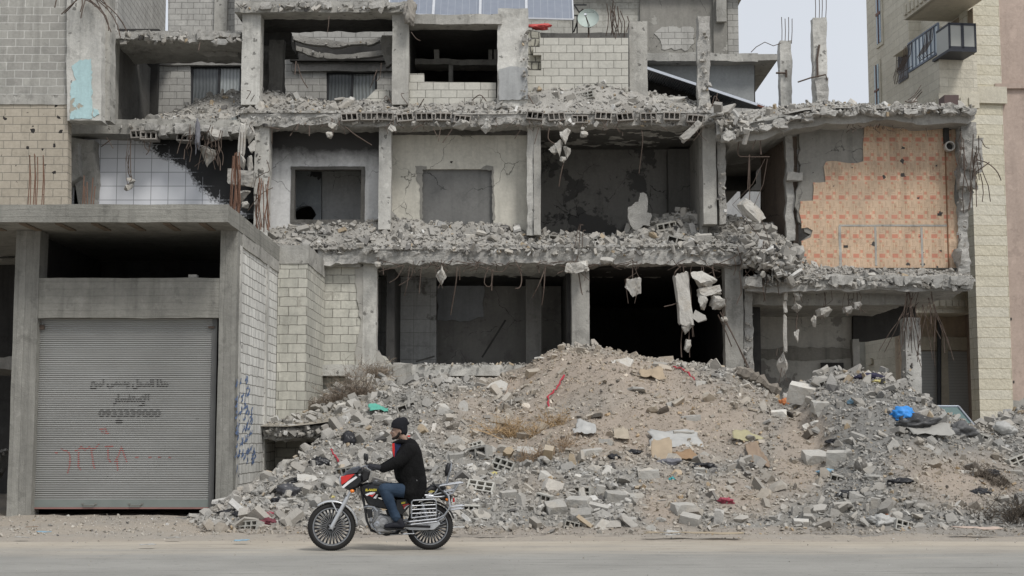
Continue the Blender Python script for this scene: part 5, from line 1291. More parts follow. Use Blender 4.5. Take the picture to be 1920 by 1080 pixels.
fill(HA, 30000, .03, .115, LO, 'rubble', 22.9, 34.4, RB, 2, xr=(-5.6, 13), maskf=mA2, power=1.6, basef=shadeA)
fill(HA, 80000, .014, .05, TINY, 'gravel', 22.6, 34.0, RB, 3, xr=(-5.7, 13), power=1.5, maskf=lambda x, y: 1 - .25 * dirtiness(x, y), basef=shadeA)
fill(HL, 350, .08, .35, LO, 'rubble', 31.3, 36, RB, 4); fill(HL, 1800, .03, .1, LO, 'rubble', 31.3, 36, RB, 5)
fill(HB, 900, .1, .34, LO, 'rubble', 35.75, 37.7, RB, 6, power=2.0); fill(HB, 6500, .035, .12, LO, 'rubble', 35.7, 37.8, RB, 7)
fill(HB2, 90, .1, .3, LO, 'rubble', 35.4, 36.2, RB, 8, power=3); fill(HB2, 1600, .03, .1, LO, 'rubble', 35.3, 36.3, RB, 9)
fill(HC, 560, .09, .32, LO, 'rubble', 35.8, 37.6, RB, 10, power=2.2); fill(HC, 6000, .03, .11, LO, 'rubble', 35.7, 38, RB, 11)
fill(HD, 90, .08, .3, LO, 'rubble', 35.5, 36.6, RB, 12, power=2.5); fill(HD, 1300, .03, .11, LO, 'rubble', 35.5, 36.8, RB, 13)
fill(HG, 80, .1, .35, LO, 'rubble', 32, 33.6, RB, 14); fill(HG, 400, .04, .12, LO, 'rubble', 32, 33.6, RB, 15)
fill(HG2, 120, .1, .4, LO, 'rubble', 24.3, 31, RB, 16); fill(HG2, 900, .04, .12, LO, 'rubble', 24.3, 31, RB, 17)
# crumbs on the verge and road edge
class Flat:
    x0, x1 = -11, 13; x = [-11, 13]; yb = [0, 0]
    def h(s, x, y): return verge_z(x, y) if y > road_edge(x) else .002
fill(Flat(), 2600, .012, .05, TINY, 'gravel', 21.2, 24.5, (.40, .37, .32), 18, sink=.05, power=2.5, maskf=lambda x, y: min(1, max(0, (y - 21.0) / 2.2)))
fill(Flat(), 900, .02, .09, TINY, 'gravel', 22.6, 27.8, (.40, .37, .32), 19, xr=(-10.5, -4.5), sink=.05, power=2.2)
fill(Flat(), 260, .008, .028, TINY, 'gravel', 16.0, 21.4, (.38, .36, .31), 20, sink=.02, power=2)

# --- larger pieces: every one an object of its own
HI = {}
for kind, f, sub, amp in (('stone', pts_stone, 3, .035), ('slab', pts_shard, 3, .018), ('block', pts_block, 3, .02)):
    HI[kind] = []
    for i in range(5):
        V, F = hull_proto(f(rp), sub, amp, i + 1); HI[kind].append((V, F))
def mesh_from(name, V, F, tint, mat):
    me = bpy.data.meshes.new(name); me.from_pydata(V.tolist(), [], F.tolist())
    at = me.color_attributes.new('tint', 'FLOAT_COLOR', 'POINT'); C4 = np.ones((len(V), 4), dtype=np.float32); C4[:, :3] = tint; at.data.foreach_set('color', C4.ravel())
    me.materials.append(mat); me.update(); return me
for kind, f in (('stone', pts_stone), ('block', pts_block)):
    HI['rough_' + kind] = [hull_proto(f(rp), 5, .07, 20 + i) for i in range(5)]
CH_MESH = {k: [mesh_from('concrete_' + k, V, F, (.385, .37, .338), M['chunk']) for V, F in v] for k, v in HI.items()}
b_ = MB(); hollow(b_, (-.5, -.25, -.24), (1, 0, 0), (0, .5, 0), (0, 0, .48), (.37, .36, .325), 3, True)
hb = b_.build('hollow_block', M['chunk']); CH_MESH['hollow'] = [hb.data]; bpy.data.objects.remove(hb)
b_ = MB(); hollow(b_, (-.5, -.25, -.2), (1, 0, 0), (0, .5, 0), (0, 0, .42), (.36, .35, .32), 2)
hb = b_.build('hollow_block', M['chunk']); CH_MESH['hollow'].append(hb.data); bpy.data.objects.remove(hb)
GRP = {}
def chunk(kind, loc, scl, rot, label, group=None, name=None, idx=None, mat=None):
    ms = CH_MESH[kind]; me = ms[(idx if idx is not None else random.randrange(len(ms))) % len(ms)]
    nm = name or {'stone': 'concrete_chunk', 'rough_stone': 'concrete_chunk', 'rough_block': 'broken_block', 'slab': 'slab_fragment', 'block': 'broken_block', 'hollow': 'hollow_block'}[kind]
    o = bpy.data.objects.new(nm, me); COL.objects.link(o)
    o.location = loc; o.scale = scl if isinstance(scl, (tuple, list)) else (scl,) * 3; o.rotation_euler = rot
    cat = {'stone': 'concrete chunk', 'rough_stone': 'concrete chunk', 'rough_block': 'broken block', 'slab': 'slab fragment', 'block': 'broken block', 'hollow': 'hollow block'}[kind]
    tag(o, label, cat, group)
    if mat:
        o.material_slots[0].link = 'OBJECT'; o.material_slots[0].material = mat
    return o
random.seed(77)
tmats = {}
def tmat(k):
    k = round(k, 2)
    if k not in tmats:
        m = M['chunk'].copy(); m.name = 'chunk_concrete_%d' % int(k * 100); nt_ = m.node_tree
        out = nt_.nodes['Principled BSDF']; l = out.inputs['Base Color'].links[0].from_socket
        vm = nt_.nodes.new('ShaderNodeVectorMath'); vm.operation = 'MULTIPLY'; vm.inputs[1].default_value = (k, k, k); nt_.links.new(l, vm.inputs[0]); nt_.links.new(vm.outputs[0], out.inputs['Base Color']); tmats[k] = m
    return tmats[k]
# ---------------------------------------------------------------- hanging chunks on their wires
HANG = 'chunks of concrete dangling from the broken slabs'
hangs = [  # px,py,w,h,kind,top py of its wire (0 none), label
 (400,254,34,30,'stone',238,'pale lump hanging under the torn left end of the upper slab, upper of two'),
 (386,290,32,38,'stone',262,'dirty pale boulder hanging lowest in the torn rag cluster at left'),
 (246,338,16,13,'stone',262,'small lump on a long wire in front of the white tiles, upper one'),
 (240,350,18,15,'stone',0,'small lump on a long wire in front of the white tiles, lower one'),
 (454,262,17,60,'block',236,'tall narrow pale stone at the top left of the crumbled column'),
 (471,250,18,36,'stone',0,'stone at the top right of the crumbled column by the tiles'),
 (472,274,14,30,'stone',0,'second stone down on the right of the crumbled column'),
 (453,300,15,34,'stone',0,'middle left stone of the crumbled column'),
 (468,304,14,36,'stone',0,'middle right stone of the crumbled column'),
 (453,334,42,38,'block',0,'broad cream block jutting from the crumbled column'),
 (458,365,28,22,'stone',0,'cream lump below the broad block of the crumbled column'),
 (460,383,19,15,'stone',0,'lowest small lump of the crumbled column'),
 (625,236,18,17,'stone',222,'upper of two lumps hanging above the door sized opening'),
 (619,253,15,18,'stone',0,'lower of two lumps hanging above the door sized opening'),
 (735,241,24,15,'slab',225,'white triangular shard hanging beside the second column'),
 (866,232,36,19,'stone',0,'wide pale lump stuck in the upper slab edge over the cream wall'),
 (912,238,20,22,'stone',0,'pale round lump on the slab edge right of the cream wall'),
 (1049,233,15,13,'stone',220,'topmost small lump of the string beside the third column'),
 (1060,256,23,28,'stone',0,'large pale lump of the string beside the third column'),
 (1038,279,20,24,'stone',0,'left lump of the string beside the third column'),
 (1049,277,17,30,'stone',0,'middle lump of the string beside the third column'),
 (1062,284,16,24,'stone',0,'right lump of the string beside the third column'),
 (1056,298,13,13,'stone',0,'lowest lump of the string beside the third column'),
 (1092,241,8,8,'stone',225,'tiny pebble hanging right of the long string of lumps'),
 (1094,252,18,16,'stone',0,'small lump hanging right of the long string of lumps'),
 (1296,246,46,26,'block',215,'slanting broken beam end hanging at the dark bay corner'),
 (1352,210,50,16,'slab',0,'long tilted slab splinter resting on the joint of the upper slabs'),
 (1405,394,74,42,'stone',300,'big slanting concrete block hanging over the right end of the middle rubble'),
 (709,497,14,16,'stone',480,'small square lump at the left end of the middle slab'),
 (827,515,20,34,'stone',490,'pointed lump hanging in the left ground floor room'),
 (1082,501,36,34,'block',480,'pale lump hanging over the middle ground floor column'),
 (1136,489,32,18,'stone',0,'pale lump clinging to the middle slab edge beside the column'),
 (1187,535,30,44,'stone',492,'lone pale lump hanging in the black ground floor bay'),
 (1281,560,34,92,'block',500,'long upright block hanging in the black bay'),
 (1318,524,50,34,'stone',498,'broad pale lump, highest of the cluster by the right column'),
 (1330,546,40,30,'block',0,'pointed pale lump in the middle of the cluster by the right column'),
 (1318,562,18,38,'stone',0,'narrow grey lump below the broad one of the cluster'),
 (1347,566,34,36,'stone',0,'wedge shaped lump at the right of the cluster by the right column'),
 (1313,594,30,20,'slab',0,'triangular shard at the bottom of the cluster by the right column'),
 (1289,615,24,22,'stone',0,'round lump under the long upright block'),
 (1290,646,14,30,'stone',604,'lowest narrow lump on the wires under the long block'),
 (1358,599,15,14,'stone',560,'small lump on a wire in front of the right column'),
 (1473,553,10,22,'block',540,'topmost piece of the thin chain in the right room'),
 (1472,576,13,22,'block',0,'second piece of the thin chain in the right room'),
 (1472,626,13,66,'block',0,'long narrow piece of the thin chain in the right room'),
 (1466,682,20,44,'stone',655,'lowest pointed lump of the thin chain in the right room'),
 (1494,554,20,18,'stone',540,'upper of two lumps beside the thin chain'),
 (1494,575,20,20,'stone',0,'lower of two lumps beside the thin chain'),
 (1494,629,13,24,'stone',580,'small lump low on its own wire beside the thin chain'),
 (1545,584,32,20,'stone',545,'oblong pale lump hanging in the middle of the right room'),
 (1527,601,11,24,'stone',590,'narrow lump hanging left of the oblong one'),
 (1590,580,22,16,'stone',545,'left of two pale lumps hanging near the open corner'),
 (1606,572,22,19,'stone',545,'right of two pale lumps hanging near the open corner')]
rd = random.Random(5)
for k, (px, py, w, h_, kind, top, lab) in enumerate(hangs):
    Y = 35.55 if py < 480 or px < 1390 else 35.6
    if kind == 'slab': Y -= .1
    W_, H_ = w / 75.5 * 1.12, h_ / 75.5 * 1.12
    loc = P(px, py, Y)
    if kind == 'block':
        if h_ > w: scl, rot = (H_ * .92, W_ * 1.0, W_ * 1.15), (0, math.pi / 2 + rd.uniform(-.12, .12), rd.uniform(-.2, .2))
        else: scl, rot = (W_, H_ * 1.1, H_ * 1.2), (rd.uniform(-.2, .2), {1296: -.75, 1405: .75, 1352: -.5}.get(px, rd.uniform(-.2, .2)), rd.uniform(-.2, .2))
    elif kind == 'slab': scl, rot = (W_, H_ * 1.3, W_ * .5), (math.pi / 2 - .4, {1352: -.55}.get(px, .5), rd.uniform(-.3, .3))
    else: scl, rot = (W_, (W_ + H_) / 2, H_), (rd.uniform(-.3, .3), rd.uniform(-.25, .25), rd.uniform(0, 6))
    if kind == 'stone': rot = (rot[0], rot[1], rd.choice((0, math.pi)) + rd.uniform(-.3, .3))
    if px == 1405: scl, rot = (.98, .5, .56), (.2, .72, .1)
    o = chunk(kind if kind == 'slab' else 'rough_' + kind, loc, scl, rot, lab, HANG, 'hanging_chunk', rd.randrange(5), tmat(1.08))
    o['category'] = 'concrete chunk'
    if top:
        a = P(px + rd.uniform(-3, 3), top, 35.75); b = MB(); m_ = (a + loc) / 2 + Vector((rd.uniform(-.05, .05), 0, 0))
        b.tube([a, m_, loc], .011, 5)
        for q_ in range(2 if w > 14 else 0): a2 = P(px + rd.uniform(-w * .5, w * .5), top - 2, 35.7); b.tube([a2, (a2 + loc) / 2 + Vector((rd.uniform(-.12, .12), -.05, 0)), loc + Vector((rd.uniform(-.5, .5) * W_, -.08, H_ * .2)), loc + Vector((rd.uniform(-.6, .6) * W_, -.1, -H_ * .7))], .007, 4)
        me = b.build('wire', M['steel'], origin=loc); me.parent = o; me.location = (0, 0, 0)
        me.matrix_parent_inverse = (Matrix.Translation(loc) @ Euler(rot).to_matrix().to_4x4() @ Matrix.Diagonal((*scl, 1))).inverted() @ Matrix.Translation(loc)
# standing remnant of wall in the dark bay
b = MB(); plate(b, [(1178, 388), (1197, 378), (1200, 362), (1212, 364), (1213, 398), (1221, 400), (1219, 424), (1206, 422), (1198, 430), (1188, 430), (1180, 415)], 36.9, .22, amp=.05, seed=3, step=.06)
r_ = tag(b.build('wall_remnant', M['broken'], origin=P(1198, 430, 36.9)), 'upright ragged remnant of a thin wall standing in the dark middle bay', 'wall remnant')
# torn cloth at left
def crumple(name, px, py, Y, w, h_, dep, mat, label, cat, seed=0, amp=.28, hang=False, sub=4, H=None, sink=.0):
    bm = bmesh.new(); bmesh.ops.create_icosphere(bm, subdivisions=sub, radius=.5)
    for v in bm.verts:
        q = v.co * 2.2 + Vector((seed * 5.3, seed, 0))
        r = 1 + amp * 1.5 * noise.noise(q) + amp * abs(noise.noise(q * 2.7)) * 1.2 - amp * .8 * abs(noise.noise(q * 6))
        v.co *= r
        v.co.x *= w; v.co.y *= dep; v.co.z *= h_
        if not hang and v.co.z < -h_ * .25: v.co.z = -h_ * .25 + (v.co.z + h_ * .25) * .25
    me = bpy.data.meshes.new(name); bm.to_mesh(me); bm.free(); me.materials.append(mat)
    o = bpy.data.objects.new(name, me); COL.objects.link(o)
    p = (H.hit(px, py) if H else None) or P(px, py, Y)
    o.location = p + Vector((0, 0, h_ * .12 - sink)); me.polygons.foreach_set('use_smooth', [True] * len(me.polygons))
    return tag(o, label, cat)
def sheet(name, px, py, w, d, mat, label, cat, seed=0, amp=.05, H=HA, tilt=.5, rz=0, Y=None, n=14):
    """thin crumpled sheet lying on the bank"""
    b = MB(); p = (H.hit(px, py) if H else None) or P(px, py, Y or 26)
    vv = []
    for j in range(n + 1):
        for i in range(n + 1):
            u, v = (i / n - .5), (j / n - .5)
            k = 1 + .35 * noise.noise(Vector((math.atan2(v, u) * .8, seed, 2)))
            x = u * w * k; y = v * d * k
            z = amp * (noise.noise(Vector((x * 4 + seed, y * 4, 1))) + .6 * abs(noise.noise(Vector((x * 11, y * 11, seed))))) + y * math.tan(tilt)
            vv.append(p + Vector((x * math.cos(rz) - y * math.sin(rz), x * math.sin(rz) + y * math.cos(rz), z + .09)))
    ff = [(j * (n + 1) + i, j * (n + 1) + i + 1, (j + 1) * (n + 1) + i + 1, (j + 1) * (n + 1) + i) for j in range(n) for i in range(n) if not ((i in (0, n - 1)) and (j in (0, n - 1)))]
    b.add(vv, ff); o = b.build(name, mat, smooth=True, origin=p)
    md = o.modifiers.new('thickness', 'SOLIDIFY'); md.thickness = .008
    return tag(o, label, cat)
C_ = lambda n, c, r=.55, v=.25: m_plain(n, c, r, 0, v, 6, .35)
k_black = C_('black_plastic', (.02, .02, .022), .35); k_green = C_('green_plastic', (.10, .36, .28)); k_blue = C_('blue_plastic', (.04, .25, .65)); k_grey = C_('dull_grey_sheet', (.30, .29, .265), .7)
k_white = C_('dirty_white_plastic', (.38, .375, .355)); k_tan = C_('tan_board', (.34, .27, .19), .8); k_brown = C_('brown_cloth', (.24, .18, .13), .9); k_yel = C_('yellow_plastic', (.46, .40, .16)); k_red = C_('red_cloth', (.36, .04, .055), .8)
k_orange = C_('orange_cloth', (.48, .17, .06)); k_pink = C_('crimson_cloth', (.30, .06, .085), .8); k_dk = C_('dark_blue_cloth', (.035, .033, .06), .9); k_rag = C_('grey_rag', (.16, .16, .175), .9); k_oli = C_('olive_sack', (.34, .31, .19), .8); k_lblue = C_('faded_blue_plastic', (.22, .36, .46))
crumple('torn_rag', 370, 262, 35.4, .12, .75, .15, k_rag, 'torn grey rag hanging from the left end of the upper slab', 'rag', 1, .5, True)
crumple('torn_rag', 768, 30, 35.7, .3, .62, .2, C_('dusty_rag', (.27, .25, .22), .9), 'dusty rag caught on top of the second column of the top floor', 'rag', 2, .5, True)
crumple('plastic_bag', 653, 830, 28, .30, .36, .3, k_black, 'knotted black bin bag on the rubble left of the rider', 'plastic bag', 3, .22, H=HA)
crumple('plastic_bag', 545, 928, 28, .42, .30, .3, C_('grey_black_plastic', (.06, .06, .065), .4), 'torn dark bag low on the rubble behind the front wheel', 'plastic bag', 4, .35, H=HA)
crumple('plastic_bag', 1695, 784, 29.5, .48, .3, .4, k_blue, 'bright blue plastic bag near the top of the right pile', 'plastic bag', 5, .4, H=HA)
crumple('plastic_bag', 1716, 799, 29, .75, .32, .5, C_('charcoal_plastic', (.045, .045, .045), .45), 'charcoal bag slumped just below the blue one', 'plastic bag', 6, .4, H=HA)
sheet('roofing_felt', 1745, 814, .75, .4, k_grey, 'stiff grey sheet below the charcoal bag on the right pile', 'sheet', 7, .05)
crumple('plastic_bag', 1800, 812, 29, .5, .3, .3, C_('dim_plastic', (.10, .10, .10), .6), 'dull dark bag beside a hollow block at the right slope', 'plastic bag', 8, .45, H=HA)
sheet('plastic_sheet', 708, 773, .38, .25, k_green, 'sea green plastic scrap above the rider', 'plastic scrap', 9, .07, rz=.3)
sheet('plastic_sheet', 1264, 833, .95, .6, k_white, 'large off white plastic sheet spread on the middle of the mound', 'plastic sheet', 10, .06)
sheet('cardboard', 1242, 860, .36, .45, k_tan, 'pale tan board leaning under the white sheet', 'board', 11, .02, tilt=.9)
sheet('cardboard', 1286, 862, .42, .3, C_('brown_board', (.26, .17, .10), .8), 'folded brown card at the right of the tan board', 'board', 12, .09, rz=.4)
sheet('sack', 1098, 813, .42, .4, k_white, 'crumpled white sack left of the large plastic sheet', 'sack', 13, .10, rz=-.2)
sheet('sack', 1165, 822, .28, .4, C_('beige_sack', (.36, .31, .24), .9), 'beige rag right of the white sack', 'rag', 14, .1)
sheet('sack', 1222, 708, .5, .4, C_('ochre_cloth', (.34, .27, .19), .9), 'ochre cloth half buried near the mound crest', 'cloth', 15, .12)
sheet('sack', 1400, 826, .5, .28, k_oli, 'olive yellow sack at the right of the mound', 'sack', 16, .08, rz=.3)
sheet('sack', 1418, 862, .3, .7, k_brown, 'brown cloth trailing below the olive sack', 'cloth', 17, .08)
crumple('rag', 1628, 710, 30, .62, .14, .25, k_dk, 'dark navy clothes draped on the top of the right pile', 'clothes', 18, .4, H=HA)
crumple('rag', 1648, 717, 29.8, .22, .08, .2, k_yel, 'small yellow rag next to the navy clothes', 'rag', 19, .4, H=HA)
crumple('can', 1473, 758, 30, .26, .2, .2, k_orange, 'orange scrap between the two piles', 'scrap', 20, .35, H=HA)
crumple('rag', 615, 939, 25, .33, .1, .2, k_yel, 'yellow rag behind the front mudguard', 'rag', 21, .5, H=HA)
crumple('rag', 922, 893, 26, .13, .12, .1, k_yel, 'yellow wrapper behind the backrest of the motorcycle', 'wrapper', 22, .5, H=HA)
crumple('rag', 494, 968, 24.5, .32, .1, .2, k_pink, 'crimson cloth on the low rubble left of the front wheel', 'cloth', 23, .5, H=HA)
crumple('rag', 502, 982, 24, .26, .14, .2, C_('maroon_net', (.14, .04, .05), .9), 'maroon netting under the crimson cloth', 'net', 24, .6, H=HA)
crumple('plastic_bag', 1655, 983, 24, .42, .24, .3, k_white, 'white plastic bag at the foot of the right pile', 'plastic bag', 25, .4, H=HA)
crumple('rag', 1669, 971, 24.2, .14, .12, .1, k_orange, 'orange rag behind the white bag', 'rag', 26, .5, H=HA)
crumple('plastic_bag', 1258, 1003, 22.8, .3, .11, .2, k_white, 'flattened white bag on the verge at the middle', 'plastic bag', 27, .4, H=HA)
crumple('plastic_scrap', 1552, 886, 26, .36, .12, .2, k_lblue, 'pale blue bottle lying on the left of the right pile', 'bottle', 28, .2, H=HA)
crumple('plastic_bag', 1617, 885, 26, .2, .38, .2, C_('brown_plastic', (.13, .12, .105), .4), 'brown grey bag standing upright in the right pile', 'plastic bag', 29, .3, H=HA)
crumple('plastic_bag', 1887, 812, 31, .42, .32, .3, k_white, 'white bag with coloured print by the pink wall', 'plastic bag', 30, .4, H=HA)
crumple('plastic_scrap', 1362, 942, 24.5, .22, .12, .15, k_pink, 'red wrapper scraps at the foot of the mound', 'wrapper', 31, .6, H=HA)
crumple('plastic_scrap', 1601, 755, 29, .2, .12, .15, k_lblue, 'light blue wrapper high on the right pile', 'wrapper', 32, .5, H=HA)
crumple('plastic_scrap', 1260, 900, 26, .10, .08, .1, C_('teal_plastic', (.05, .30, .32)), 'small teal wrapper below the brown card', 'wrapper', 33, .5, H=HA)
sheet('cardboard', 1300, 1010, 1.5, .2, C_('soiled_card', (.34, .28, .2), .9), 'long flat strip of soiled card on the verge', 'cardboard', 34, .02, tilt=0, H=Flat() if False else None, Y=22.0)
sheet('paper', 1830, 1000, .7, .22, C_('litter_paper', (.45, .36, .30), .9), 'flat litter of red and white paper on the right verge', 'paper', 35, .03, tilt=0, H=None, Y=22.3)
sheet('newspaper', 856, 999, .24, .12, k_white, 'folded white newspaper behind the rear wheel', 'newspaper', 36, .03, tilt=0, H=None, Y=22.4)
for k, (px, py, c, lab) in enumerate(((82, 1002, k_lblue, 'pale blue paper on the dirt before the garage'), (42, 1008, k_white, 'small white scrap left of the garage door'), (325, 1009, k_grey, 'grey flattened carton before the right garage column'), (452, 1014, k_lblue, 'blue white scrap on the verge right of the garage'), (277, 1022, k_white, 'white slip of paper on the road before the garage'), (60, 992, k_brown, 'brown twig litter before the left garage column'))):
    g_ = G(px, py, .05); o = sheet('paper_scrap', px, py, .2, .1, c, lab, 'paper', 40 + k, .02, tilt=0, H=None, Y=g_.y); o.location.z = max(.0, verge_z(g_.x, g_.y)) - .03
def ribbon(name, pts, r, mat, label, cat, H=HA, z=.06):
    b = MB(); q = [(H.hit(*p) or P(*p, 31)) + Vector((0, -.02, z)) for p in pts]
    fine = []
    for a, c in zip(q, q[1:]):
        for i in range(5): fine.append(a.lerp(c, i / 5) + Vector((rd.uniform(-.02, .02), 0, rd.uniform(-.02, .02))))
    b.tube(fine + [q[-1]], [r * rd.uniform(.5, 1.3) for _ in range(len(fine) + 1)], 6); o = b.build(name, mat, origin=q[0]); return tag(o, label, cat)
ribbon('red_ribbon', [(1058, 710), (1042, 735), (1028, 750), (1029, 770)], .02, k_red, 'long red cloth strip on the left flank of the mound', 'cloth strip')
ribbon('red_ribbon', [(1262, 692), (1280, 698), (1290, 705), (1302, 718)], .02, k_red, 'red cloth strip by the mound crest at right', 'cloth strip')
ribbon('twisted_rope', [(963, 708), (952, 735), (940, 760), (925, 785)], .014, C_('beige_rope', (.36, .28, .22), .9), 'thin beige rope running down the rubble behind the rider', 'rope')
ribbon('red_ribbon', [(622, 848), (626, 858), (634, 870)], .02, k_red, 'short red strip among the rubbish left of the bin bag', 'cloth strip')
ribbon('fallen_log', [(1384, 706), (1405, 716), (1432, 730), (1462, 748)], .13, m_concrete('grey_bark', (.21, .185, .155), bumps=.8), 'thick grey log leaning against the right ground floor column', 'log', z=.14)
# dry bushes
def bush(px, py, H, w, hh, n, c, label, seed, Y=30):
    rd = random.Random(seed); p = H.hit(px, py) or P(px, py, Y); b = MB()
    roots = [Vector((rd.uniform(-.5, .5) * w, rd.uniform(-.2, .2) * w, 0)) for _ in range(7)]
    for i in range(n):
        rt = rd.choice(roots); s_ = p + rt + Vector((rd.gauss(0, .05), rd.gauss(0, .05), -.05)); s_.z = H.h(s_.x, s_.y) - .03
        L_ = hh * rd.choice((.35, .5, .7, .9, 1.25)) * rd.uniform(.7, 1.1); an = rd.gauss(0, .8) + rt.x * .6
        d = Vector((math.sin(an) * L_, rd.gauss(-.2, .3) * L_, abs(math.cos(an)) * L_ * .9)); pts = [s_]; cur = Vector(s_)
        for k in range(5):
            cur = cur + d / 5 + Vector((rd.uniform(-1, 1), rd.uniform(-1, 1), rd.uniform(-1.2, .6))) * L_ * .10; pts.append(Vector(cur))
        k_ = rd.uniform(.6, 1.4); t = (k_, k_, k_); r0 = rd.choice((.004, .006, .010))
        b.tube(pts, [r0 * (1 - .15 * q) for q in range(6)], 3, t, cap=False)
        for q in (2, 3, 4, 5):
            e = pts[q] + Vector((rd.gauss(0, .09), rd.gauss(0, .08), rd.uniform(-.04, .13))); b.tube([pts[q], (pts[q] + e) / 2 + Vector((rd.uniform(-.02, .02), 0, .02)), e], [.0035, .003, .0015], 3, t, cap=False)
    return tag(b.build('dry_bush', m_tint('twigs_%d' % seed, c, var=.2), origin=p), label, 'dry bush')
bush(660, 742, HL, .8, .75, 230, (.20, .16, .125), 'brown grey thorn bush against the yellowed block wall', 1, 34)
bush(695, 705, HL, .7, .55, 160, (.26, .21, .16), 'smaller bush at the broken corner of the block wall', 2, 34)
bush(600, 760, HL, .5, .35, 100, (.22, .18, .14), 'low withered tuft at the left foot of the block wall', 8, 34)
bush(985, 812, HA, 1.2, .5, 200, (.40, .28, .155), 'golden dry straw bush on the left flank of the mound', 3)
bush(1022, 850, HA, 1.0, .38, 130, (.33, .24, .16), 'sparse tan dry weeds below the golden bush', 4)
bush(1900, 975, HA, 1.0, .55, 220, (.085, .07, .055), 'heap of dark twigs at the lower right corner', 5)
bush(1860, 905, HA, .6, .25, 120, (.12, .10, .08), 'dark brushwood on the slope above the twig heap', 6)
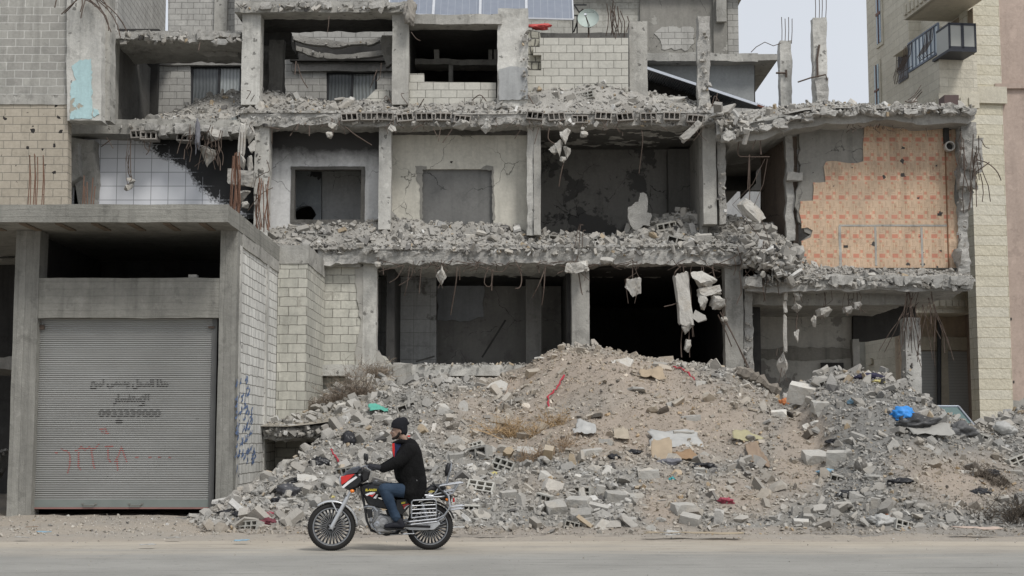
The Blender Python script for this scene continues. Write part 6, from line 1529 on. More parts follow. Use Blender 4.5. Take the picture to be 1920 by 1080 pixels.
# --- pieces of masonry on the banks, as the photo shows them
big = [  # heap, px, py, w, h, kind, colour mult, label
 (HA,1170,676,46,30,'slab',1.15,'pale flat slab propped at the crest of the mound'), (HA,1196,728,52,26,'slab',.95,'grey flat slab sunk below the mound crest'), (HA,1014,672,30,9,'slab',1.5,'thin white board on the left shoulder of the mound'),
 (HA,1238,684,24,16,'block',.95,'grey block on the mound crest right of the pale slab'), (HA,1275,684,26,9,'slab',1.5,'white shard behind the red strip on the crest'), (HA,1297,785,34,16,'block',.85,'long dark block right of the mound middle'),
 (HA,1257,757,18,26,'slab',.85,'upright dark shard in the brown earth'), (HA,1110,847,36,13,'block',.9,'flat grey paving block left of the mound middle'), (HA,1138,827,30,26,'slab',.8,'dark grey shard beside the beige rag'), (HA,1042,953,34,28,'block',.95,'square grey block at the foot of the mound'),
 (HA,1140,958,38,30,'stone',1.05,'large rounded block at the foot of the mound'), (HA,1092,924,28,30,'stone',.95,'upright grey stone above the foot of the mound'), (HA,1126,920,18,26,'block',.95,'narrow upright block left of the smooth dirt'), (HA,1116,876,30,18,'stone',1.15,'pale broken lump under the paving block'),
 (HA,1138,884,17,28,'slab',1.1,'pale upright shard next to the broken lump'), (HA,1174,927,20,16,'stone',1.0,'small pale stone right of the narrow block'), (HA,1100,980,26,28,'slab',.9,'leaning grey shard near the verge'), (HA,1070,985,26,22,'hollow',1.0,'small hollow block fragment near the verge'),
 (HA,1340,966,26,16,'slab',1.0,'grey shard on the smooth dirt right of centre'), (HA,1240,975,24,16,'stone',1.0,'grey stone low on the smooth dirt'), (HA,1222,990,20,22,'slab',.95,'tilted shard by the flattened white bag'), (HA,1510,735,56,34,'block',1.15,'big pale block at the top left of the right pile'),
 (HA,1480,728,30,24,'stone',1.0,'stone left of the big pale block'), (HA,1462,775,26,22,'block',1.4,'white block between the two piles'), (HA,1440,788,30,10,'slab',1.0,'flat grey slab between the two piles'), (HA,1590,792,38,28,'slab',.85,'dark slab in the upper right pile'),
 (HA,1632,702,20,24,'stone',1.1,'upright chunk on the very top of the right pile'), (HA,1534,706,22,14,'stone',1.0,'chunk on the left end of the right crest'), (HA,1512,800,18,18,'stone',1.35,'whitish stone left in the right pile'), (HA,1530,792,24,14,'stone',1.2,'pale oblong stone beside the whitish one'),
 (HA,1835,818,32,20,'hollow',.95,'hollow block on the right slope'), (HA,1910,862,46,14,'hollow',1.05,'long hollow slab at the right edge'), (HA,1503,980,26,20,'block',1.05,'pale square block at the foot between the piles'), (HA,1777,935,24,16,'stone',1.05,'round stone low on the right slope, left of a pair'),
 (HA,1799,945,24,18,'stone',1.1,'round stone low on the right slope, right of a pair'), (HA,1840,968,24,18,'stone',1.05,'round stone near the lower right verge'), (HA,1820,885,30,20,'slab',1.2,'tan board like slab on the right slope'), (HA,1677,835,22,26,'slab',.95,'split slab in the middle of the right pile'),
 (HA,1745,838,22,20,'stone',1.0,'stone under the stiff grey sheet'), (HA,1770,985,24,14,'stone',.95,'buried stone by the right verge'), (HA,1700,990,30,12,'stone',.9,'dark flat stone right of the white bag'), (HA,1880,985,26,10,'slab',1.0,'flat shard on the lower right verge'),
 (HA,1660,812,34,14,'slab',.9,'long dark shard under the charcoal bag'), (HA,1540,760,30,22,'block',.9,'grey block below the big pale block'), (HA,1642,945,20,30,'block',.95,'split upright block in the lower right pile'), (HA,1675,965,26,20,'stone',1.2,'pale stone above the white bag'),
 (HA,762,763,32,20,'hollow',.95,'hollow block above the bike rider on the left slope'), (HA,870,758,18,34,'slab',1.0,'upright slab on the slope behind the rider'), (HA,828,762,26,16,'slab',1.1,'pale slab left of the upright slab'), (HA,808,714,20,16,'stone',1.3,'white chunk at the top of the left slope'),
 (HA,850,712,26,12,'slab',1.0,'flat shard under the sill beam'), (HA,577,895,42,22,'slab',1.15,'pale slab low on the left slope'), (HA,527,882,24,18,'stone',.95,'grey stone near the dark hole'), (HA,884,876,26,28,'slab',1.35,'pale pentagonal shard behind the backrest'),
 (HA,912,872,20,20,'stone',1.2,'pale stone right of the pentagonal shard'), (HA,946,872,42,24,'hollow',1.05,'tilted hollow block right of the pale shards'), (HA,903,912,46,20,'hollow',1.15,'broad cream hollow slab behind the rack'), (HA,937,903,30,26,'stone',.95,'grey boulder right of the hollow slab'),
 (HA,918,842,44,26,'slab',.95,'wide grey slab on the slope right of the rider'), (HA,893,836,26,16,'hollow',1.1,'ribbed block left of the wide slab'), (HA,955,990,34,20,'slab',.95,'grey slab at the foot right of the motorcycle'), (HA,900,975,40,22,'slab',1.0,'slab just behind the rear wheel'),
 (HA,362,967,38,13,'slab',1.05,'flat slab at the foot of the garage column'), (HA,450,937,24,26,'stone',1.15,'pale stone at the garage corner'), (HA,478,950,30,16,'stone',1.0,'stone on the verge heap left of the bags'), (HA,470,985,40,20,'hollow',1.05,'hollow block on the verge left of the front wheel'),
 (HA,527,950,28,18,'stone',.95,'grey stone behind the front wheel'), (HA,505,925,26,20,'slab',1.0,'shard above the verge heap'), (HA,800,800,26,16,'stone',1.05,'stone right of the rider hat'), (HA,840,790,22,12,'slab',1.15,'small pale slab right of the rider hat'),
 (HL,590,778,60,10,'slab',1.1,'long flat slab lying on the ledge'), (HL,640,780,46,12,'slab',1.0,'second flat slab on the ledge, further right'), (HL,641,762,14,14,'block',1.3,'pale cube on the ledge'), (HL,560,790,30,12,'slab',.95,'short slab at the ledge lip'),
 (HB,907,432,34,16,'slab',1.4,'white slab in the middle floor rubble before the cream wall'), (HB,925,440,22,18,'stone',1.2,'pale chunk right of the white slab'), (HB,885,443,26,10,'block',1.2,'ribbed pale block below the white slab'), (HB,775,445,30,10,'slab',1.2,'pale shard left in the middle floor rubble'),
 (HB,1250,425,34,26,'hollow',.9,'hollow block tilted against the right rubble, left one'), (HB,1300,405,26,20,'block',.9,'dark block on the highest point of the middle rubble'), (HB,1322,410,26,18,'hollow',.95,'hollow block beside the highest point'), (HB,1270,450,34,20,'hollow',.95,'hollow block low in the right rubble'),
 (HB,1040,447,34,14,'hollow',.95,'hollow block beside the third column'), (HB,1320,445,30,18,'block',1.5,'white faced block in the right middle rubble'), (HB,1335,458,18,24,'hollow',.9,'upright hollow block by the slab edge'), (HB,1110,452,20,14,'hollow',.9,'hollow block right of the twisted bars'),
 (HB,1376,452,26,24,'stone',1.0,'large stone at the top of the right fall of rubble'), (HB,1420,450,22,18,'stone',1.0,'stone right of the large one'), (HB,1390,487,26,26,'stone',1.05,'stone at the head of the right column'), (HB,1440,508,22,16,'slab',1.1,'shard on the right fall of rubble'),
 (HB,735,452,26,12,'slab',1.0,'shard left in the middle rubble'), (HB,660,440,30,12,'slab',1.0,'grey slab before the smoke stained wall'), (HB,560,447,26,12,'slab',1.3,'white shard at the left end of the middle rubble'), (HB,605,444,16,12,'hollow',.9,'small hollow block at the left end'),
 (HB2,1637,515,32,14,'slab',1.0,'grey slab below the orange tiles'), (HB2,1634,502,24,14,'block',1.35,'tile faced block leaning on the orange wall'), (HB2,1765,519,36,8,'slab',1.0,'flat slab at the right end under the tiles'), (HB2,1745,512,24,9,'slab',.45,'blackened slab under the tiles'),
 (HC,488,198,22,26,'stone',1.1,'pale stone at the foot of the first top floor column'), (HC,570,188,28,20,'stone',1.05,'pale chunk before the right curtained window'), (HC,640,185,30,14,'slab',1.0,'slab on the upper rubble between the columns'), (HC,622,198,24,18,'stone',1.1,'stone at the upper slab edge'),
 (HC,880,182,24,26,'stone',.95,'grey stone against the block parapet'), (HC,972,172,44,26,'slab',1.1,'large pale slab at the foot of the wide pier'), (HC,962,190,24,18,'stone',1.1,'cream stone below the large pale slab'), (HC,1100,178,30,14,'hollow',.95,'hollow block in the upper rubble heap'),
 (HC,1230,188,30,14,'slab',1.45,'white shard at the right of the upper heap'), (HC,1045,172,24,16,'slab',1.3,'whitish slab on the upper heap'), (HC,1150,160,24,12,'hollow',1.0,'hollow block on top of the upper heap'), (HC,1000,186,24,18,'block',.85,'dark block in the upper heap'), (HC,1270,185,40,16,'stone',.95,'broad grey lump right of the upper heap'),
 (HC,1065,190,20,22,'slab',.95,'upright slab at the front of the upper heap'), (HC,345,218,26,10,'slab',1.0,'shard on the left end of the upper rubble'),
 (HD,1600,190,16,22,'stone',1.15,'upright pale stone on the upper right slab'), (HD,1578,196,20,12,'stone',1.1,'stone left of the upright one on the upper right slab'), (HD,1400,215,26,10,'stone',1.0,'stone at the left of the upper right slab')]
rd = random.Random(9)
def place(H, px, py, w, h_, kind, mult, label, group=None):
    p = H.hit(px, py + h_ * .3)
    if p is None: return None
    sc = FPX / p.y; W_, H_ = w / sc * 1.1, h_ / sc * 1.1
    up = rd.uniform(-.35, .35)
    if kind == 'slab':
        if H_ > W_ * .55: scl, rot = (W_ * 1.05, H_ * 1.2, (W_ + H_) * .35), (math.radians(62) + rd.uniform(-.2, .2), rd.uniform(-.3, .3), rd.uniform(-.35, .35))
        else: scl, rot = (W_, W_ * .8, W_ * .45), (math.radians(25), up * .6, rd.uniform(0, 6))
    elif kind == 'stone': scl, rot = (W_, (W_ + H_) / 2, H_ * 1.05), (rd.uniform(-.3, .3), rd.uniform(-.3, .3), rd.choice((0, math.pi)))
    elif kind == 'block':
        if H_ > W_: scl, rot = (H_, W_ * 1.5, W_ * 1.7), (0, math.pi / 2 + up, rd.uniform(-.3, .3))
        else: scl, rot = (W_, max(H_, W_ * .5) * 1.4, H_ * 1.8), (.25 + rd.uniform(-.2, .2), up * .6, rd.uniform(-.4, .4))
    else: scl, rot = (W_, W_ * .9, max(H_, W_ * .4) * 1.9), (rd.uniform(-.5, .2), up, rd.uniform(-.6, .6))
    return chunk(kind, p + Vector((0, .05, H_ * .12)), scl, rot, label, group, None, rd.randrange(5), tmat(mult))
for H, px, py, w, h_, kind, mu, lab in big: place(H, px, py, w, h_, kind, mu, lab)
# the many others, alike: they share their bank's label and group
LM = [(623,985,'the front wheel'),(805,984,'the rear wheel'),(653,830,'the knotted bin bag'),(545,928,'the torn dark bag'),(494,970,'the crimson cloth'),(577,895,'the pale slab low on the left slope'),(708,773,'the sea green scrap'),(762,763,'the hollow block above the rider'),
 (870,758,'the upright slab on the slope'),(830,735,'the sill beam'),(884,876,'the pale pentagonal shard'),(903,912,'the cream hollow slab'),(918,842,'the wide grey slab'),(955,990,'the slab at the foot right of the motorcycle'),(840,880,'the backrest'),(745,790,'the rider hat'),
 (985,812,'the golden bush'),(1040,735,'the long red strip'),(1042,953,'the square grey block'),(1140,958,'the large rounded block'),(1110,847,'the flat paving block'),(1098,815,'the white sack'),(1265,835,'the large white sheet'),(1242,862,'the tan board'),(1400,826,'the olive sack'),
 (1170,676,'the pale slab at the crest'),(1222,708,'the ochre cloth'),(1290,705,'the red strip at the crest'),(1297,785,'the long dark block'),(1362,942,'the red wrapper scraps'),(1258,1003,'the flattened white bag'),(1340,966,'the grey shard on smooth dirt'),(1420,725,'the log'),
 (1510,735,'the big pale block'),(1462,775,'the white block between the piles'),(1552,886,'the pale blue bottle'),(1617,885,'the upright brown grey bag'),(1628,710,'the navy clothes'),(1590,792,'the dark slab in the pile'),(1655,983,'the white plastic bag'),(1695,784,'the blue bag'),(1745,815,'the stiff grey sheet'),
 (1503,980,'the pale square block'),(1677,835,'the split slab'),(1642,945,'the split upright block'),(1835,818,'the hollow block on the right slope'),(1895,970,'the twig heap'),(1788,940,'the pair of round stones'),(1820,885,'the tan slab'),(1887,812,'the printed bag'),
 (607,370,'the door sized opening'),(722,400,'the second column'),(857,370,'the blocked up window'),(1000,430,'the third column'),(1198,400,'the wall remnant'),(1322,405,'the dark block on the rubble top'),(1405,394,'the big slanting block'),(1330,380,'the dark bay corner column'),(1088,440,'the twisted bars'),(907,432,'the white slab'),
 (470,100,'the first top floor column'),(660,165,'the right curtained window'),(750,100,'the middle top floor column'),(850,170,'the block parapet'),(960,100,'the wide pier'),(1095,120,'the clean block panel'),(1197,120,'the plain grey column'),(1270,180,'the lean-to roof')]
USED = set()
def where_label(px, py, s_, dn, mu):
    size = 'small' if s_ < 12 else 'middling' if s_ < 20 else 'large'; tone = {.8: 'dark', .9: 'dull', 1.0: 'grey', 1.1: 'light', 1.25: 'pale'}[mu]
    shape = 'hollow block' if 'hollow' in dn else 'slab piece' if 'slab' in dn else 'squared block' if 'block' in dn else 'rough stone'
    for lx, ly, nm in sorted(LM, key=lambda q: (q[0] - px) ** 2 + (q[1] - py) ** 2)[:7]:
        dx, dy = px - lx, py - ly; r = math.hypot(dx, dy); far = 'just ' if r < 45 else '' if r < 100 else 'well '
        w = ('right of' if dx > 0 else 'left of') if abs(dx) > 2.2 * abs(dy) else ('below' if dy > 0 else 'above') if abs(dy) > 2.2 * abs(dx) else ('below and ' if dy > 0 else 'above and ') + ('right of' if dx > 0 else 'left of')
        l = f'{size} {tone} {shape} {far}{w} {nm}'
        if l not in USED and len(l.split()) <= 16: break
    USED.add(l); return l
zones = [(HA, (470, 700, 800, 985), 46, 'grey stone loose in the rubble left of and behind the front wheel', 'loose stones at the left foot'), (HA, (740, 960, 720, 985), 46, 'grey stone loose on the slope behind the rider', 'loose stones behind the rider'),
    (HA, (970, 1200, 840, 990), 42, 'grey stone loose at the foot of the brown mound', 'loose stones at the mound foot'), (HA, (1200, 1450, 700, 985), 24, 'stone scattered over the right half of the brown mound', 'loose stones on the mound'), (HA, (1480, 1680, 715, 985), 56, 'dark grey stone loose on the face of the right pile', 'loose stones of the right pile'),
    (HA, (1680, 1910, 780, 990), 26, 'stone scattered over the right hand slope', 'loose stones of the right slope'), (HB, (520, 980, 430, 468), 16, 'lump loose in the middle floor rubble, left half', 'loose lumps on the middle floor left'), (HB, (1020, 1460, 415, 468), 22, 'lump loose in the middle floor rubble, right half', 'loose lumps on the middle floor right'), (HC, (440, 1320, 178, 215), 24, 'lump loose along the upper floor rubble', 'loose lumps on the upper floor')]
for H, (x0_, x1_, y0_, y1_), n, lab, grp in zones:
    k = tries = 0
    while k < n and tries < n * 12:
        tries += 1
        px, py = rd.uniform(x0_, x1_), rd.uniform(y0_, y1_)
        if H is HA and dirtiness(0, 0, px, py) > .75 and rd.random() < .8: continue
        s_ = rd.choice((8, 9, 10, 11, 13, 16, 22, 32)) * (.8 if H is not HA else 1)
        mu_ = rd.choice((.8, .9, .9, 1.0, 1.0, 1.1))
        o = place(H, px, py, s_ * rd.uniform(.9, 1.4), s_ * rd.uniform(.6, 1.0), rd.choice(('stone', 'stone', 'slab', 'block', 'slab') + (('hollow',) if s_ > 18 else ())), mu_ * (.9 if px > 1480 and H is HA else 1), lab, grp)
        if o is None: continue
        o['category'] = 'stone'; o.name = 'loose_stone'; k += 1
        o['label'] = where_label(px, py, s_, o.data.name, mu_)
# --- rebars and wires sticking from the torn slabs: each a part of the ruin
rd = random.Random(31)
def strand(pts, Y=35.6, r=.012, name='rebar', mat='steel'):
    q = [P(p[0], p[1], Y + rd.uniform(-.12, .12)) for p in pts]
    fine = []
    for i in range(len(q) - 1):
        p0, p1, p2, p3 = q[max(0, i - 1)], q[i], q[i + 1], q[min(len(q) - 1, i + 2)]
        for k in range(4):
            t = k / 4; fine.append(.5 * ((2 * p1) + (p2 - p0) * t + (2 * p0 - 5 * p1 + 4 * p2 - p3) * t * t + (3 * p1 - p0 - 3 * p2 + p3) * t ** 3))
    fine.append(q[-1]); b = MB(); b.tube(fine, r, 5); return part(name, b, mat)
for pts in [[(775, 490), (770, 520), (748, 535)], [(768, 500), (763, 535), (758, 555)], [(790, 500), (786, 550)], [(730, 530), (745, 520), (757, 498)], [(857, 500), (855, 530), (845, 590)], [(862, 500), (862, 525)], [(915, 500), (908, 530), (920, 536), (925, 505)], [(970, 496), (978, 520), (975, 538), (966, 541)],
    [(1023, 500), (1012, 530), (998, 558)], [(1022, 500), (1020, 540), (1016, 572)], [(1085, 512), (1090, 545), (1092, 552)], [(955, 490), (940, 510), (900, 500)], [(1050, 498), (1065, 503), (1045, 513)], [(922, 505), (922, 545)], [(718, 500), (719, 515)],
    [(1245, 575), (1265, 570), (1278, 560)], [(1276, 500), (1266, 510), (1264, 520)], [(1282, 600), (1277, 640), (1278, 670)], [(1292, 625), (1293, 670)], [(1335, 500), (1340, 520), (1342, 530)], [(1350, 585), (1385, 650), (1407, 695)], [(1355, 590), (1380, 640), (1402, 690)], [(1346, 590), (1360, 620), (1372, 650)],
    [(1405, 290), (1403, 330), (1402, 356)], [(1386, 262), (1384, 290), (1400, 294), (1443, 294)], [(1425, 255), (1427, 290)], [(1417, 262), (1410, 280)], [(1420, 400), (1435, 430), (1445, 470)], [(1405, 420), (1425, 445), (1450, 480)], [(1420, 470), (1440, 500), (1435, 540)], [(1400, 480), (1415, 520), (1410, 545)],
    [(1060, 292), (1052, 325), (1048, 350)], [(1203, 245), (1205, 265), (1198, 325)], [(1030, 240), (1028, 260), (1040, 270)], [(1010, 240), (1002, 270)], [(975, 245), (965, 260)], [(1240, 238), (1252, 245)], [(1300, 240), (1290, 265)],
    [(645, 237), (670, 255), (697, 272)], [(650, 240), (672, 258)], [(505, 238), (525, 243)], [(580, 235), (580, 255)], [(510, 240), (510, 270)], [(826, 240), (822, 265)], [(848, 242), (830, 268)], [(812, 240), (820, 256)],
    [(270, 262), (272, 276), (278, 284), (274, 290)], [(283, 265), (278, 286)], [(242, 290), (240, 318), (244, 332)], [(200, 258), (212, 278)], [(190, 275), (208, 262)], [(350, 250), (340, 262), (332, 288)], [(365, 255), (352, 280)], [(402, 272), (412, 300), (413, 320)], [(408, 270), (418, 290), (417, 310)], [(395, 268), (405, 300), (410, 312)], [(380, 300), (365, 312)],
    [(465, 395), (480, 375), (495, 360), (512, 352)], [(500, 300), (505, 320), (495, 325), (480, 335), (478, 350)], [(462, 186), (470, 172), (463, 170)], [(470, 190), (477, 178)], [(765, 196), (752, 178), (758, 175)], [(785, 202), (795, 185)], [(720, 185), (725, 180), (735, 195)], [(885, 188), (900, 178), (912, 190)], [(900, 195), (905, 182)],
    [(1000, 195), (990, 178)], [(1340, 200), (1345, 175)], [(1335, 200), (1340, 180), (1348, 190)], [(1078, 462), (1084, 430), (1088, 420)], [(1086, 462), (1088, 425), (1094, 422)], [(1092, 465), (1093, 435), (1098, 432)], [(1720, 190), (1706, 192), (1697, 190)], [(1702, 188), (1715, 178), (1727, 160)], [(1708, 190), (1718, 178), (1728, 168)], [(1712, 192), (1720, 182), (1729, 172)],
    [(1832, 300), (1850, 305), (1868, 320), (1877, 338)], [(1830, 322), (1845, 312), (1855, 304)], [(1840, 262), (1847, 275), (1855, 278)], [(1650, 232), (1646, 240)], [(1736, 240), (1740, 256)], [(560, 232), (555, 245)], [(375, 80), (372, 95)], [(558, 120), (565, 145), (577, 165)], [(555, 115), (553, 140)], [(707, 130), (700, 150), (694, 165)], [(715, 118), (712, 145), (705, 152)], [(771, 60), (780, 72), (788, 76)], [(617, 30), (616, 45), (614, 60)]]:
    strand(pts, r=.010 if rd.random() < .5 else .014)
def tangle(name, n, x0, x1, y0, y1, ybot, Y, r, kinkx, seed, mat='steel'):
    rd = random.Random(seed); b = MB()
    for i in range(n):
        a = (rd.uniform(x0, x1), rd.uniform(y0, y1)); e = (a[0] + rd.gauss(0, kinkx), rd.uniform(*ybot)); m1 = (a[0] + (e[0] - a[0]) * .3 + rd.uniform(-6, 6), a[1] + (e[1] - a[1]) * .35)
        q = [P(p[0], p[1], Y + rd.uniform(-.25, .1)) for p in (a, m1, ((m1[0] + e[0]) / 2 + rd.uniform(-5, 5), (m1[1] + e[1]) / 2), e)]; b.tube(q, r, 4)
    o = part(name, b, mat); o['kind'] = 'stuff'; return o
tangle('rebar_tangle', 30, 1700, 1752, 540, 575, (590, 690), 35.6, .009, 30, 1)
tangle('rebar_tangle', 16, 1800, 1840, 245, 330, (270, 400), 35.6, .012, 9, 2)
tangle('rebar_tangle', 14, 345, 420, 232, 262, (262, 310), 35.45, .011, 10, 3)
tangle('rebar_tangle', 60, 700, 1340, 484, 498, (490, 512), 35.7, .010, 24, 4)
tangle('rebar_tangle', 18, 1375, 1450, 440, 520, (470, 570), 35.3, .011, 16, 5)
tangle('rebar_tangle', 14, 433, 448, 285, 300, (420, 440), 34.9, .013, 2, 6, 'steel_red')
tangle('rebar_tangle', 12, 483, 505, 330, 360, (425, 435), 34.9, .012, 3, 7, 'steel_red')
tangle('rebar_tangle', 14, 1590, 1700, 232, 240, (238, 252), 35.5, .009, 5, 8)
tangle('rebar_tangle', 26, 450, 1340, 222, 238, (236, 256), 35.6, .009, 9, 9)
tangle('rebar_tangle', 12, 1130, 1178, 0, 30, (60, 75), 36.6, .012, 6, 10)

# --- splinters and crumbs stuck along every torn slab edge
def edge_crumbs(name, pl, Y, n, hgt, smin, smax, base, seed, dep=.3):
    rs = np.random.default_rng(seed); xs = rs.uniform(pl[0][0], pl[-1][0], n); ys = np.interp(xs, [p[0] for p in pl], [p[1] for p in pl]) + rs.normal(0, hgt * .45, n).clip(-hgt, hgt)
    pos = np.array([tuple(P(a, b_, Y + rs.uniform(-dep * .4, dep))) for a, b_ in zip(xs, ys)]); s = smin + (smax - smin) * rs.random(n) ** 2.2
    scl = np.stack([s * rs.uniform(.8, 1.6, n), s * rs.uniform(.7, 1.1, n), s * rs.uniform(.4, 1, n)], 1)
    return scatter_mesh(name, LO, pos, scl, tint_for(rs, n, base), rand_rots(rs, n), M['rubble'], rs)
edge_crumbs('rubble', [(445, 226), (1345, 228)], 35.76, 650, 8, .03, .18, RB, 31)
edge_crumbs('rubble', [(600, 468), (1400, 472)], 35.72, 700, 9, .03, .2, RB, 32)
edge_crumbs('rubble', [(1395, 528), (1818, 534)], 35.35, 500, 8, .03, .22, RB, 33)
edge_crumbs('rubble', [(1355, 258), (1400, 248), (1450, 236), (1500, 218), (1560, 208), (1640, 208), (1825, 208)], 35.44, 480, 7, .03, .2, RB, 34)
edge_crumbs('rubble', [(200, 68), (450, 74)], 36.2, 260, 9, .04, .28, RB, 35)
edge_crumbs('rubble', [(255, 80), (330, 84), (446, 98)], 37.4, 90, 5, .03, .18, RB, 36)
edge_crumbs('rubble', [(200, 236), (330, 240), (450, 240)], 35.7, 90, 7, .03, .16, RB, 37)
edge_crumbs('rubble', [(445, 12), (770, 14)], 35.8, 220, 7, .04, .2, RB, 38)
edge_crumbs('rubble', [(500, 72), (640, 84), (732, 74)], 38.35, 60, 3, .02, .10, RB, 39)
edge_crumbs('rubble', [(548, 90), (640, 110), (722, 104)], 38.85, 40, 3, .02, .10, RB, 40)
edge_crumbs('rubble', [(1395, 470), (1440, 490), (1500, 505)], 35.2, 500, 30, .06, .4, RB, 41, .6)
edge_crumbs('rubble', [(1345, 225), (1400, 240)], 35.5, 160, 18, .08, .4, RB, 42, .4)
for px, y0_, y1_, sd in ((486, 240, 430, 43), (1807, 235, 500, 44), (1704, 600, 740, 45), (1402, 520, 700, 46), (1354, 262, 410, 47), (1320, 60, 200, 48), (985, 60, 190, 49)):
    rs = np.random.default_rng(sd); n = 34; pos = np.array([tuple(P(px + rs.normal(0, 5), y, 35.95 if px != 1320 else 36.35)) for y in rs.uniform(y0_, y1_, n)]); s = .03 + .13 * rs.random(n) ** 2
    scatter_mesh('rubble', LO, pos, np.stack([s, s * .7, s * rs.uniform(.8, 1.8, n)], 1), tint_for(rs, n, RB), rand_rots(rs, n), M['rubble'], rs)
edge_crumbs('rubble', [(780, 684), (985, 682)], 35.6, 120, 3, .03, .12, RB, 50)

edge_crumbs('rubble', [(500, 808), (604, 810)], 31.15, 260, 9, .03, .22, RB, 51, .2)
crumple('red_cloth', 1012, 52, 37.2, .5, .16, .2, C_('bright_red_cloth', (.5, .08, .07)), 'red cloth lying on the block wall below the solar panel', 'cloth', 60, .4, True)
LMX = LM; rd = random.Random(61)
for k, (px, py) in enumerate(((520, 940), (487, 925), (560, 905), (600, 870), (590, 940), (640, 905), (430, 962), (455, 965), (672, 800), (770, 745), (1255, 870), (1305, 875), (1330, 880), (1150, 860), (1190, 850), (1640, 900), (1590, 930), (1690, 905), (1560, 830), (1860, 890), (1840, 925))):
    c = rd.choice((k_black, k_rag, k_grey, k_black)); l = where_label(px, py, 10, 'x', 1.0).replace('small grey rough stone', 'crumpled ' + {k_black: 'black', k_rag: 'slate', k_grey: 'grey'}[c] + ' plastic')
    crumple('plastic_scrap', px, py, 26, rd.uniform(.18, .42), rd.uniform(.08, .2), .2, c, ' '.join(l.split()[:16]), 'plastic scrap', 70 + k, .5, H=HA)
# ---------------------------------------------------------------- motorcycle and rider
BK = Vector((P(714, 1000, 19.95).x, 19.95, 0)); YAW = math.radians(7)
S_ = 135.5
def L(px, py, dy=0.0): return Vector(((px - 714) / S_, dy, (1029.5 - py) / S_))
moto = bpy.data.objects.new('motorcycle', None); COL.objects.link(moto); moto.location = BK; moto.rotation_euler = (0, 0, YAW)
tag(moto, 'black and chrome motorcycle with red headlight cowl, ridden to the left on the road', 'motorcycle')
def lb_(mb, name, mat, parent=None, smooth=False, bevel=0, mods=None):
    """mesh given in motorcycle space"""
    me = bpy.data.meshes.new(name); me.from_pydata([tuple(v) for v in mb.v], [], mb.f); me.materials.append(mat)
    bm = bmesh.new(); bm.from_mesh(me); bmesh.ops.recalc_face_normals(bm, faces=bm.faces); bm.to_mesh(me); bm.free()
    if smooth: me.polygons.foreach_set('use_smooth', [True] * len(me.polygons))
    o = bpy.data.objects.new(name, me); COL.objects.link(o); o.parent = parent or moto
    if bevel: md = o.modifiers.new('bevel', 'BEVEL'); md.width = bevel; md.segments = 2; md.limit_method = 'ANGLE'
    for t, kw in (mods or []):
        md = o.modifiers.new(t.lower(), t)
        for k, v in kw.items(): setattr(md, k, v)
    return o
k_chrome = m_plain('chrome', (.36, .37, .385), .3, .8, .06, 12, .6); k_silver = m_plain('silver_paint', (.50, .51, .52), .35, .45, .08, 9, .5); k_alloy = m_plain('cast_alloy', (.33, .33, .33), .45, .6, .2, 22, .5)
k_tyre = m_plain('tyre_rubber', (.022, .021, .02), .85, 0, .2, 30); k_gloss = m_plain('gloss_black', (.012, .012, .013), .22, 0, .1, 5, .5); k_matt = m_plain('matt_black_metal', (.02, .02, .021), .6, 0, .2, 14)
k_cred = m_plain('cowl_red', (.55, .03, .025), .3, 0, .05, 5, .5); k_cwhite = m_plain('cowl_white', (.72, .72, .72), .35, 0, .05, 5, .5); k_seat = m_plain('seat_vinyl', (.018, .018, .02), .5, 0, .2, 18, .4); k_ysticker = m_plain('yellow_sticker', (.80, .68, .08), .5)
k_amber = m_plain('amber_lens', (.75, .20, .02), .25, 0, .05, 5, .6); k_smoke = m_plain('smoked_screen', (.05, .055, .065), .2, 0, .1, 5, .6)
WF = Vector((L(623.5, 0).x, 0, .325)); WR = Vector((L(805, 0).x, 0, .318))
